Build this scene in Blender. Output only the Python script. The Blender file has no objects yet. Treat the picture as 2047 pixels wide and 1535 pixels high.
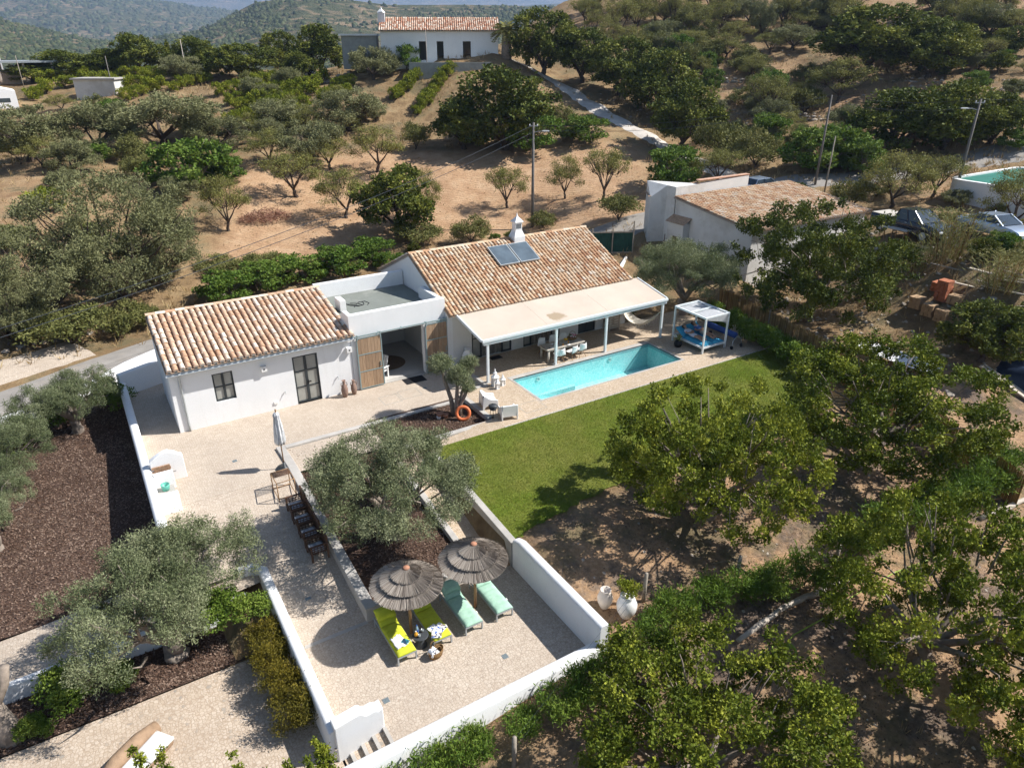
import bpy, bmesh, math, random
import numpy as np
from mathutils import Vector, Matrix
S = bpy.context.scene
COL = S.collection
R = math.radians
# ---------------------------------------------------------------- camera, sky, sun, exposure
cam = bpy.data.cameras.new('camera'); camo = bpy.data.objects.new('camera', cam); COL.objects.link(camo)
cam.sensor_width = 36; cam.lens = 24.955; cam.clip_start = .1; cam.clip_end = 20000
camo.location = (0, 0, 15.5); camo.rotation_euler = (R(90 - 25.686), 0, R(58.3 - 90))
S.camera = camo
SUN_AZ, SUN_EL = R(-24), R(45.5)          # direction towards the sun, from +X
w = bpy.data.worlds.new('World'); S.world = w; w.use_nodes = True
nt = w.node_tree; bg = nt.nodes['Background']
sky = nt.nodes.new('ShaderNodeTexSky'); sky.sky_type = 'NISHITA'; sky.sun_disc = False
sky.sun_elevation = SUN_EL; sky.sun_rotation = R(90) - SUN_AZ; sky.air_density = 1.0; sky.dust_density = .6; sky.ozone_density = 1.2
nt.links.new(sky.outputs[0], bg.inputs[0]); bg.inputs[1].default_value = .07
sl = bpy.data.lights.new('sun', 'SUN'); so = bpy.data.objects.new('sun', sl); COL.objects.link(so)
sl.energy = 5.0; sl.angle = R(.53); sl.color = (1, .97, .93)
sv = Vector((math.cos(SUN_EL) * math.cos(SUN_AZ), math.cos(SUN_EL) * math.sin(SUN_AZ), math.sin(SUN_EL)))
so.rotation_euler = sv.to_track_quat('Z', 'Y').to_euler(); so.location = (30, -10, 40)
S.view_settings.view_transform = 'Standard'; S.view_settings.look = 'None'; S.view_settings.gamma = 1; S.view_settings.exposure = .66
S.render.engine = 'CYCLES'
cy = S.cycles; cy.max_bounces = 6; cy.diffuse_bounces = 3; cy.glossy_bounces = 3; cy.transmission_bounces = 5; cy.transparent_max_bounces = 6; cy.volume_bounces = 0
cy.caustics_reflective = False; cy.caustics_refractive = False; cy.use_denoising = True; cy.sample_clamp_indirect = 6
cy.use_adaptive_sampling = True; cy.adaptive_threshold = .025

# ---------------------------------------------------------------- mesh helpers
class MB:
    def __init__(s): s.v = []; s.f = []; s.m = []
    def add(s, vs, fs, mi=0):
        o = len(s.v); s.v += [tuple(v) for v in vs]; s.f += [tuple(i + o for i in f) for f in fs]; s.m += [mi] * len(fs); return s
    def quad(s, a, b, c, d, mi=0): return s.add([a, b, c, d], [(0, 1, 2, 3)], mi)
    def box(s, x0, y0, z0, x1, y1, z1, mi=0):
        return s.add([(x0,y0,z0),(x1,y0,z0),(x1,y1,z0),(x0,y1,z0),(x0,y0,z1),(x1,y0,z1),(x1,y1,z1),(x0,y1,z1)],
                     [(0,3,2,1),(4,5,6,7),(0,1,5,4),(1,2,6,5),(2,3,7,6),(3,0,4,7)], mi)
    def obox(s, c, sz, rz=0, mi=0, rx=0, ry=0):
        M = Matrix.Translation(Vector(c)) @ Matrix.Rotation(rz,4,'Z') @ Matrix.Rotation(ry,4,'Y') @ Matrix.Rotation(rx,4,'X')
        h = [v/2 for v in sz]
        vs = [M @ Vector((x*h[0],y*h[1],z*h[2])) for x,y,z in [(-1,-1,-1),(1,-1,-1),(1,1,-1),(-1,1,-1),(-1,-1,1),(1,-1,1),(1,1,1),(-1,1,1)]]
        return s.add(vs, [(0,3,2,1),(4,5,6,7),(0,1,5,4),(1,2,6,5),(2,3,7,6),(3,0,4,7)], mi)
    def beam(s, a, b, w, h=None, mi=0):
        a = Vector(a); b = Vector(b); d = b - a; L = d.length; h = h or w
        q = d.to_track_quat('X', 'Z').to_matrix().to_4x4(); M = Matrix.Translation((a+b)/2) @ q
        vs = [M @ Vector((x*L/2,y*w/2,z*h/2)) for x,y,z in [(-1,-1,-1),(1,-1,-1),(1,1,-1),(-1,1,-1),(-1,-1,1),(1,-1,1),(1,1,1),(-1,1,1)]]
        return s.add(vs, [(0,3,2,1),(4,5,6,7),(0,1,5,4),(1,2,6,5),(2,3,7,6),(3,0,4,7)], mi)
    def tube(s, path, rad, n=8, mi=0, caps=True):
        P = [Vector(p) for p in path]; k = len(P)
        if not hasattr(rad, '__len__'): rad = [rad]*k
        o = len(s.v); ref = None
        for i in range(k):
            t = (P[min(i+1,k-1)] - P[max(i-1,0)])
            t = t.normalized() if t.length > 1e-9 else Vector((0,0,1))
            if ref is None: ref = t.orthogonal().normalized()
            else:
                ref = ref - t*ref.dot(t); ref = ref.normalized() if ref.length > 1e-6 else t.orthogonal().normalized()
            bi = t.cross(ref)
            for j in range(n):
                a = 2*math.pi*j/n; s.v.append(tuple(P[i] + (ref*math.cos(a) + bi*math.sin(a))*rad[i]))
        for i in range(k-1):
            for j in range(n):
                a = o+i*n+j; b = o+i*n+(j+1)%n; s.f.append((a,b,b+n,a+n)); s.m.append(mi)
        if caps:
            s.f.append(tuple(o+j for j in range(n))[::-1]); s.m.append(mi)
            s.f.append(tuple(o+(k-1)*n+j for j in range(n))); s.m.append(mi)
        return s
    def lathe(s, prof, n=20, c=(0,0,0), mi=0, sx=1, sy=1):
        o = len(s.v); k = len(prof)
        for r, z in prof:
            for j in range(n):
                a = 2*math.pi*j/n; s.v.append((c[0]+r*math.cos(a)*sx, c[1]+r*math.sin(a)*sy, c[2]+z))
        for i in range(k-1):
            for j in range(n):
                a = o+i*n+j; b = o+i*n+(j+1)%n; s.f.append((a,b,b+n,a+n)); s.m.append(mi)
        s.f.append(tuple(o+j for j in range(n))[::-1]); s.m.append(mi)
        s.f.append(tuple(o+(k-1)*n+j for j in range(n))); s.m.append(mi)
        return s
    def prism(s, poly, z0, z1, mi=0):
        n = len(poly); zz0 = z0 if callable(z0) else (lambda x,y: z0); zz1 = z1 if callable(z1) else (lambda x,y: z1)
        vs = [(x,y,zz0(x,y)) for x,y in poly] + [(x,y,zz1(x,y)) for x,y in poly]
        return s.add(vs, [tuple(range(n))[::-1], tuple(range(n,2*n))] + [(i,(i+1)%n,n+(i+1)%n,n+i) for i in range(n)], mi)
    def extr(s, prof, axis, a, b, mi=0):
        """profile polygon in the plane across axis ('x': (y,z); 'y': (x,z)) swept from a to b"""
        n = len(prof); f = (lambda t,p: (t,p[0],p[1])) if axis == 'x' else (lambda t,p: (p[0],t,p[1]))
        vs = [f(a,p) for p in prof] + [f(b,p) for p in prof]
        return s.add(vs, [tuple(range(n))[::-1], tuple(range(n,2*n))] + [(i,(i+1)%n,n+(i+1)%n,n+i) for i in range(n)], mi)
    def mesh(s, name, mats, smooth=False):
        me = bpy.data.meshes.new(name); me.from_pydata(s.v, [], s.f)
        for m in (mats if isinstance(mats, (list, tuple)) else [mats]): me.materials.append(m)
        if any(s.m): me.polygons.foreach_set('material_index', s.m)
        bm = bmesh.new(); bm.from_mesh(me); bmesh.ops.recalc_face_normals(bm, faces=bm.faces); bm.to_mesh(me); bm.free()
        if smooth: me.polygons.foreach_set('use_smooth', [True]*len(me.polygons))
        me.update(); return me
    def build(s, name, mats, parent=None, smooth=False, bevel=0, auto=0):
        o = bpy.data.objects.new(name, s.mesh(name, mats, smooth)); COL.objects.link(o)
        if parent is not None:
            o.parent = parent; o.matrix_parent_inverse = parent.matrix_basis.inverted()
        if bevel:
            b = o.modifiers.new('bevel', 'BEVEL'); b.width = bevel; b.segments = 2; b.limit_method = 'ANGLE'
        if auto: sharp(o, auto)
        return o
def sharp(o, ang=40):
    me = o.data; me.polygons.foreach_set('use_smooth', [True]*len(me.polygons))
    me.set_sharp_from_angle(angle=R(ang))
def tag(o, label=None, cat=None, group=None, kind=None):
    if label: o['label'] = label
    if cat: o['category'] = cat
    if group: o['group'] = group
    if kind or cat: o['kind'] = kind or 'thing'
    return o
def thing(name, label, cat, loc=(0,0,0), rz=0, group=None):
    o = bpy.data.objects.new(name, None); COL.objects.link(o); o.empty_display_size = .2
    o.location = loc; o.rotation_euler = (0,0,rz); o.matrix_basis = Matrix.Translation(Vector(loc)) @ Matrix.Rotation(rz,4,'Z')
    return tag(o, label, cat, group)
def dup(root, loc, rz=0, sc=1, label=None, group=None):
    def cp(o, par):
        c = o.copy(); COL.objects.link(c); c.parent = par
        for ch in o.children: cp(ch, c)
        return c
    r = cp(root, None); r.location = loc; r.rotation_euler = (0,0,rz); r.scale = (sc,)*3 if not hasattr(sc,'__len__') else sc
    if label: r['label'] = label
    if group: r['group'] = group
    return r
def place(o, loc, rz=0, sc=1):
    o.location = loc; o.rotation_euler = (0,0,rz); o.scale = (sc,)*3 if not hasattr(sc,'__len__') else sc; return o
def struct(mb, name, mats, smooth=False, **k):
    o = mb.build(name, mats, None, smooth, **k); o['kind'] = 'structure'; return o

# ---------------------------------------------------------------- materials
M = {}
def _n(t, typ, **kw):
    n = t.nodes.new(typ)
    for k, v in kw.items():
        if k.startswith('i_'):
            key = k[2:]; key = int(key) if key.isdigit() else key.replace('_', ' ')
            n.inputs[key].default_value = v
        else: setattr(n, k, v)
    return n
def ramp(t, fac, stops, interp='LINEAR'):
    r = t.nodes.new('ShaderNodeValToRGB'); e = r.color_ramp.elements; r.color_ramp.interpolation = interp
    while len(e) < len(stops): e.new(.5)
    for el, (p, c) in zip(e, stops): el.position = p; el.color = (*c, 1) if len(c) == 3 else c
    t.links.new(fac, r.inputs[0]); return r.outputs[0]
def noise(t, scale, detail=4, rough=.55, vec=None, dist=0):
    n = _n(t, 'ShaderNodeTexNoise'); n.inputs['Scale'].default_value = scale; n.inputs['Detail'].default_value = detail; n.inputs['Roughness'].default_value = rough; n.inputs['Distortion'].default_value = dist
    if vec is not None: t.links.new(vec, n.inputs['Vector'])
    return n.outputs[0]
def coords(t, kind='Object', scale=None, rot=None):
    c = _n(t, 'ShaderNodeTexCoord').outputs[kind]
    if scale or rot:
        m = _n(t, 'ShaderNodeMapping'); t.links.new(c, m.inputs[0])
        if scale: m.inputs['Scale'].default_value = scale
        if rot: m.inputs['Rotation'].default_value = rot
        c = m.outputs[0]
    return c
def geo(t): return _n(t, 'ShaderNodeNewGeometry').outputs['Position']
def mixc(t, fac, a, b, mode='MIX'):
    m = _n(t, 'ShaderNodeMix', data_type='RGBA', blend_type=mode)
    for inp, v in ((m.inputs[0], fac), (m.inputs[6], a), (m.inputs[7], b)):
        if hasattr(v, 'links') or isinstance(v, bpy.types.NodeSocket): t.links.new(v, inp)
        elif hasattr(v, '__len__'): inp.default_value = (*v, 1) if len(v) == 3 else v
        else: inp.default_value = v
    return m.outputs[2]
def math_(t, op, a, b=0.):
    m = _n(t, 'ShaderNodeMath', operation=op)
    for i, v in enumerate((a, b)):
        if isinstance(v, bpy.types.NodeSocket): t.links.new(v, m.inputs[i])
        else: m.inputs[i].default_value = v
    return m.outputs[0]
def bump(t, h, strength=.3, dist=.02):
    b = _n(t, 'ShaderNodeBump'); b.inputs['Strength'].default_value = strength; b.inputs['Distance'].default_value = dist
    t.links.new(h, b.inputs['Height']); return b.outputs[0]
def new(name, rough=.8, spec=.3, metal=0):
    m = bpy.data.materials.new(name); m.use_nodes = True; t = m.node_tree; b = t.nodes['Principled BSDF']
    b.inputs['Roughness'].default_value = rough; b.inputs['Metallic'].default_value = metal; b.inputs['Specular IOR Level'].default_value = spec
    M[name] = m; return m, t, b
def simple(name, col, rough=.7, var=.12, scale=6, bmp=0, bscale=40, metal=0, spec=.35, wear=None):
    """base colour with soft procedural variation, optional wear colour in patches and fine relief"""
    m, t, b = new(name, rough, spec, metal); v = geo(t)
    c2 = tuple(min(1, x*(1+var)) for x in col); c1 = tuple(x*(1-var) for x in col)
    c = ramp(t, noise(t, scale, 5, .6, v), [(.3, c1), (.7, c2)])
    if wear:
        c = mixc(t, ramp(t, noise(t, scale*.45, 6, .65, v), [(wear[1], (0,0,0)), (wear[1]+.12, (1,1,1))]), c, wear[0])
    t.links.new(c, b.inputs['Base Color'])
    if bmp: t.links.new(bump(t, noise(t, bscale, 4, .6, v), bmp, .02), b.inputs['Normal'])
    return m

# ---------------------------------------------------------------- ground heights
CTL = [(6.5, 51.6, 0.7), (19.7, 58.8, 2.1), (9.9, 59.2, 1.8), (32.4, 49.3, 1.6), (33.0, 70.7, 5.4), (48.5, 61.1, 5.9), (14.9, 70.4, 4.4), (-2.1, 78.0, 5.7), (-2.5, 63.9, 4.3), (1.3, 48.0, -0.1), (14.4, 52.0, 0.8), (4.2, 109.9, 9.3), (-3.0, 105.0, 7.9), (13.1, 114.3, 10.6), (29.0, 108.2, 11.4), (34.2, 104.5, 11.4), (44.5, 89.5, 13.4), (51.3, 85.9, 13.4), (36.7, 90.9, 11.3), (30.2, 84.8, 7.9), (37.7, 81.7, 7.8), (23.6, 82.7, 6.8), (12.3, 79.0, 5.9), (59.0, 85.7, 11.6), (54.5, 58.5, 5.7), (51.5, 41.3, 4.5), (38.4, 42.1, 2.7), (36.9, 30.7, 0.7), (46.5, 25.5, 3.9), (47.7, 20.6, 4.4), (42.9, 16.5, 2.4), (39.6, 19.2, 1.6), (65.3, 30.2, 5.9), (71.8, 62.3, 9.3), (74.3, 50.7, 9.4), (85.2, 66.4, 12.9), (77.5, 37.2, 10.6), (90.5, 47.1, 13.2), (101.5, 64.0, 17.0), (87.8, 87.6, 17.2), (90.1, 101.9, 20.4), (112.3, 57.1, 19.4), (107.1, 80.6, 20.1), (63.2, 42.2, 6.5), (64.7, 35.9, 6.2), (60.6, 55.2, 6.2), (58.9, 74.6, 9.1), (71.9, 85.9, 13.9), (1.8, 128.0, 10.7), (-2.8, 112.0, 8.8), (13.7, 125.3, 11.7), (21.1, 122.2, 11.7), (29.4, 120.5, 11.7), (4.2, 133.9, 12.1), (37.3, 116.2, 11.7), (-4.3, 117.9, 9.4), (-12.1, 117.4, 9.1), (15, 10, -1.2), (32, 20, -0.02), (32.5, 24, 0.2), (10.9, 16, -0.5), (25, 8, -1.2), (36, 9, -0.8), (20, 3, -1.8), (10, 5, -2.1), (8, 9.5, -1.7), (12, 13, -0.9), (5, 9, -2.1), (0, 12, -2.1), (-6, 14, -2.2), (3, 3, -2.3), (-8, 18, -2.1), (-8, 24, -1.4), (-5, 30, -0.9), (-6, 36, -0.5), (-9, 40, -0.3), (1, 37, -0.25), (12, 41, 0.1), (28, 36, 0.3), (33, 26, 0.2), (33.5, 17, -0.1), (35, 12, -0.6), (44, 14, -0.3), (40, 30, 0.4), (-25, 25, -1), (-20, 45, 0.3), (60, 5, -0.5), (45, 0, -1.5), (0, -10, -3), (40, -15, -2.5), (-30, 0, -3), (14, 16.6, -0.36), (20, 16.5, -0.36), (28, 17, -0.3), (-15.1, 189.4, 4), (14.2, 189.5, 3), (47.3, 178.9, 4), (71.7, 143.0, 8), (-36.0, 145.6, 4), (-21.6, 87.4, 3), (91.4, 131.3, 22), (123.9, 116.4, 28), (143.5, 91.2, 30), (153.0, 61.9, 30), (127.3, 26.3, 20), (78.3, 16.2, 6), (49.0, 10.1, 0), (-19.1, 239.2, -10), (31.8, 237.9, -8), (76.7, 227.4, -6), (115.2, 210.5, 6), (163.4, 175.8, 36), (215.4, 105.8, 40), (215.5, 44.5, 40)]
def _rbf():
    P=np.array(CTL,float); r=np.hypot(P[:,None,0]-P[None,:,0],P[:,None,1]-P[None,:,1])
    n=len(P); A=np.zeros((n+3,n+3)); A[:n,:n]=-r-np.eye(n)*1.5; A[:n,n]=1; A[n,:n]=1; A[:n,n+1:]=P[:,:2]; A[n+1:,:n]=P[:,:2].T
    b=np.zeros(n+3); b[:n]=P[:,2]; return P,np.linalg.solve(A,b)
_P,_W=_rbf()
def nat(x,y):
    x=np.asarray(x,float); y=np.asarray(y,float); n=len(_P); z=_W[n]+_W[n+1]*x+_W[n+2]*y
    for i in range(n): z=z-_W[i]*np.hypot(x-_P[i,0],y-_P[i,1])
    D=np.hypot(x,y); w=np.clip((D-45)/40,0,1)
    z=z+w*(.35*np.sin(x*.31+1.3)*np.sin(y*.27)+.18*np.sin(x*.83+y*.4)*np.sin(y*.71-x*.2))
    return z

def clamp01(v): return np.clip(v, 0, 1)
def ramp_z(y): return -1.3 + 1.3*clamp01((np.asarray(y,float)-17.13)/7.9)
def ramp2_z(y): return -1.3 + 1.05*clamp01((np.asarray(y,float)-17.13)/6.3)
def lawn_z(y): return -.35 + .57*clamp01((np.asarray(y,float)-17)/6.4)
def path_z(x): return .25 - .5*clamp01((14.12-np.asarray(x,float))/4.6)
def garden_z(x, y): return -1.35 + 1.05*clamp01((np.asarray(y,float)-22.5)/13) + 0*np.asarray(x,float)
def ground(x, y):
    """height of what one stands on"""
    x = np.asarray(x,float); y = np.asarray(y,float); z = nat(x,y)
    def put(c, v):
        nonlocal z; z = np.where(c, v, z)
    put((x>-9)&(x<3)&(y>8)&(y<=18.1), -1.8); put((x>-9)&(x<2.8)&(y>18.1)&(y<=20.1), -1.75)
    put((x>-9)&(x<2.8)&(y>20.1)&(y<=22.5), -1.45+.09*(np.clip(x,-5,2.8)+5))
    put((x>-9)&(x<.2)&(y>22.5)&(y<36.5), garden_z(x,y))
    put((x>.2)&(x<5.1)&(y>17.1)&(y<=25.0), ramp_z(y)); put((x>2.7)&(x<10.55)&(y>12.3)&(y<=17.13), -1.3); put((x>2.2)&(x<4.4)&(y>12.1)&(y<=13.4), -1.9)
    put((x>.2)&(x<15.5)&(y>25.0)&(y<37.2), 0); put((x>5.1)&(x<9.3)&(y>17.1)&(y<=27.2), np.minimum(-.95+.9*(y-17.1)/9, -.05))
    put((x>9.3)&(x<14.6)&(y>24.2)&(y<=28), 0); put((x>9.2)&(x<10.5)&(y>17.1)&(y<=23.5), ramp2_z(y))
    put((x>10.5)&(x<=31.5)&(y>17.0)&(y<=23.4), lawn_z(y)); put((x>9.2)&(x<15.6)&(y>23.4)&(y<=24.3), path_z(x))
    put((x>=14.6)&(x<=31.5)&(y>23.4)&(y<=30.7), .25); put((x>15.1)&(x<=27.5)&(y>30.5)&(y<=40), .2)
    return z
def G(x, y): return float(ground(x, y))

# ---------------------------------------------------------------- ground materials
def m_terrain():
    m, t, b = new('terrain_soil', .95, .15); v = geo(t)
    at = _n(t, 'ShaderNodeVertexColor', layer_name='cover'); sp = _n(t, 'ShaderNodeSeparateColor'); t.links.new(at.outputs[0], sp.inputs[0])
    big = noise(t, .09, 5, .6, v); mid = noise(t, .7, 6, .65, v); fine = noise(t, 6, 5, .7, v)
    plough = ramp(t, mid, [(.3, (.36,.215,.12)), (.55, (.47,.305,.18)), (.75, (.54,.375,.24))])
    dry = ramp(t, mid, [(.28, (.15,.095,.05)), (.5, (.28,.19,.10)), (.72, (.42,.31,.175))])
    litter = mixc(t, ramp(t, noise(t, .55, 6, .7, v), [(.46, (0,0,0)), (.60, (1,1,1))]), ramp(t, fine, [(.3, (.36,.215,.115)), (.7, (.50,.325,.195))]), ramp(t, fine, [(.3, (.085,.065,.055)), (.7, (.23,.175,.14))]))
    c = mixc(t, sp.outputs[0], dry, plough); c = mixc(t, sp.outputs[1], c, litter)
    sc = ramp(t, noise(t, .35, 6, .7, v), [(.5, (0,0,0)), (.62, (1,1,1))]); sc = math_(t, 'MULTIPLY', sc, sp.outputs[2])
    c = mixc(t, sc, c, (.13,.11,.06))
    c = mixc(t, .35, c, mixc(t, 1, c, ramp(t, fine, [(.3, (.6,.58,.55)), (.7, (1.2,1.2,1.2))]), 'MULTIPLY'))
    t.links.new(c, b.inputs['Base Color'])
    wv = _n(t, 'ShaderNodeTexWave', wave_type='BANDS', bands_direction='DIAGONAL'); wv.inputs['Scale'].default_value = .9; wv.inputs['Distortion'].default_value = 9; wv.inputs['Detail'].default_value = 3; wv.inputs['Detail Scale'].default_value = .6
    t.links.new(v, wv.inputs['Vector'])
    h = math_(t, 'ADD', math_(t, 'MULTIPLY', noise(t, 2.4, 6, .75, v), 1.2), math_(t, 'MULTIPLY', math_(t, 'MULTIPLY', wv.outputs[1], sp.outputs[0]), .2))
    t.links.new(bump(t, h, .7, .15), b.inputs['Normal'])
m_terrain()
def m_cobble(name, c0, c1, joint, scale, dark=None):
    m, t, b = new(name, .85, .25); v = geo(t)
    jit = mixc(t, .03, v, _n(t, 'ShaderNodeTexNoise', i_Scale=1.7).outputs[1])
    vo = _n(t, 'ShaderNodeTexVoronoi', feature='F1'); vo.inputs['Scale'].default_value = scale; vo.inputs['Randomness'].default_value = .62; t.links.new(jit, vo.inputs['Vector'])
    ve = _n(t, 'ShaderNodeTexVoronoi', feature='DISTANCE_TO_EDGE'); ve.inputs['Scale'].default_value = scale; ve.inputs['Randomness'].default_value = .62; t.links.new(jit, ve.inputs['Vector'])
    sp = _n(t, 'ShaderNodeSeparateColor'); t.links.new(vo.outputs[1], sp.inputs[0])
    c = ramp(t, sp.outputs[0], [(.0, c0), (.6, tuple((a+d)/2 for a, d in zip(c0, c1))), (1, c1)] if not dark else [(.0, dark), (.05, c0), (.6, tuple((a+d)/2 for a, d in zip(c0, c1))), (1, c1)])
    c = mixc(t, .5, c, mixc(t, 1, c, ramp(t, noise(t, .55, 6, .65, v), [(.28, (.72,.68,.64)), (.66, (1.12,1.1,1.06))]), 'MULTIPLY'))
    e = ramp(t, ve.outputs[0], [(.0, (0,0,0)), (.10, (1,1,1))])
    t.links.new(mixc(t, e, joint, c), b.inputs['Base Color'])
    h = math_(t, 'ADD', math_(t, 'MULTIPLY', e, .7), math_(t, 'MULTIPLY', sp.outputs[1], .35))
    t.links.new(bump(t, h, .55, .012), b.inputs['Normal']); return m
m_cobble('paving', (.485,.405,.325), (.56,.485,.40), (.36,.29,.225), 11.5)
m_cobble('paving_ochre', (.49,.385,.275), (.57,.475,.37), (.36,.27,.185), 11.5)
m_cobble('paving_drive', (.49,.40,.31), (.57,.485,.395), (.38,.29,.21), 10.5, dark=(.33,.30,.26))
simple('concrete', (.43,.405,.37), .85, .16, 1.6, .25, 30, wear=((.50,.42,.33), .6))
simple('concrete_dark', (.33,.335,.31), .9, .14, 2.2, .2, 50)
def m_white():
    m, t, b = new('white_paint', .75, .3); v = geo(t)
    c = ramp(t, noise(t, .9, 6, .65, v), [(.35, (.80,.80,.79)), (.65, (.84,.84,.83))])
    mp = _n(t, 'ShaderNodeMapping'); mp.inputs['Scale'].default_value = (2.6,2.6,.22); t.links.new(v, mp.inputs[0])
    st = ramp(t, noise(t, 1.5, 6, .7, mp.outputs[0]), [(.54, (0,0,0)), (.78, (.35,.35,.35))]); c = mixc(t, st, c, (.68,.66,.62))
    sp = ramp(t, noise(t, 7, 5, .75, v), [(.60, (0,0,0)), (.72, (.35,.35,.35))]); c = mixc(t, sp, c, (.58,.55,.50))
    t.links.new(c, b.inputs['Base Color']); t.links.new(bump(t, noise(t, 22, 5, .65, v), .22, .02), b.inputs['Normal'])
m_white()
simple('white_render', (.74,.73,.70), .85, .05, .9, .3, 25, wear=((.66,.64,.60), .58))
simple('old_render', (.66,.65,.62), .9, .07, .8, .35, 22, wear=((.54,.52,.48), .52))
simple('asphalt', (.30,.275,.245), .92, .14, 1.2, .3, 60, wear=((.36,.31,.25), .56))
simple('gravel_track', (.58,.53,.47), .95, .2, .8, .4, 12, wear=((.45,.35,.25), .55))
simple('mulch_base', (.075,.045,.032), .95, .35, 9, .8, 30)
simple('stone', (.40,.345,.28), .9, .25, 2.5, .6, 9)
simple('wood_dark', (.10,.052,.03), .6, .25, 10, .2, 60)
simple('wood_pole', (.30,.175,.085), .7, .25, 8, .2, 60)
simple('wood_grey', (.30,.26,.21), .85, .2, 6, .3, 40)
simple('log_bleached', (.52,.45,.37), .85, .16, 5, .4, 25)
simple('metal_grey', (.42,.45,.46), .45, .06, 4, metal=.3)
simple('metal_frame', (.28,.36,.36), .45, .06, 4, metal=.2)
simple('frame_dark', (.035,.042,.045), .5, .1, 4)
simple('black_matt', (.018,.018,.02), .6, .2, 8)
simple('charcoal', (.05,.055,.06), .45, .15, 8)
simple('plastic_white', (.82,.81,.78), .4, .02, 3)
simple('terracotta', (.42,.20,.12), .8, .2, 8, .2, 40)
simple('clay_brown', (.26,.17,.13), .7, .25, 14, .3, 50, wear=((.42,.35,.3), .6))
simple('grate', (.22,.26,.27), .5, .2, 30, metal=.4)
def m_glass(name, col, rough=.08):
    m, t, b = new(name, rough, .6); c = ramp(t, noise(t, 1.4, 3, .5, geo(t)), [(.3, tuple(x*.8 for x in col)), (.7, tuple(x*1.25 for x in col))]); t.links.new(c, b.inputs['Base Color'])
m_glass('glass_dark', (.06,.075,.08)); m_glass('glass_curtain', (.30,.30,.27), .2); m_glass('solar_glass', (.10,.13,.155), .16); m_glass('car_glass', (.03,.045,.06), .05)

# ---------------------------------------------------------------- terrain sheet
def inpoly(px, py, poly):
    ins = np.zeros(px.shape, bool); n = len(poly)
    for i in range(n):
        x0,y0 = poly[i]; x1,y1 = poly[(i+1)%n]
        c = ((y0>py)!=(y1>py)) & (px < (x1-x0)*(py-y0)/((y1-y0) or 1e-9)+x0); ins ^= c
    return ins
FIELD = [(4.7, 45.3), (14.3, 71.6), (29.3, 73.9), (34.2, 69.6), (43.4, 66.6), (52.1, 58.1), (39.0, 42.2), (32.4, 46.6), (21.9, 52.4), (6.5, 48.3)]
def terrain():
    gx = np.unique(np.concatenate([np.arange(-420,-30,12.), np.arange(-30,-10,2.), np.arange(-10,40,.5), np.arange(40,130,1.5), np.arange(130,420,10.)]))
    gy = np.unique(np.concatenate([np.arange(-60,0,6.), np.arange(0,46,.5), np.arange(46,120,1.5), np.arange(120,480,10.)]))
    X, Y = np.meshgrid(gx, gy); Z = nat(X, Y)
    gr = ground(X, Y); special = np.abs(gr-Z) > 1e-6
    k = special.copy()
    for dy in (-1,0,1):
        for dx in (-1,0,1): k |= np.roll(np.roll(special,dy,0),dx,1)
    lo = gr.copy()
    for dy in (-2,-1,0,1,2):
        for dx in (-2,-1,0,1,2): lo = np.minimum(lo, np.roll(np.roll(gr,dy,0),dx,1))
    onlawn = (X>10.9)&(X<=31.5)&(Y>17.0)&(Y<=23.0); Z = np.where(special&~onlawn, lo-.14, Z); Z = np.where(onlawn, lawn_z(Y)-.03, Z); Z = np.where((X>15.5)&(X<27.3)&(Y>23.6)&(Y<28.6), -1.9, Z)
    far = np.hypot(X,Y); Z = np.where(far>260, Z-(far-260)*.15, Z)
    f = inpoly(X, Y, FIELD).astype(float)
    rng = np.random.default_rng(5)
    hill = ((X>56)&(X-.55*Y>20)).astype(float)*np.clip(.25+.5*np.sin((X*.6-Y*.35)*.32+np.sin(Y*.1)*1.5),.0,.8)
    f = np.maximum(f, hill)
    f = np.maximum(f, ((X<0)&(Y>52)&(Y<80)).astype(float)*.35)
    lit = ((X>10.8)&(X<40)&(Y<17.5)).astype(float)*.8; lit = np.maximum(lit, ((X>-30)&(X<11)&(Y<12)).astype(float)*.6)
    scrub = np.where(f>.9, .05, .85)
    def blur(a):
        for _ in range(2): a = (a+np.roll(a,1,0)+np.roll(a,-1,0)+np.roll(a,1,1)+np.roll(a,-1,1))/5
        return a
    f, lit, scrub = blur(f), blur(lit), blur(scrub)
    ny, nx = X.shape; me = bpy.data.meshes.new('terrain')
    co = np.stack([X,Y,Z],-1).reshape(-1,3)
    i = np.arange(ny*nx).reshape(ny,nx); q = np.stack([i[:-1,:-1],i[:-1,1:],i[1:,1:],i[1:,:-1]],-1).reshape(-1,4)
    me.from_pydata(co.tolist(), [], q.tolist()); me.materials.append(M['terrain_soil'])
    ca = me.color_attributes.new('cover','FLOAT_COLOR','POINT'); ca.data.foreach_set('color', np.stack([f,lit,scrub,np.ones_like(f)],-1).reshape(-1).astype(np.float32))
    me.polygons.foreach_set('use_smooth', [True]*len(me.polygons))
    o = bpy.data.objects.new('terrain', me); COL.objects.link(o); o['kind'] = 'structure'
terrain()

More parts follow.
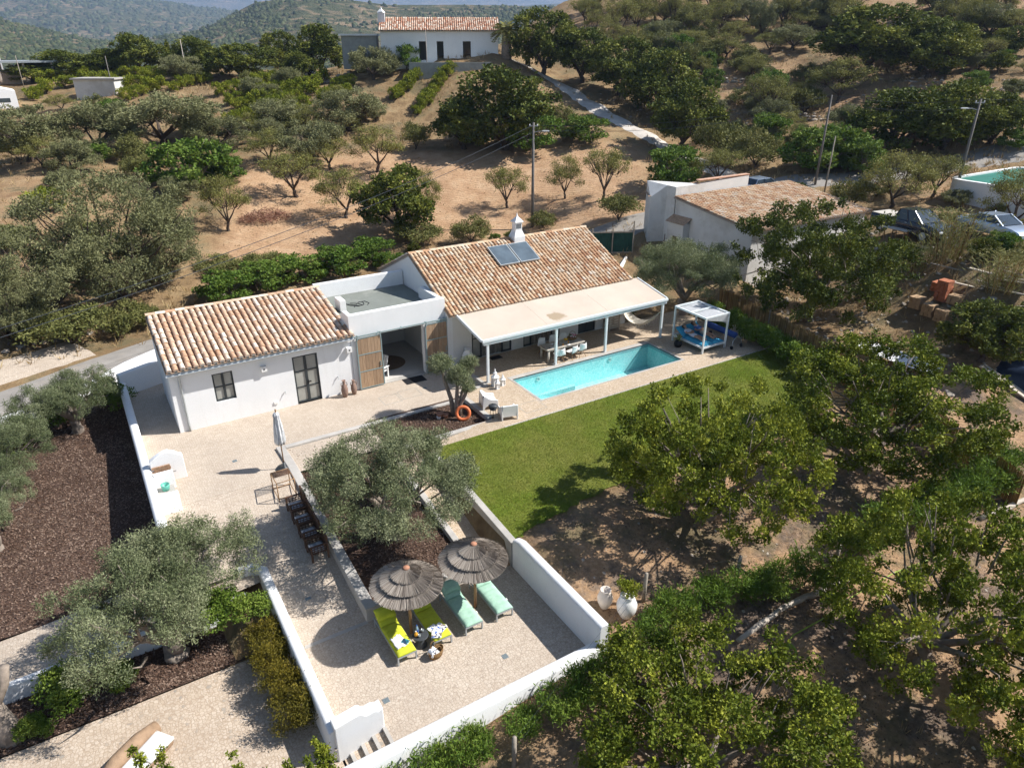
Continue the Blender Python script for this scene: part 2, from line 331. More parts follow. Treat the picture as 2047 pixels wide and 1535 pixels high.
# ---------------------------------------------------------------- strips that follow the ground
def strip(name, pts, width, mat, lift=.05, step=1.0, cross=4, kind='structure'):
    P = [Vector((*p,0)) for p in pts]; path = []
    for i in range(len(P)-1):                              # Catmull-Rom through the points
        p0 = P[max(i-1,0)]; p1 = P[i]; p2 = P[i+1]; p3 = P[min(i+2,len(P)-1)]; n = max(2,int((p2-p1).length/step))
        for k in range(n):
            u = k/n; path.append(.5*((2*p1)+(p2-p0)*u+(2*p0-5*p1+4*p2-p3)*u*u+(3*p1-p0-3*p2+p3)*u**3))
    path.append(P[-1]); mb = MB(); k = len(path); vs = []
    rnd = random.Random(len(pts))
    for i, p in enumerate(path):
        t = (path[min(i+1,k-1)]-path[max(i-1,0)]).normalized(); nrm = Vector((-t.y,t.x,0))
        w = (width if not callable(width) else width(i/k))/2
        for j in range(cross+1):
            q = p + nrm*(w*(2*j/cross-1) + (rnd.uniform(-.15,.15) if j in (0,cross) else 0)); vs.append((q.x,q.y,float(nat(q.x,q.y))+lift*(1 if 0<j<cross else -.6)))
    fs = [(i*(cross+1)+j, i*(cross+1)+j+1, (i+1)*(cross+1)+j+1, (i+1)*(cross+1)+j) for i in range(k-1) for j in range(cross)]
    return tag(mb.add(vs, fs).build(name, M[mat], None, True), kind=kind)
strip('road', [(-40,24),(-22,31),(-10,36.6),(-4,39.2),(2,42.2),(10,44.4),(22,44.6),(33,43.2),(39,42.4),(47,41.4),(53,40.0),(60,36),(70,31.5),(90,24)], 4.2, 'asphalt', .12)
strip('track', [(49,42.2),(52,48),(54.6,57),(55.2,65),(56.6,75),(56.4,84),(50,97),(40,104)], 2.6, 'gravel_track', .10)
strip('layby', [(-9,41.5),(-5,43.0),(-1.2,44.6)], 3.6, 'paving', .10, .5)

# ---------------------------------------------------------------- plot: paving sheets
def sheet(name, x0, y0, x1, y1, zf, mat, nx=2, ny=2, thick=.1):
    xs = np.linspace(x0,x1,nx); ys = np.linspace(y0,y1,ny); mb = MB()
    z = (lambda x,y: float(zf(x,y))) if callable(zf) else (lambda x,y: zf)
    vs = [(x,y,z(x,y)) for y in ys for x in xs]
    fs = [(j*nx+i,j*nx+i+1,(j+1)*nx+i+1,(j+1)*nx+i) for j in range(ny-1) for i in range(nx-1)]
    mb.add(vs, fs); return struct(mb, name, M[mat])
sheet('patio_paving', .2, 25.0, 15.5, 37.3, 0, 'paving')
sheet('ramp_paving', 2.7, 17.13, 5.15, 20.9, lambda x,y: ramp_z(y), 'paving', 2, 6)
sheet('ramp_head_paving', .3, 20.9, 5.15, 25.0, lambda x,y: ramp_z(y), 'paving', 2, 6)
sheet('terrace_paving', 2.7, 13.22, 10.6, 17.13, -1.3, 'paving')
sheet('terrace_corner_paving', 4.12, 12.3, 10.6, 13.22, -1.3, 'paving')
sheet('side_ramp_paving', 9.2, 17.13, 10.5, 23.5, lambda x,y: ramp2_z(y), 'paving_ochre', 2, 8)
sheet('lawn_path_paving', 9.2, 23.4, 14.12, 24.4, lambda x,y: path_z(x), 'paving_ochre', 8, 2)
sheet('driveway_paving', -14, 6, 2.9, 18.1, -1.8, 'paving_drive')
sheet('garden_path_paving', -9, 20.2, 2.8, 22.5, lambda x,y: -1.45+.09*(max(x,-5)+5)+.004, 'paving', 8, 2)
# pool deck round the pool opening
PX0, PX1, PY0, PY1, DZ = 16.95, 25.95, 24.78, 27.42, .25
mb = MB()
for a in [(14.12,23.42,31.2,PY0-.12),(14.12,PY0-.12,PX0-.12,PY1+.12),(PX1+.12,PY0-.12,31.2,PY1+.12),(15.6,PY1+.12,31.2,30.62)]:
    mb.quad((a[0],a[1],DZ),(a[2],a[1],DZ),(a[2],a[3],DZ),(a[0],a[3],DZ))
struct(mb, 'pool_deck', M['paving_ochre'])
mb = MB(); mb.box(14.12,23.40,-.2,31.2,23.46,DZ+.004); struct(mb, 'deck_edge', M['concrete'])
# drain channel across the terrace
mb = MB(); mb.box(2.95,17.06,-1.29,5.12,17.2,-1.288+.0); struct(mb, 'drain_channel', M['concrete'])
# lawn
def m_lawn():
    m, t, b = new('lawn_grass', .95, .05); v = geo(t)
    c = ramp(t, noise(t, .7, 6, .7, v), [(.30, (.095,.15,.017)), (.5, (.135,.185,.026)), (.70, (.21,.225,.05))])
    c = mixc(t, ramp(t, noise(t, .22, 4, .6, v), [(.45, (0,0,0)), (.65, (.5,.5,.5))]), c, (.24,.215,.07))
    c = mixc(t, .55, c, mixc(t, 1, c, ramp(t, noise(t, 22, 4, .75, v), [(.3, (.55,.6,.5)), (.7, (1.35,1.3,1.2))]), 'MULTIPLY'))
    t.links.new(c, b.inputs['Base Color']); t.links.new(bump(t, noise(t, 38, 4, .8, v), .8, .05), b.inputs['Normal'])
m_lawn()
_ed = [(10.62,17.1),(12.5,17.5),(15.4,17.9),(18,17.5),(20.5,17.5),(23,17.2),(25.9,17.2),(28.5,18.4),(30.6,20.6),(31.3,23.42)]; _lr = random.Random(6); LAWN = []
for (xa,ya),(xb,yb) in zip(_ed,_ed[1:]):
    for k in range(9): LAWN.append((xa+(xb-xa)*k/9+(_lr.uniform(-.1,.1) if k else 0), ya+(yb-ya)*k/9+(_lr.uniform(-.16,.16) if k else 0)))
LAWN += [(31.3,23.42),(10.62,23.42)]
mb = MB(); bm = bmesh.new()
vv = [bm.verts.new((x,y,0)) for x,y in LAWN]; bm.faces.new(vv)
for yy in np.arange(17.6,23.4,.8): bmesh.ops.bisect_plane(bm, geom=bm.verts[:]+bm.edges[:]+bm.faces[:], plane_co=(0,yy,0), plane_no=(0,1,0))
for v in bm.verts: v.co.z = float(lawn_z(v.co.y))+.02
me = bpy.data.meshes.new('lawn'); bm.to_mesh(me); bm.free(); me.materials.append(M['lawn_grass']); lo = bpy.data.objects.new('lawn', me); COL.objects.link(lo); lo['kind'] = 'structure'
# mulch beds
sheet('mulch_bed', -9, 22.52, .25, 36.5, lambda x,y: garden_z(x,y), 'mulch_base', 3, 12)
sheet('planter_mulch', 5.2, 17.2, 9.2, 27.0, lambda x,y: min(-.95+.9*(y-17.1)/9,-.05), 'mulch_base', 3, 12)
sheet('planter_bed', 9.2, 24.5, 13.95, 27.5, .0+.02, 'mulch_base')
sheet('driveway_bed', -9, 18.1, 2.75, 20.2, -1.75, 'mulch_base', 6, 2)

# ---------------------------------------------------------------- walls of the plot
def rounded(w, z0, z1, n=6):
    """cross-section of a wall with a softly rounded cap, width along the first axis"""
    r = w/2; p = [(-r,z0)]; 
    for k in range(n+1):
        a = math.pi - math.pi*k/n; p.append((r*math.cos(a), z1 - r*.55 + r*.55*math.sin(a)))
    return p + [(r,z0)]
def garden_wall(label, pts, w, z0, tops, mat='white_paint', name='garden_wall', cat='wall', mb=None):
    """wall along a polyline, one top height per point"""
    own = mb is None; mb = mb or MB(); n = None; vs = []; k = len(pts)
    for i, (x,y) in enumerate(pts):
        a = Vector(pts[max(i-1,0)]); b = Vector(pts[min(i+1,k-1)]); t = (b-a).normalized(); nr = Vector((-t.y,t.x))
        pr = rounded(w, z0 if not hasattr(z0,'__len__') else z0[i], tops[i]); n = len(pr)
        vs += [(x+nr.x*p, y+nr.y*p, z) for p, z in pr]
    fs = [(i*n+j, i*n+(j+1)%n, (i+1)*n+(j+1)%n, (i+1)*n+j) for i in range(k-1) for j in range(n)]
    fs += [tuple(range(n)), tuple((k-1)*n+j for j in range(n))[::-1]]
    mb.add(vs, fs)
    if not own: return
    o = mb.build(name, M[mat], None); sharp(o, 50); return tag(o, label, cat)
garden_wall('long white garden wall between the patio and the bark mulch garden', [(.2,22.35),(.2,36.2)], .34, -1.7, [.7,.75])
garden_wall('low white wall closing the narrow yard behind the guest wing', [(.1,36.25),(1.1,36.6),(2.6,37.2)], .3, -.5, [1.15,1.2,1.25])
garden_wall('low white wall along the road behind the bark mulch garden', [(-12,32.6),(-4.6,36.2),(-1.2,37.7),(.6,38.7),(3,39.9)], .3, -1.2, [.15,.25,.45,.75,.9])
garden_wall('white wall beside the ramp with rosemary bushes along it', [(2.05,20.95),(2.5,20.85),(2.77,20.55),(2.77,13.3)], .32, -2.2, [-.5,-.48,-.47,-.68])
garden_wall('low white wall between garden path and driveway olive bed', [(-9,20.12),(2.1,20.12)], .24, -2.1, [-1.25,-.95])
garden_wall('low white wall at the front edge of the sun terrace', [(2.62,12.16),(10.95,12.16)], .36, -2.6, [-.8,-.8])
garden_wall('tall white wall closing the right side of the sun terrace', [(10.66,12.0),(10.66,16.6),(10.66,16.95)], .34, -1.9, [-.02,.0,-.12])
mb = MB(); prof = [(2.75,-2.1),(2.75,-.52)] + [(3.45,-.42)] + [(3.45+.22*k/6, -.42-.16*(.5-.5*math.cos(math.pi*k/6))) for k in range(1,7)] + [(3.85,-.55),(3.98,-.62),(4.1,-.58),(4.1,-2.1)]
mb.extr(prof, 'y', 13.22, 13.58); o = mb.build('stair_wall', M['white_paint'], None, bevel=.03); tag(o, 'curved white parapet wall beside the short garden stair', 'wall')
st = thing('stair', 'short paved stair with concrete nosings beside curved white parapet', 'stairs', (3.5,12.8,-1.9))
for k in range(4):
    x1 = 4.12-.32*k; z = -1.3-.125*k
    mb = MB(); mb.box(x1-.32-.001,12.34,z-.5,x1-.1,13.22,z-.125); mb.build('tread', M['paving_drive'], st)
    mb = MB(); mb.box(x1-.1,12.34,z-.5,x1,13.22,z+.004); mb.build('nosing', M['concrete'], st)
# concrete retaining walls and kerbs
def conc(label, poly, z0, z1, name='retaining_wall', bevel=.02): 
    mb = MB(); mb.prism(poly, z0, z1); o = mb.build(name, M['concrete'], None, bevel=bevel); return tag(o, label, 'wall')
def rect(x0,y0,x1,y1): return [(x0,y0),(x1,y0),(x1,y1),(x0,y1)]
conc('concrete planter wall between the ramp and the big olive tree', rect(5.1,17.13,5.45,25.3), -1.6, lambda x,y: -.78+.88*(y-17.13)/8.2)
conc('concrete planter wall on the lawn side of the big olive tree', rect(8.98,17.6,9.22,24.3), -1.6, lambda x,y: -.72+.84*(y-17.6)/6.7)
conc('concrete planter end wall behind the thatched parasols', rect(5.45,17.13,9.22,17.4), -1.6, -.76)
conc('long concrete kerb of the planter facing the house', rect(5.45,27.0,14.12,27.24), -.4, .1, 'kerb')
conc('concrete kerb end of the planter at the ramp head', rect(5.1,25.3,5.45,27.24), -.4, .1, 'kerb')
conc('concrete kerb along the lawn side of the lifebuoy planter', rect(9.22,24.3,14.12,24.56), -.5, .12, 'kerb')
conc('concrete kerb of the lifebuoy planter beside white armchairs', rect(13.88,24.56,14.12,27.0), -.4, .253, 'kerb')
conc('concrete retaining wall along the edge of the lawn', rect(10.46,17.0,10.72,23.4), -1.6, lambda x,y: -.27+.5*(y-17)/6.4)
mb = MB(); mb.box(15.46,27.54,-.1,15.62,30.62,DZ+.003); mb.box(14.12,27.42,-.1,15.62,27.54,DZ+.003); mb.box(14.12,27.0,-.1,14.2,27.42,DZ+.003); mb.box(14.3,27.56,-.02,15.44,27.95,.125); struct(mb, 'deck_step', M['concrete'])

# ---------------------------------------------------------------- pool
def m_pool():
    m, t, b = new('pool_mosaic', .35, .4); v = geo(t)
    vo = _n(t, 'ShaderNodeTexVoronoi'); vo.inputs['Scale'].default_value = 16; vo.inputs['Randomness'].default_value = .4; t.links.new(v, vo.inputs['Vector'])
    sp = _n(t, 'ShaderNodeSeparateColor'); t.links.new(vo.outputs[1], sp.inputs[0])
    c = ramp(t, sp.outputs[0], [(0, (.38,.80,.81)), (.5, (.54,.89,.89)), (1, (.76,.95,.94))]); t.links.new(c, b.inputs['Base Color'])
    m, t, b = new('pool_water', .02, .5); t.nodes.remove(b); out = t.nodes['Material Output']; v = geo(t)
    tr = _n(t, 'ShaderNodeBsdfTransparent'); tr.inputs[0].default_value = (.82,.985,.99,1)
    gl = _n(t, 'ShaderNodeBsdfGlossy'); gl.inputs['Roughness'].default_value = .03; fr = _n(t, 'ShaderNodeFresnel'); fr.inputs[0].default_value = 1.33
    nb = bump(t, noise(t, 2.6, 4, .6, v, .8), .45, .05)
    t.links.new(nb, gl.inputs['Normal']); t.links.new(nb, fr.inputs['Normal'])
    mx = _n(t, 'ShaderNodeMixShader'); t.links.new(fr.outputs[0], mx.inputs[0]); t.links.new(tr.outputs[0], mx.inputs[1]); t.links.new(gl.outputs[0], mx.inputs[2]); t.links.new(mx.outputs[0], out.inputs[0])
m_pool()
pool = thing('swimming_pool', 'long rectangular swimming pool with turquoise mosaic beside the lawn', 'pool', (21.4,26.1,DZ))
mb = MB(); zb = -1.15; e = .006
mb.quad((PX0,PY0,zb),(PX1,PY0,zb),(PX1,PY1,zb),(PX0,PY1,zb))
for a, b in (((PX0,PY0),(PX1,PY0)),((PX1,PY0),(PX1,PY1)),((PX1,PY1),(PX0,PY1)),((PX0,PY1),(PX0,PY0))): mb.quad((*a,zb),(*b,zb),(*b,.05),(*a,.05))
mb.build('basin', M['pool_mosaic'], pool)
mb = MB()
for a, b in (((PX0,PY0),(PX1,PY0)),((PX1,PY0),(PX1,PY1)),((PX1,PY1),(PX0,PY1)),((PX0,PY1),(PX0,PY0))): mb.quad((*a,.05),(*b,.05),(*b,DZ-.01),(*a,DZ-.01))
simple('tile_band', (.30,.52,.54), .3, .25, 14); mb.build('waterline_tiles', M['tile_band'], pool)
mb = MB(); mb.box(PX0+e,25.42,zb,19.4,25.62,.10); mb.build('divider', M['pool_mosaic'], pool)
for k in range(3):
    mb = MB(); mb.box(PX0+e,PY0+e,zb,17.75+.45*k,25.42-e,-.1-.3*k-(.001 if k else 0)); mb.build('step', M['pool_mosaic'], pool)
mb = MB(); mb.quad((PX0+e,PY0+e,.13),(PX1-e,PY0+e,.13),(PX1-e,PY1-e,.13),(PX0+e,PY1-e,.13)); mb.build('water', M['pool_water'], pool)
for i, a in enumerate([(PX0-.12,PY0-.12,PX1+.12,PY0),(PX0-.12,PY1,PX1+.12,PY1+.3),(PX0-.12,PY0,PX0,PY1),(PX1,PY0,PX1+.12,PY1)]):
    mb = MB(); mb.box(a[0],a[1],DZ-.06,a[2],a[3],DZ+.012); mb.build('coping', M['concrete'], pool)
for x in (18.5,23.2):
    mb = MB(); mb.tube([(x+.09*math.cos(a),PY1-.03,-.1+.09*math.sin(a)) for a in np.linspace(0,2*math.pi,13)], .02, 6); mb.build('pool_light', M['plastic_white'], pool)

# ---------------------------------------------------------------- tiled roofs
def m_tiles(name, stops):
    m, t, b = new(name, .85, .2); v = geo(t)
    oi = _n(t, 'ShaderNodeObjectInfo').outputs['Random']; gi = _n(t, 'ShaderNodeNewGeometry').outputs['Random Per Island']
    r = math_(t, 'FRACT', math_(t, 'ADD', oi, gi)); c = ramp(t, r, stops)
    c = mixc(t, .7, c, mixc(t, 1, c, ramp(t, noise(t, 9, 6, .7, v), [(.25, (.55,.5,.45)), (.6, (1.1,1.08,1.05))]), 'MULTIPLY'))
    c = mixc(t, ramp(t, noise(t, .8, 5, .7, v), [(.5, (0,0,0)), (.72, (.55,.55,.55))]), c, (.33,.26,.185))
    t.links.new(c, b.inputs['Base Color']); t.links.new(bump(t, noise(t, 45, 3, .6, v), .25, .01), b.inputs['Normal'])
m_tiles('tile_new', [(0,(.54,.33,.21)), (.2,(.60,.40,.27)), (.45,(.65,.46,.33)), (.65,(.69,.52,.39)), (.82,(.74,.61,.49)), (1,(.79,.70,.60))])
m_tiles('tile_old', [(0,(.40,.22,.13)), (.18,(.52,.32,.19)), (.45,(.60,.42,.27)), (.68,(.64,.48,.33)), (.86,(.63,.52,.39)), (1,(.70,.61,.50))])
m_tiles('tile_far', [(0,(.40,.17,.10)), (.3,(.55,.32,.22)), (.6,(.66,.48,.37)), (1,(.76,.66,.56))])
simple('tile_channel', (.44,.29,.185), .9, .3, 7, .3, 30)
simple('mortar', (.40,.37,.33), .9, .1, 10)
def tile_mesh(name, r0, r1, L, mat, seg=5):
    mb = MB(); vs = []
    for r, y, z in ((r0,0,.028),(r1,L,0)):
        for k in range(seg+1):
            a = math.pi*k/seg; vs.append((r*math.cos(a), y, z + r*.82*math.sin(a)))
    fs = [(k,k+1,seg+2+k,seg+1+k) for k in range(seg)] + [tuple(range(seg+1))]
    return mb.add(vs, fs).mesh(name, M[mat], True)
def tile_roof(parent, O, U, V, length, slope, pitch, rows, mat, n_single, seed=1, single_first=None, amp=.012):
    """cover tiles in columns over a channelled bed; O eave corner, U along the eave, V up the slope"""
    O, U, V = Vector(O), Vector(U).normalized(), Vector(V).normalized(); N = U.cross(V).normalized(); V = N.cross(U)
    rnd = random.Random(seed); cols = int(length/pitch); pu = length/cols; expo = slope/rows; L = expo*1.16; r0 = pu*.42; r1 = pu*.35
    rot = Matrix((U,V,N)).transposed().to_4x4()
    me = tile_mesh('tile', r0, r1, L, mat); me.set_sharp_from_angle(angle=R(60))
    cells = [(r,c) for r in range(rows) for c in range(cols)]
    single = set(cells[:n_single] if single_first is None else sorted(cells, key=single_first)[:n_single]); rest = MB()
    base = [v.co.copy() for v in me.vertices]; bf = [tuple(p.vertices) for p in me.polygons]
    for (r,c) in cells:
        u = pu*(c+.5)+rnd.uniform(-amp,amp); v = expo*r - .06 + rnd.uniform(-.015,.015)
        mtx = Matrix.Translation(O+U*u+V*v+N*(.05+rnd.uniform(0,.008))) @ rot @ Matrix.Rotation(rnd.uniform(-.035,.035),4,'Z') @ Matrix.Rotation(rnd.uniform(-.02,.02),4,'X')
        if (r,c) in single:
            o = bpy.data.objects.new('tile', me); COL.objects.link(o); o.parent = parent; o.matrix_parent_inverse = Matrix.Identity(4)
            o.matrix_basis = parent_inv(parent) @ mtx
        else: rest.add([mtx @ b for b in base], bf)
    if rest.v:
        o = rest.build('tiles', M[mat], parent); o['kind'] = 'stuff'; sharp(o, 60)
    ch = MB()                                               # concave channels between the cover tiles
    for c in range(cols+1):
        for k in range(3):
            ua = pu*c + pu*.32*(k-1.5)/1.5; ub = pu*c + pu*.32*(k-.5)/1.5; za = .045 if k == 0 else .012; zb2 = .045 if k == 2 else .012
            ua = max(ua,0); ub = min(ub,length)
            ch.quad(*(O+U*a+V*s+N*z for a,s,z in ((ua,-.1,za),(ub,-.1,zb2),(ub,slope,zb2),(ua,slope,za))))
    ch.build('channel', M['tile_channel'], parent)
    mo = MB()
    for c in range(cols):
        u = pu*(c+.5); mo.add([O+U*(u+r0*.93*math.cos(a))+V*(-.068)+N*(.06+r0*.72*math.sin(a)) for a in np.linspace(0,math.pi,7)], [tuple(range(7))])
    o = mo.build('mortar_end', M['mortar'], parent); o['kind'] = 'stuff'
    return pu
def parent_inv(p):
    m = p.matrix_basis.copy(); q = p.parent
    while q is not None:
        m = q.matrix_basis @ p.matrix_parent_inverse @ m; p = q; q = q.parent
    return m.inverted()
def ridge_tiles(parent, a, b, r, mat, L=.42):
    a, b = Vector(a), Vector(b); d = (b-a); n = int(d.length/L); d.normalize(); me = MB(); vs = []
    for y in (0, L*1.08):
        for k in range(7): an = math.pi*k/6; vs.append((y, r*math.cos(an), (.012 if y == 0 else 0)+r*.6*math.sin(an)))
    me.add(vs, [(k,k+1,8+k,7+k) for k in range(6)]); me = me.mesh('ridge_tile', M[mat], True); step = (b-a).length/n
    q = Matrix((d, Vector((0,0,1)).cross(d), Vector((0,0,1)))).transposed().to_4x4()
    for i in range(n):
        o = bpy.data.objects.new('ridge_tile', me); COL.objects.link(o); o.parent = parent; o.matrix_parent_inverse = Matrix.Identity(4)
        o.matrix_basis = parent_inv(parent) @ Matrix.Translation(a+d*step*i) @ q
def wall_panel(mb, x0, x1, z0, z1, y0, y1, holes):
    """wall between x0..x1 and z0..z1 with rectangular holes (xa,xb,za,zb)"""
    xs = sorted({x0,x1,*[h[0] for h in holes],*[h[1] for h in holes]})
    for a, b in zip(xs, xs[1:]):
        hs = sorted([h for h in holes if h[0] <= a+1e-6 and h[1] >= b-1e-6], key=lambda h: h[2]); z = z0
        for h in hs:
            if h[2] > z+1e-6: mb.box(a,y0,z,b,y1,h[2])
            z = h[3]
        if z < z1-1e-6: mb.box(a,y0,z,b,y1,z1)
def merge(o):
    bm = bmesh.new(); bm.from_mesh(o.data); bmesh.ops.remove_doubles(bm, verts=bm.verts, dist=1e-4)
    seen = {}
    for f in bm.faces: seen.setdefault(tuple(sorted(v.index for v in f.verts)), []).append(f)
    dead = [f for fs in seen.values() if len(fs) > 1 for f in fs]
    bmesh.ops.delete(bm, geom=dead, context='FACES'); bmesh.ops.dissolve_limit(bm, angle_limit=R(1), verts=bm.verts, edges=bm.edges); bm.to_mesh(o.data); bm.free(); return o
def window(parent, name, x0, x1, z0, z1, y, cols=2, rows=2, glass='glass_dark', fw=.07, frame='frame_dark'):
    mb = MB()
    mb.box(x0,y,z0,x0+fw,y+.09,z1); mb.box(x1-fw,y,z0,x1,y+.09,z1); mb.box(x0+fw,y,z1-fw,x1-fw,y+.09,z1); mb.box(x0+fw,y,z0,x1-fw,y+.09,z0+fw*1.1)
    for c in range(1,cols): xm = x0+(x1-x0)*c/cols; mb.box(xm-fw*.75,y-.006,z0+fw*1.1,xm+fw*.75,y+.085,z1-fw)
    for r in range(1,rows):
        zm = z0+(z1-z0)*r/rows
        for c in range(cols):
            xa = x0+(x1-x0)*c/cols+fw*.8; xb = x0+(x1-x0)*(c+1)/cols-fw*.8; mb.box(xa,y+.01,zm-.022,xb,y+.07,zm+.022)
    f = mb.build(name, M[frame], parent)
    for c in range(cols):
        for r in range(rows):
            xa = x0+(x1-x0)*c/cols+fw*.75; xb = x0+(x1-x0)*(c+1)/cols-fw*.75; za = z0+(z1-z0)*r/rows+.024; zb_ = z0+(z1-z0)*(r+1)/rows-.024
            MB().box(xa,y+.04,za,xb,y+.052,zb_).build('pane', M[glass], f)
    return f

# ---------------------------------------------------------------- guest wing
gw = thing('guest_wing', 'long low white guest wing with pale terracotta tile roof', 'building', (6,33,0))
FY = 30.85
mb = MB(); wall_panel(mb, 2.151, 9.95, -.15, 2.95, FY, FY+.3, [(3.6,4.47,1.05,2.41),(7.12,8.3,0,2.42)])
merge(mb.build('wall', M['white_paint'], gw))
mb = MB(); mb.extr([(FY,-.15),(35.5,-.15),(35.5,3.86),(FY,2.95)], 'x', 1.9, 2.15); mb.extr([(FY+.31,-.15),(35.5,-.15),(35.5,3.86),(FY+.31,3.0)], 'x', 9.6, 9.95); mb.box(2.15,35.2,-.15,9.6,35.5,3.86); mb.build('side_wall', M['white_paint'], gw)
rf = MB().extr([(30.62,2.99),(35.6,3.92),(35.6,3.84),(30.62,2.91)], 'x', 1.84, 10.1).build('roof', M['mortar'], gw)
sl_ = math.hypot(4.98,.93)
tile_roof(rf, (1.84,30.6,2.985), (1,0,0), (0,4.98,.93), 8.26, sl_, .262, 11, 'tile_new', 300, 3)
ridge_tiles(rf, (1.84,35.56,4.03), (10.1,35.56,4.03), .12, 'tile_new')
window(gw, 'window', 3.6,4.47,1.05,2.41,FY+.06,2,2,'glass_curtain')
dr = window(gw, 'door', 7.12,8.3,0.02,2.42,FY+.06,2,3,'glass_curtain',.08)
MB().box(7.75,FY-.02,1.02,7.88,FY+.05,1.06).box(7.74,FY+.0,.95,7.77,FY+.06,1.12).build('handle', M['black_matt'], dr)
mb = MB(); mb.extr([(30.42,2.86),(30.5,2.80),(30.58,2.80),(30.62,2.88),(30.6,2.88),(30.57,2.82),(30.5,2.82),(30.44,2.87)], 'x', 1.8, 10.05); mb.build('gutter', M['metal_grey'], gw)
mb = MB(); mb.tube([(2.3,30.55,2.82),(2.3,30.62,2.7),(2.3,30.78,2.5),(2.3,30.79,.35),(2.3,30.79,0)], .045, 8); mb.build('downpipe', M['metal_grey'], gw, True)
def wall_lamp(x, z, label):
    t = thing('wall_lamp', label, 'lamp', (x,FY,z))
    mb = MB(); mb.box(x-.13,FY-.17,z-.13,x+.13,FY-.002,z+.13); mb.build('housing', M['plastic_white'], t, bevel=.015)
    mb = MB(); mb.box(x-.035,FY-.176,z-.035,x+.035,FY-.1715,z+.035); mb.build('lens', M['black_matt'], t)
wall_lamp(5.8, 2.2, 'square white wall lamp between the window and the glazed door'); wall_lamp(9.82, 2.24, 'square white wall lamp beside the sliding barn door')
for x, z in ((9.15,.95),(6.6,.8)):
    mb = MB(); mb.tube([(x,FY+.01,z),(x,FY-.09,z),(x,FY-.13,z-.06)], .018, 6); mb.lathe([(.03,-.01),(.035,0),(.03,.01)], 8, (x,FY-.06,z+.03)); tag(mb.build('garden_tap', M['metal_grey'], None, True), 'small tap on the white wall %s' % ('near the clay amphorae' if x > 8 else 'left of the glazed door'), 'tap')
mb = MB(); mb.box(6.02,FY-.05,.3,6.2,FY-.002,.42); tag(mb.build('socket_box', M['plastic_white'], None, bevel=.01), 'small white outdoor socket low on the guest wing wall', 'socket')

# ---------------------------------------------------------------- flat-roofed garden room
gr = thing('garden_room', 'flat-roofed white garden room with sliding timber barn doors', 'building', (12.5,33,0))
mb = MB(); wall_panel(mb, 9.97, 15.05, -.15, 3.87, FY, FY+.3, [(11.49,13.8,0.02,2.72)]); merge(mb.build('wall', M['white_paint'], gr))
mb = MB(); mb.box(9.97,35.95,-.15,15.0,36.25,4.0); mb.build('rear_wall', M['white_paint'], gr)
mb = MB(); mb.extr([(FY+.302,3.3),(32.0,3.3),(32.0,3.6),(31.7,3.868),(FY+.302,3.868)], 'x', 9.97, 10.2); mb.build('parapet', M['white_paint'], gr, bevel=.02)
mb = MB(); mb.extr([(FY+.302,2.8),(33.4,2.8),(33.4,3.72),(33.2,3.868),(FY+.302,3.868)], 'x', 14.76, 15.0); mb.build('parapet', M['white_paint'], gr, bevel=.02)
simple('roof_felt', (.20,.215,.19), .95, .12, 1.3, .2, 40, wear=((.27,.275,.25), .6))
mb = MB(); mb.box(9.96,FY+.3,3.1,15.0,35.95,3.24); mb.build('roof', M['roof_felt'], gr)
simple('interior_floor', (.55,.52,.48), .6, .06, 2)
mb = MB(); mb.box(10.0,FY+.301,-.1,14.9,35.9,.03); mb.build('floor', M['interior_floor'], gr)
mb = MB(); mb.box(9.98,FY+.31,.03,10.2,35.9,3.09); mb.box(14.7,FY+.31,.03,14.98,35.9,3.09); mb.box(10.2,35.6,.03,14.7,35.9,3.09); mb.build('inner_wall', M['white_render'], gr)
mb = MB(); mb.box(11.9,35.52,.04,12.75,35.59,2.1); mb.build('inner_door', M['plastic_white'], gr)
mb = MB(); mb.box(11.49,FY-.06,-.02,13.8,FY+.3,.028); mb.build('threshold', M['concrete'], gr)
mb = MB(); mb.box(9.85,FY-.17,2.80,15.2,FY-.11,2.86); 
for x in (10.3,11.4,13.9,15.0,12.6): mb.box(x-.025,FY-.11,2.8,x+.025,FY-.001,2.86)
mb.build('door_rail', M['metal_frame'], gr)
def m_planks():
    m, t, b = new('barn_wood', .7, .25); v = coords(t, 'Object', (1,1,.12)); oi = _n(t, 'ShaderNodeObjectInfo').outputs['Random']
    g_ = noise(t, 26, 5, .65, v)
    c = ramp(t, g_, [(.3, (.30,.20,.125)), (.7, (.44,.31,.205))]); c = mixc(t, 1, c, ramp(t, oi, [(0, (.85,.83,.8)), (1, (1.15,1.13,1.1))]), 'MULTIPLY'); t.links.new(c, b.inputs['Base Color'])
m_planks()
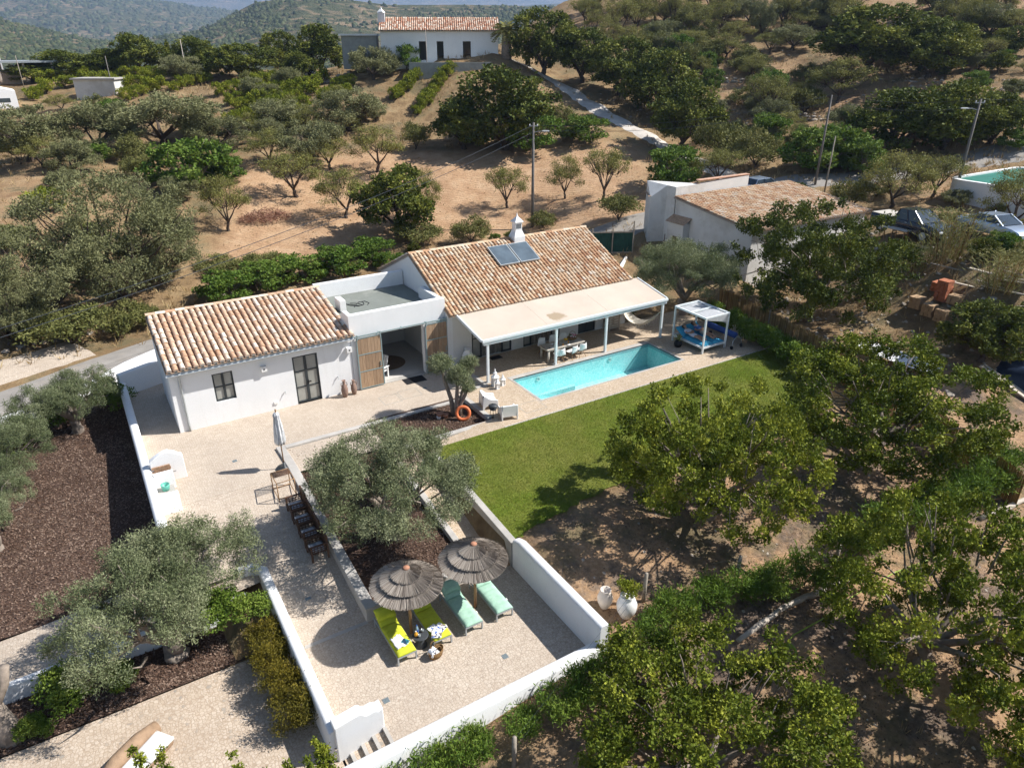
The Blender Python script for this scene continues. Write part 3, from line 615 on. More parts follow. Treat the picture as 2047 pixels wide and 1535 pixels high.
def barn_door(x0, x1, lab):
    d = MB(); y0, y1, z0, z1 = FY-.15, FY-.1, .05, 2.74; fw = .05
    d.box(x0,y0,z0,x0+fw,y1,z1); d.box(x1-fw,y0,z0,x1,y1,z1); d.box(x0+fw,y0,z1-fw,x1-fw,y1,z1); d.box(x0+fw,y0,z0,x1-fw,y1,z0+fw)
    zz = [z0+fw, .97, 1.86, z1-fw]
    for z in (.97,1.86): d.box(x0+fw,y0,z-.025,x1-fw,y1,z+.025)
    for x in (x0+.06,x1-.06): d.box(x-.025,y0-.03,z1-.1,x+.025,y0,z1+.16)
    o = d.build('barn_door', M['metal_frame'], gr); o['label'] = lab
    n = 7; pw = (x1-x0-2*fw)/n
    for i in range(3):
        za, zb_ = zz[i]+(.026 if i else 0), zz[i+1]-(.026 if i < 2 else 0)
        for k in range(n):
            xa = x0+fw+pw*k; mb = MB(); mb.box(xa+.004,y0+.012,za,xa+pw-.004,y1-.008,zb_); mb.build('plank', M['barn_wood'], o)
    MB().box(x1-.16,y0-.03,1.1,x1-.12,y0,1.35).build('handle', M['metal_frame'], o)
barn_door(10.2, 11.48, 'timber barn door slid open in full sun'); barn_door(13.83, 15.08, 'timber barn door half in the shadow of the pergola')
simple('rug_brown', (.20,.13,.08), .95, .15, 12)
mb = MB(); mb.lathe([(.98,.032),(1.0,.045),(.9,.05),(.02,.05)], 40, (12.55,33.1,0)); tag(mb.build('rug', M['rug_brown'], None), 'round brown rug on the floor inside the barn doors', 'rug')
ch = thing('wooden_chair', 'pale slatted wooden armchair just inside the barn doors', 'chair', (11.62,31.65,.03), R(-60))
mb = MB(); mb.obox((0,0,.36),(.56,.5,.05)); mb.build('seat', M['plastic_white'], ch); ch.matrix_basis
for k in range(4):
    mb = MB(); mb.obox((-.21+.14*k,.3,.72),(.1,.03,.75),0,0,R(-18)); o = mb.build('slat', M['plastic_white'], ch)
for sx in (-1,1):
    mb = MB(); mb.obox((sx*.32,.02,.58),(.1,.6,.03)); mb.build('armrest', M['plastic_white'], ch)
    for sy in (-.22,.24): mb = MB(); mb.obox((sx*.3,sy,.28),(.05,.06,.57)); mb.build('leg', M['plastic_white'], ch)
for o in ch.children: o.matrix_parent_inverse = Matrix.Identity(4)
ac = thing('air_conditioner', 'white air conditioner unit beside the tiled roof edge on flat roof', 'air conditioner', (10.55,33.6,3.24))
mb = MB(); mb.box(10.38,33.2,3.29,10.7,34.0,3.86); mb.build('case', M['plastic_white'], ac, bevel=.02)
mb = MB(); mb.box(10.702,33.3,3.4,10.712,33.8,3.8); mb.build('grille', M['charcoal'], ac)
mb = MB()
rnd = random.Random(4); p = [(11.3+.4*math.sin(i*.9)+.03*i, 34.0+.35*math.cos(i*1.3), 3.255) for i in range(18)]; mb.tube(p, .015, 5); tag(mb.build('cable', M['black_matt'], None, True), 'loose black cable curled on the flat roof', 'cable')

# ---------------------------------------------------------------- main house
mh = thing('main_house', 'white main house with old terracotta tile roof and chimney', 'building', (21,34,.2))
VY = 30.62
mb = MB(); wall_panel(mb, 15.32, 26.62, -.1, 3.1, VY, VY+.35, [(16.42,18.89,.25,2.5),(19.65,22.1,.25,2.5),(23.4,24.66,.25,2.45)]); merge(mb.build('wall', M['white_render'], mh))
gp = [(VY,-.1),(VY,3.08),(35,5.06),(39.4,3.1),(39.4,-.1)]
for x in (15.05,26.62):
    mb = MB(); mb.extr(gp, 'x', x, x+.27); mb.build('gable_wall', M['white_paint'], mh)
mb = MB(); mb.box(15.32,39.1,-.1,26.62,39.4,3.1); mb.build('rear_wall', M['white_paint'], mh)
mb = MB(); mb.box(15.32,VY+.35,-.1,26.6,39.1,.26); mb.box(15.4,33.2,.26,26.5,33.4,3); mb.build('floor', M['interior_floor'], mh)
rf = MB().extr([(30.35,3.06),(35,5.14),(39.6,3.1),(39.6,3.02),(35,5.06),(30.35,2.98)], 'x', 15.0, 26.95).build('roof', M['mortar'], mh)
sl_ = math.hypot(4.65,2.08); cv = Vector((0,4.65,2.08))
tile_roof(rf, (15.0,30.32,3.05), (1,0,0), cv, 11.95, sl_, .222, 16, 'tile_old', 300, 7)
tile_roof(rf, (26.95,39.6,3.1), (-1,0,0), (0,-4.6,2.04), 11.95, math.hypot(4.6,2.04), .30, 9, 'tile_old', 0, 8)
ridge_tiles(rf, (15.0,35.0,5.2), (26.95,35.0,5.2), .13, 'tile_old')
mb = MB(); mb.prism(rect(20.45,34.3,21.35,35.1),4.7,5.35); 
mb.add([(20.45,34.3,5.35),(21.35,34.3,5.35),(21.35,35.1,5.35),(20.45,35.1,5.35),(20.63,34.45,5.75),(21.17,34.45,5.75),(21.17,34.95,5.75),(20.63,34.95,5.75)], [(0,1,5,4),(1,2,6,5),(2,3,7,6),(3,0,4,7)])
mb.box(20.63,34.45,5.75,21.17,34.95,6.25); mb.box(20.55,34.37,6.25,21.25,35.03,6.3)
mb.add([(20.55,34.37,6.3),(21.25,34.37,6.3),(21.25,35.03,6.3),(20.55,35.03,6.3),(20.84,34.64,6.6),(20.96,34.64,6.6),(20.96,34.76,6.6),(20.84,34.76,6.6),(20.9,34.7,6.86)], [(0,1,5,4),(1,2,6,5),(2,3,7,6),(3,0,4,7),(4,5,8),(5,6,8),(6,7,8),(7,4,8)])
mb.v = [(21.82+(x-20.9)*.80,34.78+(y-34.7)*.8,5.2+(z_-5.2)*.9) for x,y,z_ in mb.v]
chy = mb.build('chimney', M['white_paint'], rf)
for k in range(6):
    mb = MB(); mb.box(21.65+.06*k,34.567,5.8,21.67+.06*k,34.5785,6.05); o = mb.build('slot', M['frame_dark'], rf)
def m_blind():
    m, t, b = new('reed_blind', .85, .2); wv = _n(t, 'ShaderNodeTexWave', bands_direction='X'); wv.inputs['Scale'].default_value = 8; wv.inputs['Distortion'].default_value = 3; t.links.new(geo(t), wv.inputs['Vector'])
    t.links.new(ramp(t, wv.outputs[1], [(.2, (.10,.085,.07)), (.8, (.42,.39,.34))]), b.inputs['Base Color'])
m_blind()
def french(x0, x1, leaf):
    window(mh, 'door', x0, x0+leaf, .26, 2.5, VY+.05, 1, 2, 'glass_curtain', .09); window(mh, 'door', x1-leaf, x1, .26, 2.5, VY+.05, 1, 2, 'glass_curtain', .09)
    n = int((x1-x0-2*leaf)/.07); mb = MB()
    for k in range(n):
        xa = x0+leaf+(x1-x0-2*leaf)*(k+.5)/n; mb.tube([(xa,VY+.08+.012*((k*7)%3),.3),(xa,VY+.08,2.48)], .026, 5)
    o = mb.build('reed_curtain', M['reed_blind'], mh); o['kind'] = 'stuff'
french(16.42,18.89,.62); french(19.65,22.1,.56)
window(mh, 'door', 23.4,24.66,.26,2.45,VY+.06,2,1,'glass_dark',.09)
pg = thing('pergola', 'veranda roof of sand-coloured panels on white posts beside the pool', 'pergola', (21.5,29,DZ))
def m_canopy():
    m, t, b = new('canopy', .8, .25); v = geo(t)
    c = ramp(t, noise(t, .35, 5, .6, v), [(.3, (.50,.415,.335)), (.7, (.60,.51,.42))])
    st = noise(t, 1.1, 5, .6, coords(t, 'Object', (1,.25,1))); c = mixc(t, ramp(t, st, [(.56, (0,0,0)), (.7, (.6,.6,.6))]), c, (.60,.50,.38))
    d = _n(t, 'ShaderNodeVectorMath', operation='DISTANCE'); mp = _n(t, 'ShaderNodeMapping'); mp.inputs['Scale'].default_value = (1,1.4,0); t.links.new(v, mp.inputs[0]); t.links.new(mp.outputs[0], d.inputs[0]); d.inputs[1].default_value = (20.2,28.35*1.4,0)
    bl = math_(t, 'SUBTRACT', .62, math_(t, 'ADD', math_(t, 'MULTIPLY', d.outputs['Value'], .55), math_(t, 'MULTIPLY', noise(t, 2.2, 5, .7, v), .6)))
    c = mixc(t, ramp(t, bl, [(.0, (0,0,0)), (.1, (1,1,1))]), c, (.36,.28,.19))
    t.links.new(c, b.inputs['Base Color'])
m_canopy()
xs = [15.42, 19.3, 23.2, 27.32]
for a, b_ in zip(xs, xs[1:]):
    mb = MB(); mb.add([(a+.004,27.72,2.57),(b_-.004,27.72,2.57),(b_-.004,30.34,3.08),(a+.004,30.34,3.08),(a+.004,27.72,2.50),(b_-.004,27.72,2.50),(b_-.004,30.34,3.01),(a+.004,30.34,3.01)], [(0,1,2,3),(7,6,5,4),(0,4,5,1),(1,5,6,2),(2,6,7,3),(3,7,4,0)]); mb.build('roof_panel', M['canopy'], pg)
simple('white_metal', (.76,.80,.80), .4, .03, 3)
mb = MB(); mb.box(15.4,27.6,2.46,27.34,27.72,2.6); mb.build('fascia', M['white_metal'], pg, bevel=.01)
mb = MB(); mb.box(15.5,27.66,2.3,27.3,27.8,2.458); mb.build('beam', M['white_metal'], pg)
for x in (15.4,27.34):
    mb = MB(); mb.beam((x,27.72,2.545),(x,30.3,3.045),.07,.14); mb.build('side_beam', M['white_metal'], pg)
for x in (15.74,19.82,23.1,27.1):
    mb = MB(); mb.box(x-.06,27.69,DZ,x+.06,27.81,2.3); mb.build('post', M['white_metal'], pg, bevel=.01)
    mb = MB(); mb.box(x-.14,27.62,DZ+.001,x+.14,27.9,DZ+.02); mb.build('base_plate', M['concrete'], pg)
# solar panels on the roof
nrm = Vector((0,-2.08,4.65)).normalized(); vs_ = cv.normalized()
for i, x in enumerate((19.52,20.86)):
    t = thing('solar_panel', ['dusty solar panel on the tile roof, the one farther from the chimney' , 'dusty solar panel on the tile roof directly below the chimney'][i], 'solar panel', (x+.62,33.6,4.6))
    o0 = Vector((x,32.86,0)); o0.z = 3.05+(32.86-30.32)*2.08/4.65; o0 += nrm*.17
    def P(u,v,n): return o0 + Vector((u,0,0)) + vs_*v + nrm*n
    mb = MB(); mb.add([P(u,v,n) for n in (0,.09) for u,v in ((0,0),(1.26,0),(1.26,1.66),(0,1.66))], [(0,3,2,1),(4,5,6,7),(0,1,5,4),(1,2,6,5),(2,3,7,6),(3,0,4,7)]); mb.build('frame', M['metal_grey'], t)
    mb = MB(); mb.quad(P(.05,.05,.094),P(1.21,.05,.094),P(1.21,1.61,.094),P(.05,1.61,.094)); mb.build('glass', M['solar_glass'], t)
    mb = MB()
    for u in (.15,1.1): mb.beam(P(u,.2,-.14),P(u,.2,0),.04); mb.beam(P(u,1.5,-.14),P(u,1.5,0),.04)
    mb.build('bracket', M['metal_grey'], t)

# ---------------------------------------------------------------- sun terrace furniture
def cloth(name, col, var=.1): return simple(name, col, .9, var, 7, .25, 60)
cloth('lime_cushion', (.50,.53,.035)); cloth('mint_cushion', (.36,.56,.43)); cloth('white_cloth', (.80,.80,.82), .05); cloth('blue_cloth', (.05,.32,.50)); cloth('navy_cloth', (.03,.07,.25)); cloth('grey_cloth', (.42,.43,.44))
def soft_box(mb, x0, y0, z0, x1, y1, z1, nx=5, ny=9, puff=.02, seed=0, seam=0):
    """cushion: a box with a gently uneven, edge-rounded top"""
    rnd = random.Random(seed); top = []; 
    for j in range(ny+1):
        for i in range(nx+1):
            u, v = i/nx, j/ny; e = min(u,1-u)*4; f = min(v,1-v)*8; r = min(1,e)**.5*min(1,f)**.5
            top.append((x0+(x1-x0)*u, y0+(y1-y0)*v, z0+(z1-z0)*(.45+.55*r)+puff*(rnd.random()-.5)*r-(.028*r if seam and j%seam == 0 and 0 < j < ny else 0)))
    n = nx+1; fs = [(j*n+i,j*n+i+1,(j+1)*n+i+1,(j+1)*n+i) for j in range(ny) for i in range(nx)]
    rim = [i for i in range(n)]+[j*n+nx for j in range(1,ny+1)]+[ny*n+i for i in range(nx-1,-1,-1)]+[j*n for j in range(ny-1,0,-1)]
    k = len(top); low = [(top[i][0],top[i][1],z0) for i in rim]; m = len(rim)
    fs += [(rim[a],k+a,k+(a+1)%m,rim[(a+1)%m]) for a in range(m)] + [tuple(k+a for a in range(m))]
    return mb.add(top+low, fs)
def lounger(label, cush, x, pillow, seed):
    t = thing('sun_lounger', label, 'sun lounger', group='sun loungers under the thatched parasols')
    for sx in (-.29,.29):
        for y in (.04,1.86):
            mb = MB(); mb.obox((sx,y,.15),(.045,.05,.30)); mb.build('leg', M['metal_grey'], t)
        mb = MB(); mb.obox((sx,.98,.30),(.04,1.96,.045)); mb.build('side_rail', M['metal_grey'], t)
    mb = MB(); mb.obox((0,.02,.30),(.54,.04,.045)); mb.obox((0,1.94,.30),(.54,.04,.045)); mb.build('cross_rail', M['metal_grey'], t)
    mb = MB(); soft_box(mb,-.29,.01,.325,.29,1.38,.42,8,24,.022,seed,6); mb.build('mattress', M[cush], t, True)
    mb = MB(); soft_box(mb,-.29,0,0,.29,.62,.095,8,12,.022,seed+1,6)
    for i, v in enumerate(mb.v): yy, zz = v[1], v[2]; mb.v[i] = (v[0], 1.39+yy*.88-zz*.47, .325+yy*.47+zz*.88)
    mb.build('backrest', M[cush], t, True)
    if pillow:
        mb = MB(); soft_box(mb,-.30,0,0,.30,.42,.15,6,6,.03,seed+2)
        for i, v in enumerate(mb.v): yy, zz = v[1]+.18, v[2]+.075; mb.v[i] = (v[0], 1.39+yy*.88-zz*.47, .325+yy*.47+zz*.88)
        mb.build('pillow', M[cush], t, True)
    mb = MB(); mb.obox((.315,.42,.34),(.03,.08,.05)); mb.build('clip', M['plastic_white'], t)
    place(t, (x,14.93,-1.3)); return t
lounger('lime green sun lounger nearest the ramp with white towel on it', 'lime_cushion', 5.55, True, 1)
lounger('lime green sun lounger with open magazines on its foot end', 'lime_cushion', 6.74, False, 5)
lounger('mint green sun lounger with a thick pillow in parasol shade', 'mint_cushion', 7.84, True, 9)
lounger('mint green sun lounger nearest the tall white wall', 'mint_cushion', 8.96, False, 14)
def m_thatch():
    m, t, b = new('thatch', .95, .1); gi = _n(t, 'ShaderNodeNewGeometry').outputs['Random Per Island']
    c = ramp(t, gi, [(0,(.11,.09,.075)), (.25,(.25,.21,.175)), (.7,(.36,.315,.27)), (1,(.48,.43,.37))]); t.links.new(c, b.inputs['Base Color'])
m_thatch()
def parasol(label, x, y):
    t = thing('thatched_parasol', label, 'parasol', group='thatched parasols over the loungers')
    mb = MB(); mb.tube([(0,0,0),(.01,0,1.2),(0,0,2.42)], [.05,.045,.04], 10); mb.build('pole', M['wood_pole'], t, True)
    rnd = random.Random(int(x*10)); top_r = .0
    for ti, (r0, z0, r1, z1, n) in enumerate([(1.13,2.0,.50,2.25,420),(.82,2.215,.28,2.40,330),(.47,2.40,.03,2.60,240)]):
        mb = MB()
        mb.lathe([(r1,z1-.03),(r0*.97,z0-.015),(r0*.96,z0-.06),(r1,z1-.05)], 48)
        for k in range(n*2):
            a = 2*math.pi*k/(n*2)+rnd.uniform(-.01,.01); w = 2*math.pi*r0/n*.55; ra = r0+rnd.uniform(-.035,.035); rb = r1+rnd.uniform(0,.03)
            ca, sa = math.cos(a), math.sin(a); h = rnd.uniform(0,.022); tl = rnd.uniform(-.04,.04)
            ax, ay = ra*math.cos(a+tl), ra*math.sin(a+tl); f = (ra-r1)/(r0-r1); za = z1+(z0-z1)*f
            mb.add([(ax-sa*w/2,ay+ca*w/2,za+h-.012),(ax+sa*w/2,ay-ca*w/2,za+h),(rb*ca+sa*w*.2,rb*sa-ca*w*.2,z1+h),(rb*ca-sa*w*.2,rb*sa+ca*w*.2,z1+h)], [(0,1,2,3)])
        mb.build('thatch_tier', M['thatch'], t)
    mb = MB(); mb.lathe([(.02,2.57),(.105,2.575),(.11,2.605),(.08,2.635),(.01,2.65)], 16); mb.build('cap', M['terracotta'], t, True)
    place(t, (x,y,-1.3)); return t
parasol('round thatched parasol over the lime green loungers', 6.13, 15.98); parasol('round thatched parasol over the mint green loungers', 8.4, 15.9)
t = thing('side_table', 'small black round side table between the lime loungers', 'table', (6.17,15.35,-1.3))
mb = MB(); mb.lathe([(.19,0),(.20,.02),(.12,.18),(.09,.26),(.13,.34),(.24,.40)], 20); mb.build('base', M['charcoal'], t, True); 
mb = MB(); mb.lathe([(.24,.40),(.255,.41),(.255,.425),(.24,.43),(.01,.43)], 24); mb.build('tabletop', M['charcoal'], t, True)
for o in t.children: o.matrix_parent_inverse = Matrix.Identity(4)
def m_clear(name, col):
    m, tt, b = new(name, .1, .6); b.inputs['Base Color'].default_value = (*col,1); b.inputs['Transmission Weight'].default_value = .5
m_clear('bottle_blue', (.45,.68,.80)); m_clear('glass_clear', (.75,.82,.82)); simple('orange_juice', (.80,.36,.04), .4); simple('blue_cap', (.02,.10,.45), .4)
tz = -1.3+.432
bt = thing('water_bottle', 'tall clear water bottle with blue cap on side table', 'bottle', (6.12,15.45,tz))
mb = MB(); mb.lathe([(.04,0),(.043,.02),(.043,.2),(.03,.26),(.014,.29),(.014,.31)], 12, (6.12,15.45,tz)); mb.build('body', M['bottle_blue'], bt, True)
mb = MB(); mb.lathe([(.045,.08),(.0455,.085),(.0455,.15),(.045,.155)], 12, (6.12,15.45,tz)); mb.build('label_band', M['blue_cap'], bt); mb = MB(); mb.lathe([(.018,.305),(.018,.335)], 10, (6.12,15.45,tz)); mb.build('cap', M['blue_cap'], bt)
bt = thing('juice_bottle', 'round orange juice bottle on side table', 'bottle', (6.04,15.36,tz)); mb = MB(); mb.lathe([(.035,0),(.055,.03),(.058,.09),(.035,.14),(.018,.16),(.018,.18)], 12, (6.04,15.36,tz)); mb.build('body', M['orange_juice'], bt, True); MB().lathe([(.02,.181),(.02,.2)], 10, (6.04,15.36,tz)).build('cap', M['plastic_white'], bt)
for x, y, l in ((6.11,15.27,'empty drinking glass beside the juice bottle on side table'),(6.28,15.42,'empty drinking glass behind the water bottle on side table')):
    mb = MB(); mb.lathe([(.03,0),(.04,.1),(.036,.1),(.027,.008)], 12, (x,y,tz)); tag(mb.build('drinking_glass', M['glass_clear'], None, True), l, 'glass')
def sheet_cloth(name, cx, cy, z, w, h, rz, mat, seed, amp=.02, nx=8, ny=10, thick=.02):
    rnd = random.Random(seed); mb = MB(); vs = []
    for j in range(ny+1):
        for i in range(nx+1):
            u, v = i/nx-.5, j/ny-.5; px = u*w*(1+.1*math.sin(v*6+seed)); py = v*h*(1+.08*math.sin(u*7))
            x = cx+px*math.cos(rz)-py*math.sin(rz); y = cy+px*math.sin(rz)+py*math.cos(rz)
            vs.append((x,y,z+thick+amp*(math.sin(u*19+seed)*math.cos(v*13)+rnd.uniform(-.6,.6))*.5))
    n = nx+1; fs = [(j*n+i,j*n+i+1,(j+1)*n+i+1,(j+1)*n+i) for j in range(ny) for i in range(nx)]
    mb.add(vs, fs); o = mb.build(name, M[mat], None, True); s = o.modifiers.new('s','SOLIDIFY'); s.thickness = thick; return o
tag(sheet_cloth('towel',5.5,15.42,-.88,.36,.5,R(8),'white_cloth',3,.04), 'crumpled white towel on the lime lounger nearest the ramp', 'towel')
def m_print(name, base, inks, scale, seed):
    m, t, b = new(name, .5, .4); v = coords(t, 'Object'); mp = _n(t, 'ShaderNodeMapping'); mp.inputs['Location'].default_value = (seed,seed*1.7,0); t.links.new(v, mp.inputs[0])
    vo = _n(t, 'ShaderNodeTexVoronoi', distance='CHEBYCHEV'); vo.inputs['Scale'].default_value = scale; t.links.new(mp.outputs[0], vo.inputs['Vector']); sp = _n(t, 'ShaderNodeSeparateColor'); t.links.new(vo.outputs[1], sp.inputs[0])
    st = [(0, base), (.45, base)]; st += [(.45+.55*(i+.01)/len(inks), c) for i, c in enumerate(inks)]
    t.links.new(ramp(t, sp.outputs[0], st, 'CONSTANT'), b.inputs['Base Color'])
m_print('magazine_print', (.80,.80,.78), [(.08,.09,.10),(.35,.28,.24),(.05,.14,.5),(.7,.6,.5),(.15,.14,.14),(.8,.8,.8)], 16, 2)
m_print('book_print', (.02,.05,.09), [(.03,.2,.25),(.05,.35,.33),(.02,.06,.12),(.4,.6,.6)], 22, 5)
def book(name, label, x, y, z, w, h, rz, mat, tilt=0, th=.02):
    t = thing(name, label, name.split('_')[-1], (x,y,z), rz)
    a = MB().obox((0,0,th/2),(w,h,th)).build('pages', M['plastic_white'], t); b = MB().obox((0,0,th+.002),(w+.01,h+.01,.003)).build('cover', M[mat], t)
    for o in (a,b): o.matrix_parent_inverse = Matrix.Identity(4)
book('paperback_book', 'dark blue paperback lying on the white towel', 5.66, 15.3, -.845, .16, .22, R(35), 'book_print')
for i, (x,y,rz,l) in enumerate([(6.64,15.35,R(20),'open magazine with photos on the lime lounger, closest to lounger head'),(6.83,15.3,R(28),'open magazine page spread hanging towards the mint lounger'),(6.62,15.12,R(-30),'crumpled newspaper pages near the wicker basket')]):
    book('open_magazine', l, x, y, -.89+.008*i, .30, .34, rz, 'magazine_print', th=.012)
def m_wicker():
    m, t, b = new('wicker', .85, .2); v = coords(t, 'Object'); wv = _n(t, 'ShaderNodeTexWave', bands_direction='Z'); wv.inputs['Scale'].default_value = 22; wv.inputs['Distortion'].default_value = 2; t.links.new(v, wv.inputs['Vector'])
    t.links.new(ramp(t, math_(t,'MULTIPLY', wv.outputs[1], noise(t, 40, 3, .6, v)), [(.1,(.16,.085,.035)),(.5,(.42,.26,.12))]), b.inputs['Base Color']); t.links.new(bump(t, wv.outputs[1], .6, .02), b.inputs['Normal'])
m_wicker()
t = thing('wicker_basket', 'oval wicker basket with loop handles and a white cloth inside', 'basket', (6.38,14.72,-1.3), R(15))
mb = MB(); mb.lathe([(.17,0),(.20,.01),(.235,.14),(.25,.26),(.238,.265),(.225,.15),(.18,.03),(.02,.025)], 26, sx=1.08, sy=.72); mb.build('body', M['wicker'], t, True)
for sy in (-.12,.12):
    mb = MB(); mb.tube([(-.11,sy,.25),(-.10,sy*1.1,.38),(-.04,sy*1.15,.47),(.04,sy*1.15,.47),(.10,sy*1.1,.38),(.11,sy,.25)], .012, 7); mb.build('handle', M['wicker'], t, True)
mb = MB(); soft_box(mb,-.24,-.12,.16,.04,.13,.34,6,6,.09,8); mb.build('cloth', M['white_cloth'], t, True)
for o in t.children: o.matrix_parent_inverse = Matrix.Identity(4)
# floor drains
for i,(x,y,z,l) in enumerate([(9.05-.9,13.6,-1.298,'small steel floor drain in front of the mint loungers'),(4.45,14.0,-1.298,'small steel floor drain near the curved stair parapet'),(3.75,18.9,None,'small steel floor drain on the shaded ramp'),(3.4,27.2,.002,'small steel floor drain in the middle of the patio'),(13.0,29.3,.002,'small steel floor drain in the pergola shadow')]):
    z = float(ramp_z(y))+.002 if z is None else z; mb = MB(); mb.box(x-.09,y-.09,z-.02,x+.09,y+.09,z+.004)
    tag(mb.build('floor_drain', M['grate'], None), l, 'drain', 'floor drains in the paving')

# ---------------------------------------------------------------- ramp and patio furniture
t = thing('market_umbrella', 'closed white market umbrella with wooden pole and round base', 'umbrella', (4.99,25.55,0))
mb = MB(); mb.lathe([(.32,.0),(.33,.03),(.31,.07),(.06,.09),(.05,.3),(.02,.3)], 24); mb.build('base', M['charcoal'], t, True)
mb = MB(); mb.tube([(0,0,.05),(0,0,2.62)], .024, 8); mb.lathe([(.02,2.6),(.035,2.64),(.02,2.70),(.005,2.72)], 8); mb.build('pole', M['wood_pole'], t, True)
def m_pleat():
    m, tt, b = new('pleated_cloth', .9, .2); c = ramp(tt, noise(tt, 3, 4, .6, coords(tt,'Object',(9,9,.6))), [(.42,(.36,.37,.38)),(.52,(.76,.76,.75))]); tt.links.new(c, b.inputs['Base Color'])
m_pleat()
mb = MB(); n = 40; prof = [(.07,2.55),(.12,2.45),(.10,2.35),(.14,2.0),(.175,1.6),(.19,1.3),(.16,1.15),(.06,1.12)]; vs = []
for r, z in prof:
    for j in range(n): a = 2*math.pi*j/n; rr = r*(1+.22*math.cos(a*8)); vs.append((rr*math.cos(a),rr*math.sin(a),z))
mb.add(vs, [(i*n+j,i*n+(j+1)%n,(i+1)*n+(j+1)%n,(i+1)*n+j) for i in range(len(prof)-1) for j in range(n)]+[tuple(range(n))]); mb.build('canopy', M['pleated_cloth'], t, True)
for o in t.children: o.matrix_parent_inverse = Matrix.Identity(4)
m_print('striped_cushion', (.40,.42,.45), [(.55,.56,.58),(.16,.17,.2),(.62,.62,.62)], 9, 3)
def wood_chair(label, y):
    t = thing('wooden_armchair', label, 'armchair', group='dark wooden armchairs lined up on the ramp')
    W = M['wood_dark']
    for sx in (-.3,.3):
        for sy, h in ((-.28,.62),(.28,.98)): mb = MB(); mb.obox((sx,sy,h/2),(.06,.06,h)); mb.build('leg', W, t)
        mb = MB(); mb.obox((sx,-.02,.63),(.08,.62,.035)); mb.build('armrest', W, t)
        mb = MB()
        for k in range(3): mb.obox((sx,0,.36+.085*k),(.02,.5,.022))
        for k in range(4): mb.obox((sx,-.18+.12*k,.45),(.024,.022,.34))
        mb.build('side_lattice', W, t)
    mb = MB(); mb.obox((0,0,.33),(.56,.54,.05)); mb.build('seat', W, t)
    mb = MB(); mb.obox((0,.28,.93),(.6,.05,.08)); mb.obox((0,.28,.42),(.56,.04,.06)); mb.build('back_rail', W, t)
    for k in range(6): mb = MB(); mb.obox((-.235+.094*k,.28,.67),(.06,.022,.46)); mb.build('back_slat', W, t)
    mb = MB(); mb.obox((0,-.29,.3),(.54,.03,.08)); mb.build('apron', W, t)
    mb = MB(); soft_box(mb,-.26,-.26,.355,.26,.24,.44,6,6,.015,int(y*7)); mb.build('cushion', M['striped_cushion'], t, True)
    place(t, (4.66,y,float(ramp_z(y))), R(-90)); return t
for y, l in ((20.5,'dark wooden lattice armchair at the lower end of the row'),(21.27,'dark wooden lattice armchair, second up from the lower end'),(22.02,'dark wooden lattice armchair, third up from the lower end'),(22.78,'dark wooden lattice armchair at the upper end beside bamboo frame')): wood_chair(l, y)
t = thing('bamboo_frame', 'open bamboo frame rack with a slatted top beside the armchairs', 'rack', (4.55,24.0,float(ramp_z(24.0))))
for x in (-.33,.33):
    for y in (-.42,.42): mb = MB(); mb.tube([(x,y,0),(x,y,.82)], .02, 6); mb.build('post', M['wood_pole'], t, True)
mb = MB()
for z in (.12,.82):
    for x in (-.33,.33): mb.tube([(x,-.42,z),(x,.42,z)], .018, 6)
    for y in (-.42,.42): mb.tube([(-.33,y,z),(.33,y,z)], .018, 6)
mb.build('rail', M['wood_pole'], t, True)
for k in range(12): mb = MB(); mb.tube([(-.33,.0+.035*k,.83),(.33,.0+.035*k,.83)], .009, 5); mb.build('slat', M['wood_dark'], t, True)
for o in t.children: o.matrix_parent_inverse = Matrix.Identity(4)
# built-in barbecue
t = thing('barbecue', 'white built-in barbecue with curved screen wall, brick firebox and counter', 'barbecue', (.9,26,-.2))
mb = MB(); pr = [(.36,-.3),(.36,1.0)]+[(.36+.10*k,1.0+.28*math.sin(min(1,k/7)*math.pi/2)) for k in range(1,8)]+[(1.2,1.2),(1.32,1.14),(1.42,1.04),(1.5,1.02),(1.55,.96),(1.56,-.3)]
mb.extr(pr, 'y', 27.0, 27.26); mb.build('screen_wall', M['white_paint'], t, bevel=.02)
mb = MB(); mb.box(.37,26.42,-.6,1.06,26.62,.72); mb.build('side_wall', M['white_paint'], t, bevel=.02); mb = MB(); mb.box(.37,24.75,-.8,1.02,25.15,.62); mb.build('side_wall', M['white_paint'], t, bevel=.02)
mb = MB(); mb.box(.37,25.15,-.8,.98,26.42,.18); mb.build('counter', M['concrete'], t)
simple('firebrick', (.36,.225,.14), .9, .2, 9, .4, 20)
for r in range(5):
    for k in range(3): mb = MB(); x0 = .38+.22*k+(.08 if r%2 else 0); mb.box(x0,26.93,.32+.09*r,min(x0+.21,1.05),26.997,.405+.09*r); mb.build('brick', M['firebrick'], t)
mb = MB(); mb.box(.37,26.625,-.6,1.06,26.925,.3); mb.build('hearth', M['firebrick'], t)
mb = MB()
for k in range(8): mb.tube([(.4+.085*k,26.64,.45),(.4+.085*k,26.92,.45)], .008, 5)
mb.tube([(.5,26.78,.46),(1.2,26.8,.5)], .012, 5); mb.build('grill', M['black_matt'], t)
for o in t.children: pass
simple('green_glass', (.12,.42,.33), .3); 
mb = MB(); mb.lathe([(.10,0),(.13,.02),(.15,.14),(.16,.26),(.145,.26),(.12,.05),(.02,.03)], 14, (.68,26.1,.181)); tag(mb.build('bucket', M['green_glass'], None, True), 'pale green bucket standing on the barbecue counter', 'bucket')
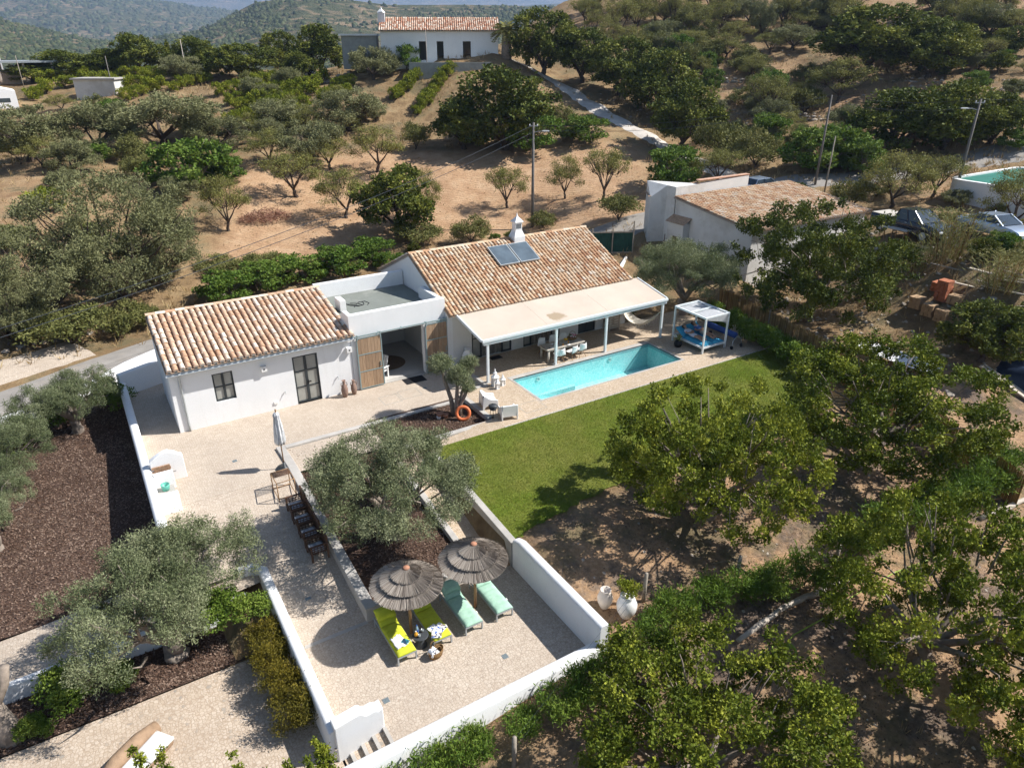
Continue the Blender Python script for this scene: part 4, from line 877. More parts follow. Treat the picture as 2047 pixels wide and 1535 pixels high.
mb = MB(); mb.lathe([(.13,0),(.15,.02),(.17,.25),(.16,.25),(.13,.04),(.02,.03)], 12, (-.25,24.9,float(garden_z(0,24.9)))); tag(mb.build('bucket', M['green_glass'], None, True), 'green bucket in the shade against the outside of the garden wall', 'bucket')
# amphorae, jug, pots
def vessel(name, label, cat, prof, loc, mat, handles=False, n=20, h=None):
    t = thing(name, label, cat, loc); mb = MB(); mb.lathe(prof, n); mb.build('body', M[mat], t, True)
    if handles:
        zt = prof[-1][1]
        for s in (-1,1): mb = MB(); mb.tube([(s*.06,0,zt*.95),(s*.14,0,zt*.93),(s*.15,0,zt*.8),(s*.12,0,zt*.68)], .018, 7); mb.build('handle', M[mat], t, True)
    for o in t.children: o.matrix_parent_inverse = Matrix.Identity(4)
    return t
amph = [(.08,0),(.11,.02),(.16,.25),(.165,.42),(.12,.6),(.065,.7),(.06,.8),(.10,.88),(.08,.88),(.04,.8)]
vessel('amphora', 'taller brown clay amphora standing against the white wall', 'vase', amph, (9.3,30.45,0), 'clay_brown', True)
vessel('amphora', 'shorter brown clay amphora next to the barn door', 'vase', [(r*.9,z*.86) for r,z in amph], (9.78,30.5,0), 'clay_brown', True)
vessel('jug', 'large white round-bellied jug on the veranda by the door', 'vase', [(.14,0),(.18,.03),(.30,.3),(.31,.48),(.22,.68),(.15,.76),(.15,.82),(.21,.88),(.18,.88),(.12,.8)], (15.95,30.25,DZ), 'plastic_white')
for x,y,s,l,m_ in ((12.25,26.1,.17,'painted terracotta pot lying in the mulch, white-rimmed','terracotta'),(12.45,25.95,.14,'small terracotta pot beside the white-rimmed pot in mulch','terracotta'),(12.12,25.98,.1,'tiny white ceramic pot in the mulch','plastic_white')):
    vessel('flower_pot', l, 'pot', [(s*.6,0),(s*.7,.01),(s,s*1.1),(s*1.1,s*1.25),(s*.95,s*1.25),(s*.8,s*.9),(.01,s*.85)], (x,y,.03), m_, n=16)
# lifebuoy
simple('lifebuoy_orange', (.66,.17,.06), .55, .12, 6)
mb = MB(); R0, r0 = .29, .075; vs = []; n1, n2 = 32, 10
for i in range(n1):
    for j in range(n2):
        a, b_ = 2*math.pi*i/n1, 2*math.pi*j/n2; q = R0+r0*math.cos(b_); vs.append((q*math.cos(a), r0*math.sin(b_), q*math.sin(a)))
mb.add(vs, [(i*n2+j,((i+1)%n1)*n2+j,((i+1)%n1)*n2+(j+1)%n2,i*n2+(j+1)%n2) for i in range(n1) for j in range(n2)])
o = mb.build('lifebuoy', M['lifebuoy_orange'], None, True); o.location = (13.05,25.35,.36); o.rotation_euler = (R(-22),0,R(-30)); tag(o, 'orange lifebuoy leaning against the trained olive tree', 'lifebuoy')
# moulded armchairs and kettle grill
def m_armchair(label, x, y, z, rz):
    t = thing('moulded_armchair', label, 'armchair')
    for sx in (-1,1):
        pr = [(-.38,0),(-.30,0),(-.24,.13),(-.1,.19),(.1,.19),(.24,.13),(.30,0),(.38,0),(.37,.35),(.33,.66),(.29,.70),(.2,.66),(.08,.55),(-.06,.49),(-.22,.47),(-.32,.45),(-.36,.40)]
        mb = MB(); mb.extr([(a,b) for a,b in pr], 'x', sx*.385, sx*.325); mb.build('side', M['plastic_white'], t, bevel=.018)
    mb = MB(); mb.add([(-.325,.22,.36),(.325,.22,.36),(.325,.36,.16),(-.325,.36,.16),(-.325,.22,.62),(.325,.22,.62),(.325,.30,.715),(-.325,.30,.715),(-.325,.355,.70),(.325,.355,.70)], [(0,1,5,4),(4,5,6,7),(7,6,9,8),(8,9,2,3),(3,2,1,0)]); mb.build('back', M['plastic_white'], t, bevel=.012)
    mb = MB(); soft_box(mb,-.325,-.36,.18,.325,.25,.40,6,6,.0,1); mb.build('seat', M['plastic_white'], t, True)
    place(t, (x,y,z), rz); return t
m_armchair('white moulded armchair with its back to the planter', 14.5, 25.55, DZ, R(75)); m_armchair('white moulded armchair at the edge of the lawn path', 14.72, 24.2, DZ, R(165))
t = thing('kettle_grill', 'small black kettle grill between the two white armchairs', 'grill', (14.2,24.62,DZ))
mb = MB(); mb.lathe([(.03,.28),(.15,.31),(.19,.40),(.17,.40),(.02,.33)], 18); mb.build('bowl', M['charcoal'], t, True)
mb = MB(); mb.lathe([(.21,.50),(.215,.51),(.15,.55),(.03,.57)], 18); mb.tube([(-.06,0,.57),(0,0,.61),(.06,0,.57)], .012, 6); mb.build('lid', M['charcoal'], t, True)
for a in (0,2.1,4.2): mb = MB(); mb.tube([(.10*math.cos(a),.10*math.sin(a),.42),(.16*math.cos(a),.16*math.sin(a),0)], .012, 6); mb.build('leg', M['black_matt'], t)
mb = MB(); mb.tube([(0,0,.38),(0,0,.51)], .015, 6); mb.build('post', M['black_matt'], t)
for o in t.children: o.matrix_parent_inverse = Matrix.Identity(4)
def lantern(x, y, s, label):
    t = thing('lantern', label, 'lantern', (x,y,DZ))
    mb = MB(); mb.box(-.12*s,-.12*s,0,.12*s,.12*s,.04*s); 
    for sx in (-1,1):
        for sy in (-1,1): mb.obox((sx*.1*s,sy*.1*s,.2*s),(.03*s,.03*s,.34*s))
    mb.build('frame', M['plastic_white'], t)
    mb = MB(); mb.box(-.09*s,-.09*s,.04*s,.09*s,.09*s,.36*s); mb.build('panel', M['white_render'], t)
    mb = MB(); mb.lathe([(.17*s,.37*s),(.175*s,.39*s),(.06*s,.50*s),(.07*s,.54*s),(.09*s,.55*s),(.03*s,.62*s),(.035*s,.66*s),(.005*s,.76*s)], 8); mb.build('lid', M['plastic_white'], t)
    for o in t.children: o.matrix_parent_inverse = Matrix.Identity(4)
lantern(15.85,27.25,1.25,'tallest white lantern beside the pergola post'); lantern(15.78,26.9,.8,'small white lantern in front of the tallest lantern'); lantern(16.2,27.1,.85,'small white lantern nearest the pool')
# manhole outlines
for x0,y0,x1,y1,l in ((10.6,28.6,11.5,29.5,'square paved manhole cover near the barn door'),(11.6,28.7,12.6,29.6,'larger paved manhole cover in the patio'),(15.6,24.0,16.75,24.9,'paved service cover in the pool deck near armchairs')):
    z = 0.003 if y0 > 28 else DZ+.003; mb = MB()
    for a in ((x0,y0,x1,y0+.02),(x0,y1-.02,x1,y1),(x0,y0+.02,x0+.02,y1-.02),(x1-.02,y0+.02,x1,y1-.02)): mb.box(a[0],a[1],z-.02,a[2],a[3],z)
    tag(mb.build('manhole_cover', M['concrete_dark'], None), l, 'manhole')

# ---------------------------------------------------------------- veranda furniture
simple('weathered_wood', (.50,.45,.38), .85, .18, 5, .3, 30, wear=((.38,.31,.24), .55))
t = thing('dining_table', 'long weathered dining table laid for breakfast under the pergola', 'table', (20.75,28.5,DZ))
for k in range(5): mb = MB(); mb.box(-1.22,-.42+.17*k,.72,1.22,-.255+.17*k,.765); mb.build('board', M['weathered_wood'], t)
for sx in (-1.1,1.1):
    for sy in (-.33,.33): mb = MB(); mb.tube([(sx,sy,0),(sx,sy,.62)], [.055,.07], 8); mb.build('leg', M['weathered_wood'], t, True)
mb = MB(); mb.box(-1.15,-.36,.62,1.15,.36,.718); mb.build('apron', M['weathered_wood'], t)
for o in t.children: o.matrix_parent_inverse = Matrix.Identity(4)
def shell_chair(label, x, y, rz):
    t = thing('shell_chair', label, 'chair'); mb = MB(); vs = []; nu, nv = 10, 8
    for j in range(nv+1):
        v = j/nv
        for i in range(nu+1):
            u = i/nu*2-1
            if v < .5: yy = -.24+.5*(v/.5); zz = .44-.04*math.sin(v/.5*math.pi)+.12*abs(u)**2.5*(.3+v)
            else: q = (v-.5)/.5; yy = .26+.1*q; zz = .44+.40*q
            yy -= .22*abs(u)**2*(max(0,v-.35)); zz += .0
            vs.append((u*(.27-.05*max(0,v-.6)*2), yy, zz))
    n = nu+1; mb.add(vs, [(j*n+i,j*n+i+1,(j+1)*n+i+1,(j+1)*n+i) for j in range(nv) for i in range(nu)]); o = mb.build('shell', M['plastic_white'], t, True); s = o.modifiers.new('s','SOLIDIFY'); s.thickness = .015
    for sx in (-1,1):
        for sy in (-1,1): mb = MB(); mb.tube([(sx*.10,sy*.1,.42),(sx*.22,sy*.22,0)], .016, 6); mb.build('leg', M['wood_pole'], t)
    place(t, (x,y,DZ), rz)
for x,y,rz,l in ((20.1,29.25,R(4),'white shell chair behind the table, nearest the house door end'),(20.85,29.28,R(-3),'white shell chair behind the table, in the middle'),(21.5,29.25,0,'white shell chair behind the table beside the flowers'),(20.2,27.98,R(172),'white shell chair tucked at the pool side of the table behind the post'),(20.98,27.95,R(200),'white shell chair at the pool side of the table, turned outwards'),(21.6,28.0,R(185),'white shell chair at the pool side, the one farthest along the table')): shell_chair(l, x, y, rz)
tz = DZ+.767
t = thing('flower_bowl', 'wicker bowl of pink and white flowers on the dining table', 'flowers', (21.5,28.65,tz)); mb = MB(); mb.lathe([(.16,0),(.24,.06),(.28,.12),(.25,.12),(.02,.08)], 18); mb.tube([(-.25,0,.1),(-.2,0,.38),(0,0,.5),(.2,0,.38),(.25,0,.1)], .012, 6); mb.build('bowl', M['wicker'], t, True)
rnd = random.Random(3); simple('petal_pink', (.62,.16,.30), .7); simple('petal_white', (.8,.78,.78), .7); simple('leaf_plain', (.05,.10,.025), .7)
for k in range(26):
    a = rnd.uniform(0,6.28); r = rnd.uniform(0,.2); c = (r*math.cos(a),r*math.sin(a),.12+rnd.uniform(.04,.16)); mb = MB(); mb.lathe([(.005,-.02),(.035,0),(.045,.015),(.02,.03)], 6, c); mb.build('flower' if k%3 else 'leaf', M['leaf_plain' if k%3==0 else ('petal_pink' if k%2 else 'petal_white')], t)
for o in t.children: o.matrix_parent_inverse = Matrix.Identity(4)
simple('fruit_yellow', (.75,.45,.05), .5); simple('jam_red', (.5,.06,.02), .4)
for x,y,kind,l in ((21.15,28.72,'b','yellow bowl of fruit on the dining table'),(20.45,28.5,'j','red jam jar on the dining table'),(19.95,28.3,'p','white breakfast plate at the near table end'),(20.6,28.2,'g','glass of orange juice in the middle of the table'),(21.05,28.35,'g','glass of orange juice near the flower bowl'),(20.2,28.7,'p','white breakfast plate on the house side of the table'),(20.9,28.15,'p','white breakfast plate on the pool side of the table')):
    mb = MB()
    if kind == 'b': mb.lathe([(.06,0),(.12,.05),(.13,.09),(.05,.12),(.01,.13)], 14, (x,y,tz)); o = mb.build('fruit_bowl', M['fruit_yellow'], None, True); tag(o, l, 'bowl')
    elif kind == 'j': mb.lathe([(.045,0),(.05,.02),(.05,.1),(.04,.12)], 12, (x,y,tz)); tag(mb.build('jar', M['jam_red'], None, True), l, 'jar')
    elif kind == 'p': mb.lathe([(.07,0),(.12,.012),(.125,.018),(.02,.01)], 16, (x,y,tz)); tag(mb.build('plate', M['plastic_white'], None, True), l, 'plate', 'breakfast plates')
    else: mb.lathe([(.028,0),(.035,.11),(.01,.11)], 10, (x,y,tz)); tag(mb.build('juice_glass', M['orange_juice'], None, True), l, 'glass')
for x0,y0,x1,y1,z,l in ((17.3,30.0,17.95,30.4,DZ,'dark doormat in front of the veranda doors'),(12.4,30.1,13.5,30.75,0,'dark doormat in front of the barn doors')):
    mb = MB(); mb.box(x0,y0,z,x1,y1,z+.02); tag(mb.build('doormat', M['black_matt'], None), l, 'doormat')
t = thing('slatted_cabinet', 'weathered slatted wooden cabinet against the veranda wall', 'cabinet', (25.6,30.3,DZ))
for sx in (-.36,.36):
    for sy in (-.26,.26): mb = MB(); mb.obox((sx,sy,.72),(.07,.07,1.44)); mb.build('post', M['weathered_wood'], t)
for k in range(8):
    mb = MB(); mb.obox((0,-.27,.2+.16*k),(.66,.03,.1)); mb.obox((-.37,0,.2+.16*k),(.03,.46,.1)); mb.build('slat', M['weathered_wood'], t)
mb = MB(); mb.obox((0,0,1.46),(.84,.64,.05)); mb.obox((0,.02,.1),(.64,.44,.04)); mb.build('top', M['weathered_wood'], t)
for o in t.children: o.matrix_parent_inverse = Matrix.Identity(4)
simple('hammock_cotton', (.62,.57,.48), .95, .12, 12, .3, 50)
t = thing('hammock', 'cream fringed hammock slung across the veranda corner', 'hammock', (26.5,28.8,DZ)); A = Vector((25.95,30.3,2.0)); B = Vector((27.05,27.78,1.85)); vs = []; n, mcross = 20, 6; side = (B-A).cross(Vector((0,0,1))).normalized()
for i in range(n+1):
    u = i/n; p = A.lerp(B,u); p.z -= 1.15*(1-(2*u-1)**2); w = .42*min(1,(1-(2*u-1)**2)*2.2)+.01
    for j in range(mcross+1): s_ = j/mcross*2-1; q = p+side*w*s_; q.z += .16*s_*s_*min(1,w*3); vs.append(tuple(q))
mb = MB(); mb.add(vs, [(i*(mcross+1)+j,i*(mcross+1)+j+1,(i+1)*(mcross+1)+j+1,(i+1)*(mcross+1)+j) for i in range(2,n-2) for j in range(mcross)]); mb.build('bed', M['hammock_cotton'], t, True)
mb = MB(); rnd = random.Random(2)
for i in range(4,n-3):
    for s_ in (0,mcross): a = Vector(vs[i*(mcross+1)+s_]); mb.tube([a,a+Vector((rnd.uniform(-.03,.03),0,-.2-.1*rnd.random()))], .012, 4)
mb.build('fringe', M['hammock_cotton'], t)
mb = MB()
for e_, i in ((A,2),(B,n-2)):
    for j in range(mcross+1): mb.tube([e_, vs[i*(mcross+1)+j]], .008, 4)
mb.build('cord', M['hammock_cotton'], t)
# daybed
t = thing('daybed', 'white-framed canopy daybed with blue mattress by the end of the pool', 'daybed', (28.3,25.9,DZ)); X0,X1,Y0,Y1,ZT = 27.42,29.12,24.75,27.05,2.32
for x in (X0,X1):
    for y in (Y0,Y1): mb = MB(); mb.box(x-.045,y-.045,DZ,x+.045,y+.045,ZT-.1); mb.build('post', M['white_metal'], t, bevel=.006)
mb = MB(); 
for y in (Y0,Y1,(Y0+Y1)/2): mb.box(X0-.045,y-.04,ZT-.1,X1+.045,y+.04,ZT)
for x in (X0,X1): 
    for a,b_ in ((Y0+.04,(Y0+Y1)/2-.04),((Y0+Y1)/2+.04,Y1-.04)): mb.box(x-.045,a,ZT-.1,x+.045,b_,ZT)
mb.build('top_frame', M['white_metal'], t)
mb = MB(); mb.box(X0-.04,Y0+.05,DZ+.28,X0+.04,Y1-.05,DZ+.38); mb.box(X1-.04,Y0+.05,DZ+.28,X1+.04,Y1-.05,DZ+.38); mb.box(X0+.05,Y0-.04,DZ+.28,X1-.05,Y0+.04,DZ+.38); mb.box(X0+.05,Y1-.04,DZ+.28,X1-.05,Y1+.04,DZ+.38); mb.build('bed_frame', M['white_metal'], t)
for a,b_ in ((Y0+.05,(Y0+Y1)/2-.05),((Y0+Y1)/2+.05,Y1-.05)): sheet_cloth('canopy_cloth',(X0+X1)/2,(a+b_)/2,ZT-.08,X1-X0-.1,b_-a,0,'grey_cloth',int(a),.03,8,5,.006).parent = t
for o in t.children:
    if o.name.startswith('canopy_cloth'): o.matrix_parent_inverse = t.matrix_basis.inverted()
mb = MB(); soft_box(mb,X0+.05,Y0+.06,DZ+.36,(X0+X1)/2-.005,Y1-.65,DZ+.5,5,8,.015,1); soft_box(mb,(X0+X1)/2+.005,Y0+.06,DZ+.36,X1-.05,Y1-.65,DZ+.5,5,8,.015,2); mb.build('mattress', M['blue_cloth'], t, True)
mb = MB()
for i,(xa,xb) in enumerate(((X0+.06,(X0+X1)/2-.02),((X0+X1)/2+.02,X1-.06))):
    q = MB(); soft_box(q,xa,0,0,xb,.75,.16,5,6,.03,i+5); q.v = [(v[0],Y1-.72+v[1]*.85-v[2]*.45,DZ+.4+v[1]*.5+v[2]*.85) for v in q.v]; mb.add(q.v,q.f)
mb.build('backrest', M['blue_cloth'], t, True)
mb = MB(); vs = []; 
for j in range(7):
    for i in range(13): u, v = i/12, j/6; vs.append((X1+.05+.03*math.sin(u*22),Y0+.06+(Y1-Y0-.12)*u,ZT-.06-(.42+.25*(1-u))*v))
mb.add(vs, [(j*13+i,j*13+i+1,(j+1)*13+i+1,(j+1)*13+i) for j in range(6) for i in range(12)]); mb.build('side_curtain', M['grey_cloth'], t, True)
mb = MB(); vs = []
for j in range(7):
    for i in range(9): u, v = i/8, j/6; vs.append((X0+.1+(X1-X0)*.9*u,Y0-.05+.015*math.sin(u*25),ZT-.06-(.1+.35*u)*v))
mb.add(vs, [(j*9+i,j*9+i+1,(j+1)*9+i+1,(j+1)*9+i) for j in range(6) for i in range(8)]); mb.build('front_curtain', M['grey_cloth'], t, True)
# two people lying on it
simple('skin', (.42,.25,.17), .55, .08, 6); simple('hair_dark', (.03,.02,.015), .6); simple('dress_white', (.66,.66,.74), .9); simple('shirt_blue', (.07,.16,.42), .9); simple('shorts_sand', (.42,.42,.36), .9); simple('sunglasses', (.01,.01,.012), .2)
def lying(label, x, mats, sc=1.0, arm_up=False):
    """reclining figure, head up the slope (+y), feet at -y; mats: torso, hips, limbs"""
    J = {'pel':(0,0,.12,.125),'wai':(0,.17,.14,.115),'che':(0,.36,.21,.135),'neck':(0,.55,.30,.055),'head':(0,.66,.36,.085),'crown':(0,.77,.40,.075),
         'hl':(-.09,-.04,.11,.095),'kl':(-.11,-.46,.16,.065),'al':(-.10,-.86,.07,.042),'tl':(-.10,-.90,.19,.032),'hr':(.09,-.04,.11,.095),'kr':(.12,-.47,.13,.065),'ar':(.09,-.88,.07,.042),'tr':(.10,-.92,.19,.032),
         'sl':(-.17,.46,.24,.065),'el':(-.27,.20,.20,.045),'wl':(-.06,.06,.27,.032),'fl':(.03,.05,.28,.03),'sr':(.17,.46,.24,.065),'er':(.28,.22,.18,.045),'wr':(.08,.09,.28,.032),'fr':(-.01,.08,.29,.03)}
    if arm_up: J.update({'er':(.36,.62,.30,.045),'wr':(.12,.80,.40,.032),'fr':(.04,.84,.41,.03)})
    E = [('pel','wai'),('wai','che'),('che','neck'),('neck','head'),('head','crown'),('pel','hl'),('hl','kl'),('kl','al'),('al','tl'),('pel','hr'),('hr','kr'),('kr','ar'),('ar','tr'),('che','sl'),('sl','el'),('el','wl'),('wl','fl'),('che','sr'),('sr','er'),('er','wr'),('wr','fr')]
    names = list(J); me = bpy.data.meshes.new('body'); me.from_pydata([tuple(c*sc for c in J[k][:3]) for k in names], [(names.index(a),names.index(b)) for a,b in E], [])
    ob = bpy.data.objects.new('body', me); COL.objects.link(ob); ob.modifiers.new('skin','SKIN'); ob.modifiers.new('sub','SUBSURF').levels = 2
    for i, k in enumerate(names):
        d = me.skin_vertices[0].data[i]; d.radius = (J[k][3]*sc,)*2; d.use_root = (k == 'pel')
    dg = bpy.context.evaluated_depsgraph_get(); m2 = bpy.data.meshes.new_from_object(ob.evaluated_get(dg)); bpy.data.objects.remove(ob)
    t = thing('person', label, 'person', (x,25.98,DZ+.49)); b = bpy.data.objects.new('body', m2); COL.objects.link(b); b.parent = t
    for k in mats: m2.materials.append(M[k])
    idx = []
    for p in m2.polygons:
        c = p.center/sc; near = min(names, key=lambda k: (Vector(J[k][:3])-c).length - J[k][3]*.3)
        idx.append({'wai':0,'che':0,'sl':0,'sr':0,'pel':1,'hl':1,'hr':1}.get(near, 2))
    m2.polygons.foreach_set('material_index', idx); m2.polygons.foreach_set('use_smooth', [True]*len(idx))
    def add(name, mb, mat): 
        o = mb.build(name, M[mat], None, True); o.parent = t; return o
    hc = Vector(J['head'][:3])*sc; hd = (Vector(J['crown'][:3])-Vector(J['head'][:3])).normalized(); up = Vector((0,-hd.z,hd.y))
    mb = MB(); mb.lathe([(.01,-.12),(.075,-.1),(.105,-.03),(.112,.04),(.09,.10),(.02,.125)], 14); q = Matrix.Translation(hc+hd*.055*sc-up*.025*sc) @ hd.to_track_quat('Z','Y').to_matrix().to_4x4(); mb.v = [tuple(q @ (Vector(v)*sc)) for v in mb.v]; add('hair', mb, 'hair_dark')
    mb = MB(); mb.lathe([(.01,-.10),(.06,-.085),(.078,-.02),(.078,.05),(.05,.09),(.01,.1)], 14); q = Matrix.Translation(hc+hd*.03*sc+up*.03*sc) @ hd.to_track_quat('Z','Y').to_matrix().to_4x4(); mb.v = [tuple(q @ (Vector(v)*sc)) for v in mb.v]; add('face', mb, 'skin')
    fc = hc+hd*.03*sc+up*.105*sc; mb = MB(); mb.tube([fc-hd*.005,fc+up*.025-hd*.02,fc-hd*.035], [.008,.014,.01], 6); add('nose', mb, 'skin')
    mb = MB(); 
    for s_ in (-1,1): mb.obox(fc+hd*.025+Vector((s_*.033,0,0))+up*.004,(.045,.03,.03))
    add('sunglasses', mb, 'sunglasses'); mb = MB(); mb.obox(fc-hd*.055-up*.006,(.045,.012,.01)); add('mouth', mb, 'petal_pink')
    for s_ in (-1,1): mb = MB(); mb.lathe([(.005,-.02),(.018,0),(.005,.02)], 6, tuple(hc+hd*.02+Vector((s_*.09*sc,0,0))+up*.01)); add('ear', mb, 'skin')
    for hand, s_ in (('fl',-1),('fr',1)):
        hp = Vector(J[hand][:3])*sc
        for k in range(5):
            d = Vector((-s_*.05,.02-.016*k,-.012)) if k else Vector((-s_*.01,.05,-.005)); mb = MB(); st_ = hp+Vector((-s_*.015,.02-.012*k,0)); mb.tube([st_,st_+d*.6,st_+d+Vector((0,0,-.012))], [.010,.009,.007], 6); add('finger', mb, 'skin')
    return t
lying('person in a pale dress and sunglasses lying on the daybed', 27.86, ('dress_white','dress_white','skin'))
lying('person in a blue shirt and light shorts lying on the daybed', 28.62, ('shirt_blue','shorts_sand','skin'), 1.08)
t = thing('potted_plant', 'dark pot with yellowish leafy plant beside the daybed', 'plant', (27.02,26.2,DZ)); mb = MB(); mb.lathe([(.13,0),(.19,.05),(.23,.2),(.2,.33),(.13,.38),(.11,.36),(.01,.34)], 18); mb.build('pot', M['black_matt'], t, True); rnd = random.Random(6)
simple('leaf_yellow', (.22,.22,.06), .6, .3, 20)
for k in range(40):
    a = rnd.uniform(0,6.28); r = rnd.uniform(.05,.26); z = .4+rnd.uniform(0,.3); mb = MB(); c, s_ = math.cos(a), math.sin(a); mb.add([(0,0,.36),(c*r-s_*.04,s_*r+c*.04,z),(c*r*1.3,s_*r*1.3,z-.04),(c*r+s_*.04,s_*r-c*.04,z)], [(0,1,2,3)]); mb.build('leaf', M['leaf_yellow'], t)
for o in t.children: o.matrix_parent_inverse = Matrix.Identity(4)
t = thing('cover_roller', 'blue pool cover wound on a wheeled roller beside the daybed', 'roller', (29.7,25,DZ)); mb = MB(); mb.tube([(29.62,24.5,.95),(29.62,26.6,.95)], .17, 14); mb.build('cover', M['navy_cloth'], t, True)
for y in (24.4,26.7):
    mb = MB(); mb.tube([(29.62,y,.95),(29.3,y-.05,.75),(29.25,y-.05,DZ+.1)], .02, 6); mb.tube([(29.62,y,.95),(29.95,y-.05,.75),(30.0,y-.05,DZ+.1)], .02, 6); mb.build('stand', M['metal_grey'], t, True)
    for x in (29.25,30.0): mb = MB(); mb.tube([(x-.03,y-.05,DZ+.1),(x+.03,y-.05,DZ+.1)], .1, 12); mb.build('wheel', M['black_matt'], t, True)
# urns by the terrace wall and log bench by the drive
urn = [(.16,0),(.2,.03),(.34,.35),(.36,.6),(.27,.85),(.2,.93),(.26,1.02),(.22,1.02),(.16,.92),(.02,.85)]
simple('cream_clay', (.66,.58,.5), .85, .14, 5, .3, 30)
vessel('urn', 'cream clay urn behind the tall terrace wall, the smaller one', 'urn', [(r*.7,z*.72) for r,z in urn], (11.75,13.35,G(11.75,13.35)), 'cream_clay'); vessel('urn', 'large white glazed urn with a leafy plant behind the terrace wall', 'urn', [(r*.92,z*.86) for r,z in urn], (12.15,12.75,G(12.15,12.75)), 'plastic_white')
simple('log_brown', (.30,.20,.125), .85, .25, 4, .5, 20)
t = thing('log_bench', 'carved log bench with white cushions on the driveway', 'bench', (-1.75,15.75,-1.8), R(38))
mb = MB(); mb.tube([(-.9,.35,.40),(-.3,.42,.46),(.4,.4,.45),(.95,.33,.38)], [.19,.22,.22,.18], 12); mb.build('backrest', M['log_brown'], t, True); mb = MB(); mb.tube([(-.85,-.1,.2),(.85,-.1,.2)], .2, 10); mb.build('seat', M['log_brown'], t, True)
for sx in (-.42,.42): mb = MB(); soft_box(mb,sx-.4,-.4,.38,sx+.4,.2,.56,6,6,.02,3); mb.build('cushion', M['plastic_white'], t, True)
for o in t.children: o.matrix_parent_inverse = Matrix.Identity(4)

# ---------------------------------------------------------------- neighbouring house
FWD = Vector((math.cos(R(58.3)), math.sin(R(58.3)), 0)); RGT = Vector((math.sin(R(58.3)), -math.cos(R(58.3)), 0))
nh = thing('neighbour_house', 'tall rough-rendered white house with old tile roof behind the carob tree', 'building', (42,35,1))
roofz = lambda y: 4.55+(y-30.8)*.13
mb = MB(); mb.extr([(30.7,-.5),(30.7,roofz(30.7)-.12),(37.9,roofz(37.9)-.12),(37.9,-.5)], 'x', 37.3, 37.7); mb.extr([(30.7,-.5),(30.7,roofz(30.7)-.12),(37.9,roofz(37.9)-.12),(37.9,-.5)], 'x', 48.8, 49.2); mb.box(37.7,30.7,-.5,48.8,31.1,roofz(30.7)-.13); mb.build('wall', M['old_render'], nh)
mb = MB(); mb.prism([(36.3,39.5),(37.31,38.92),(37.31,38.0),(39.6,38.0),(44.8,38.0),(44.8,38.35),(39.7,38.35),(37.4,41.2)], -.2, lambda x,y: 5.3 if x < 37 else (6.15 if x < 41 else 6.35)); o = mb.build('rear_wall', M['old_render'], nh)
mb = MB(); mb.add([(36.2,39.6,5.34),(39.65,37.96,6.2),(39.8,38.5,6.24),(37.3,41.3,5.36)], [(0,1,2,3)]); mb.build('rear_roof', M['tile_channel'], nh)
rf = MB().extr([(30.45,roofz(30.45)-.02),(37.95,roofz(37.95)-.02),(37.95,roofz(37.95)-.1),(30.45,roofz(30.45)-.1)], 'x', 37.1, 49.4).build('roof', M['mortar'], nh)
tile_roof(rf, (37.1,30.42,roofz(30.42)-.01), (1,0,0), (0,7.5,7.5*.13), 12.3, 7.56, .26, 20, 'tile_old', 300, 11)
mb = MB(); mb.extr([(38.0,6.36),(38.35,6.36),(38.4,6.44),(37.95,6.44)], 'x', 39.6, 44.85); mb.build('parapet_tile', M['tile_far'], nh)
mb = MB(); mb.box(36.7,36.3,-.2,37.29,37.9,3.9); mb.build('porch', M['old_render'], nh); mb = MB(); mb.add([(36.5,36.1,3.85),(36.5,38.0,3.85),(37.29,38.0,4.25),(37.29,36.1,4.25)], [(0,1,2,3)]); mb.build('porch_roof', M['tile_channel'], nh)
mb = MB(); mb.box(36.68,36.85,1.2,36.71,37.25,2.9); mb.build('door', M['wood_dark'], nh)
for i,(x,y) in enumerate([(35.9,36.6),(35.9,37.7)]):
    pass
t = thing('scaffold_frame', 'rusty low scaffold frame against the neighbouring house wall', 'scaffold', (36.1,36.9,G(36.1,36.9))); mb = MB(); z0 = G(36.1,36.9)
for y in (36.4,37.5): mb.tube([(36.1,y,z0),(36.15,y,z0+1.5)], .03, 6)
mb.build('upright', M['wood_dark'], t); MB().tube([(36.12,36.3,z0+.9),(36.12,37.6,z0+1.0)], .03, 6).build('rail', M['wood_dark'], t)
# green corrugated gate
simple('green_sheet', (.02,.075,.06), .5, .2, 3)
gt = thing('sheet_gate', 'dark green corrugated sheet gate on a wooden frame by the road', 'gate', (33.4,40,1.4)); A = Vector((32.3,41.0,1.2)); B = Vector((34.5,39.0,1.4)); d = B-A; nseg = 26
for half in (0,1):
    vs = []; 
    for k in range(nseg+1):
        u = (half+k/nseg)/2*.98+.01
        for zz in (0.1,1.75): p = A.lerp(B,u); off = .03*(k%2); vs.append((p.x+off,p.y+off,p.z+zz))
    MB().add(vs, [(2*k,2*k+2,2*k+3,2*k+1) for k in range(nseg)]).build('sheet', M['green_sheet'], gt)
for u in (0,.5,1): p = A.lerp(B,u); MB().tube([(p.x-.05,p.y-.05,p.z-.3),(p.x-.05,p.y-.05,p.z+2.0+(.5 if u == 1 else 0))], .05, 6).build('post', M['wood_grey'], gt)
for z in (.2,1.7): MB().beam(A+Vector((-.05,-.05,z)),B+Vector((-.05,-.05,z)),.06,.08).build('rail', M['wood_grey'], gt)
garden_wall('narrow pale garden wall running from the green gate past the house hedge', [(28.4,34.6),(31,36.6),(33.6,38.6)], .2, -.3, [1.0,1.2,1.5], 'white_render')

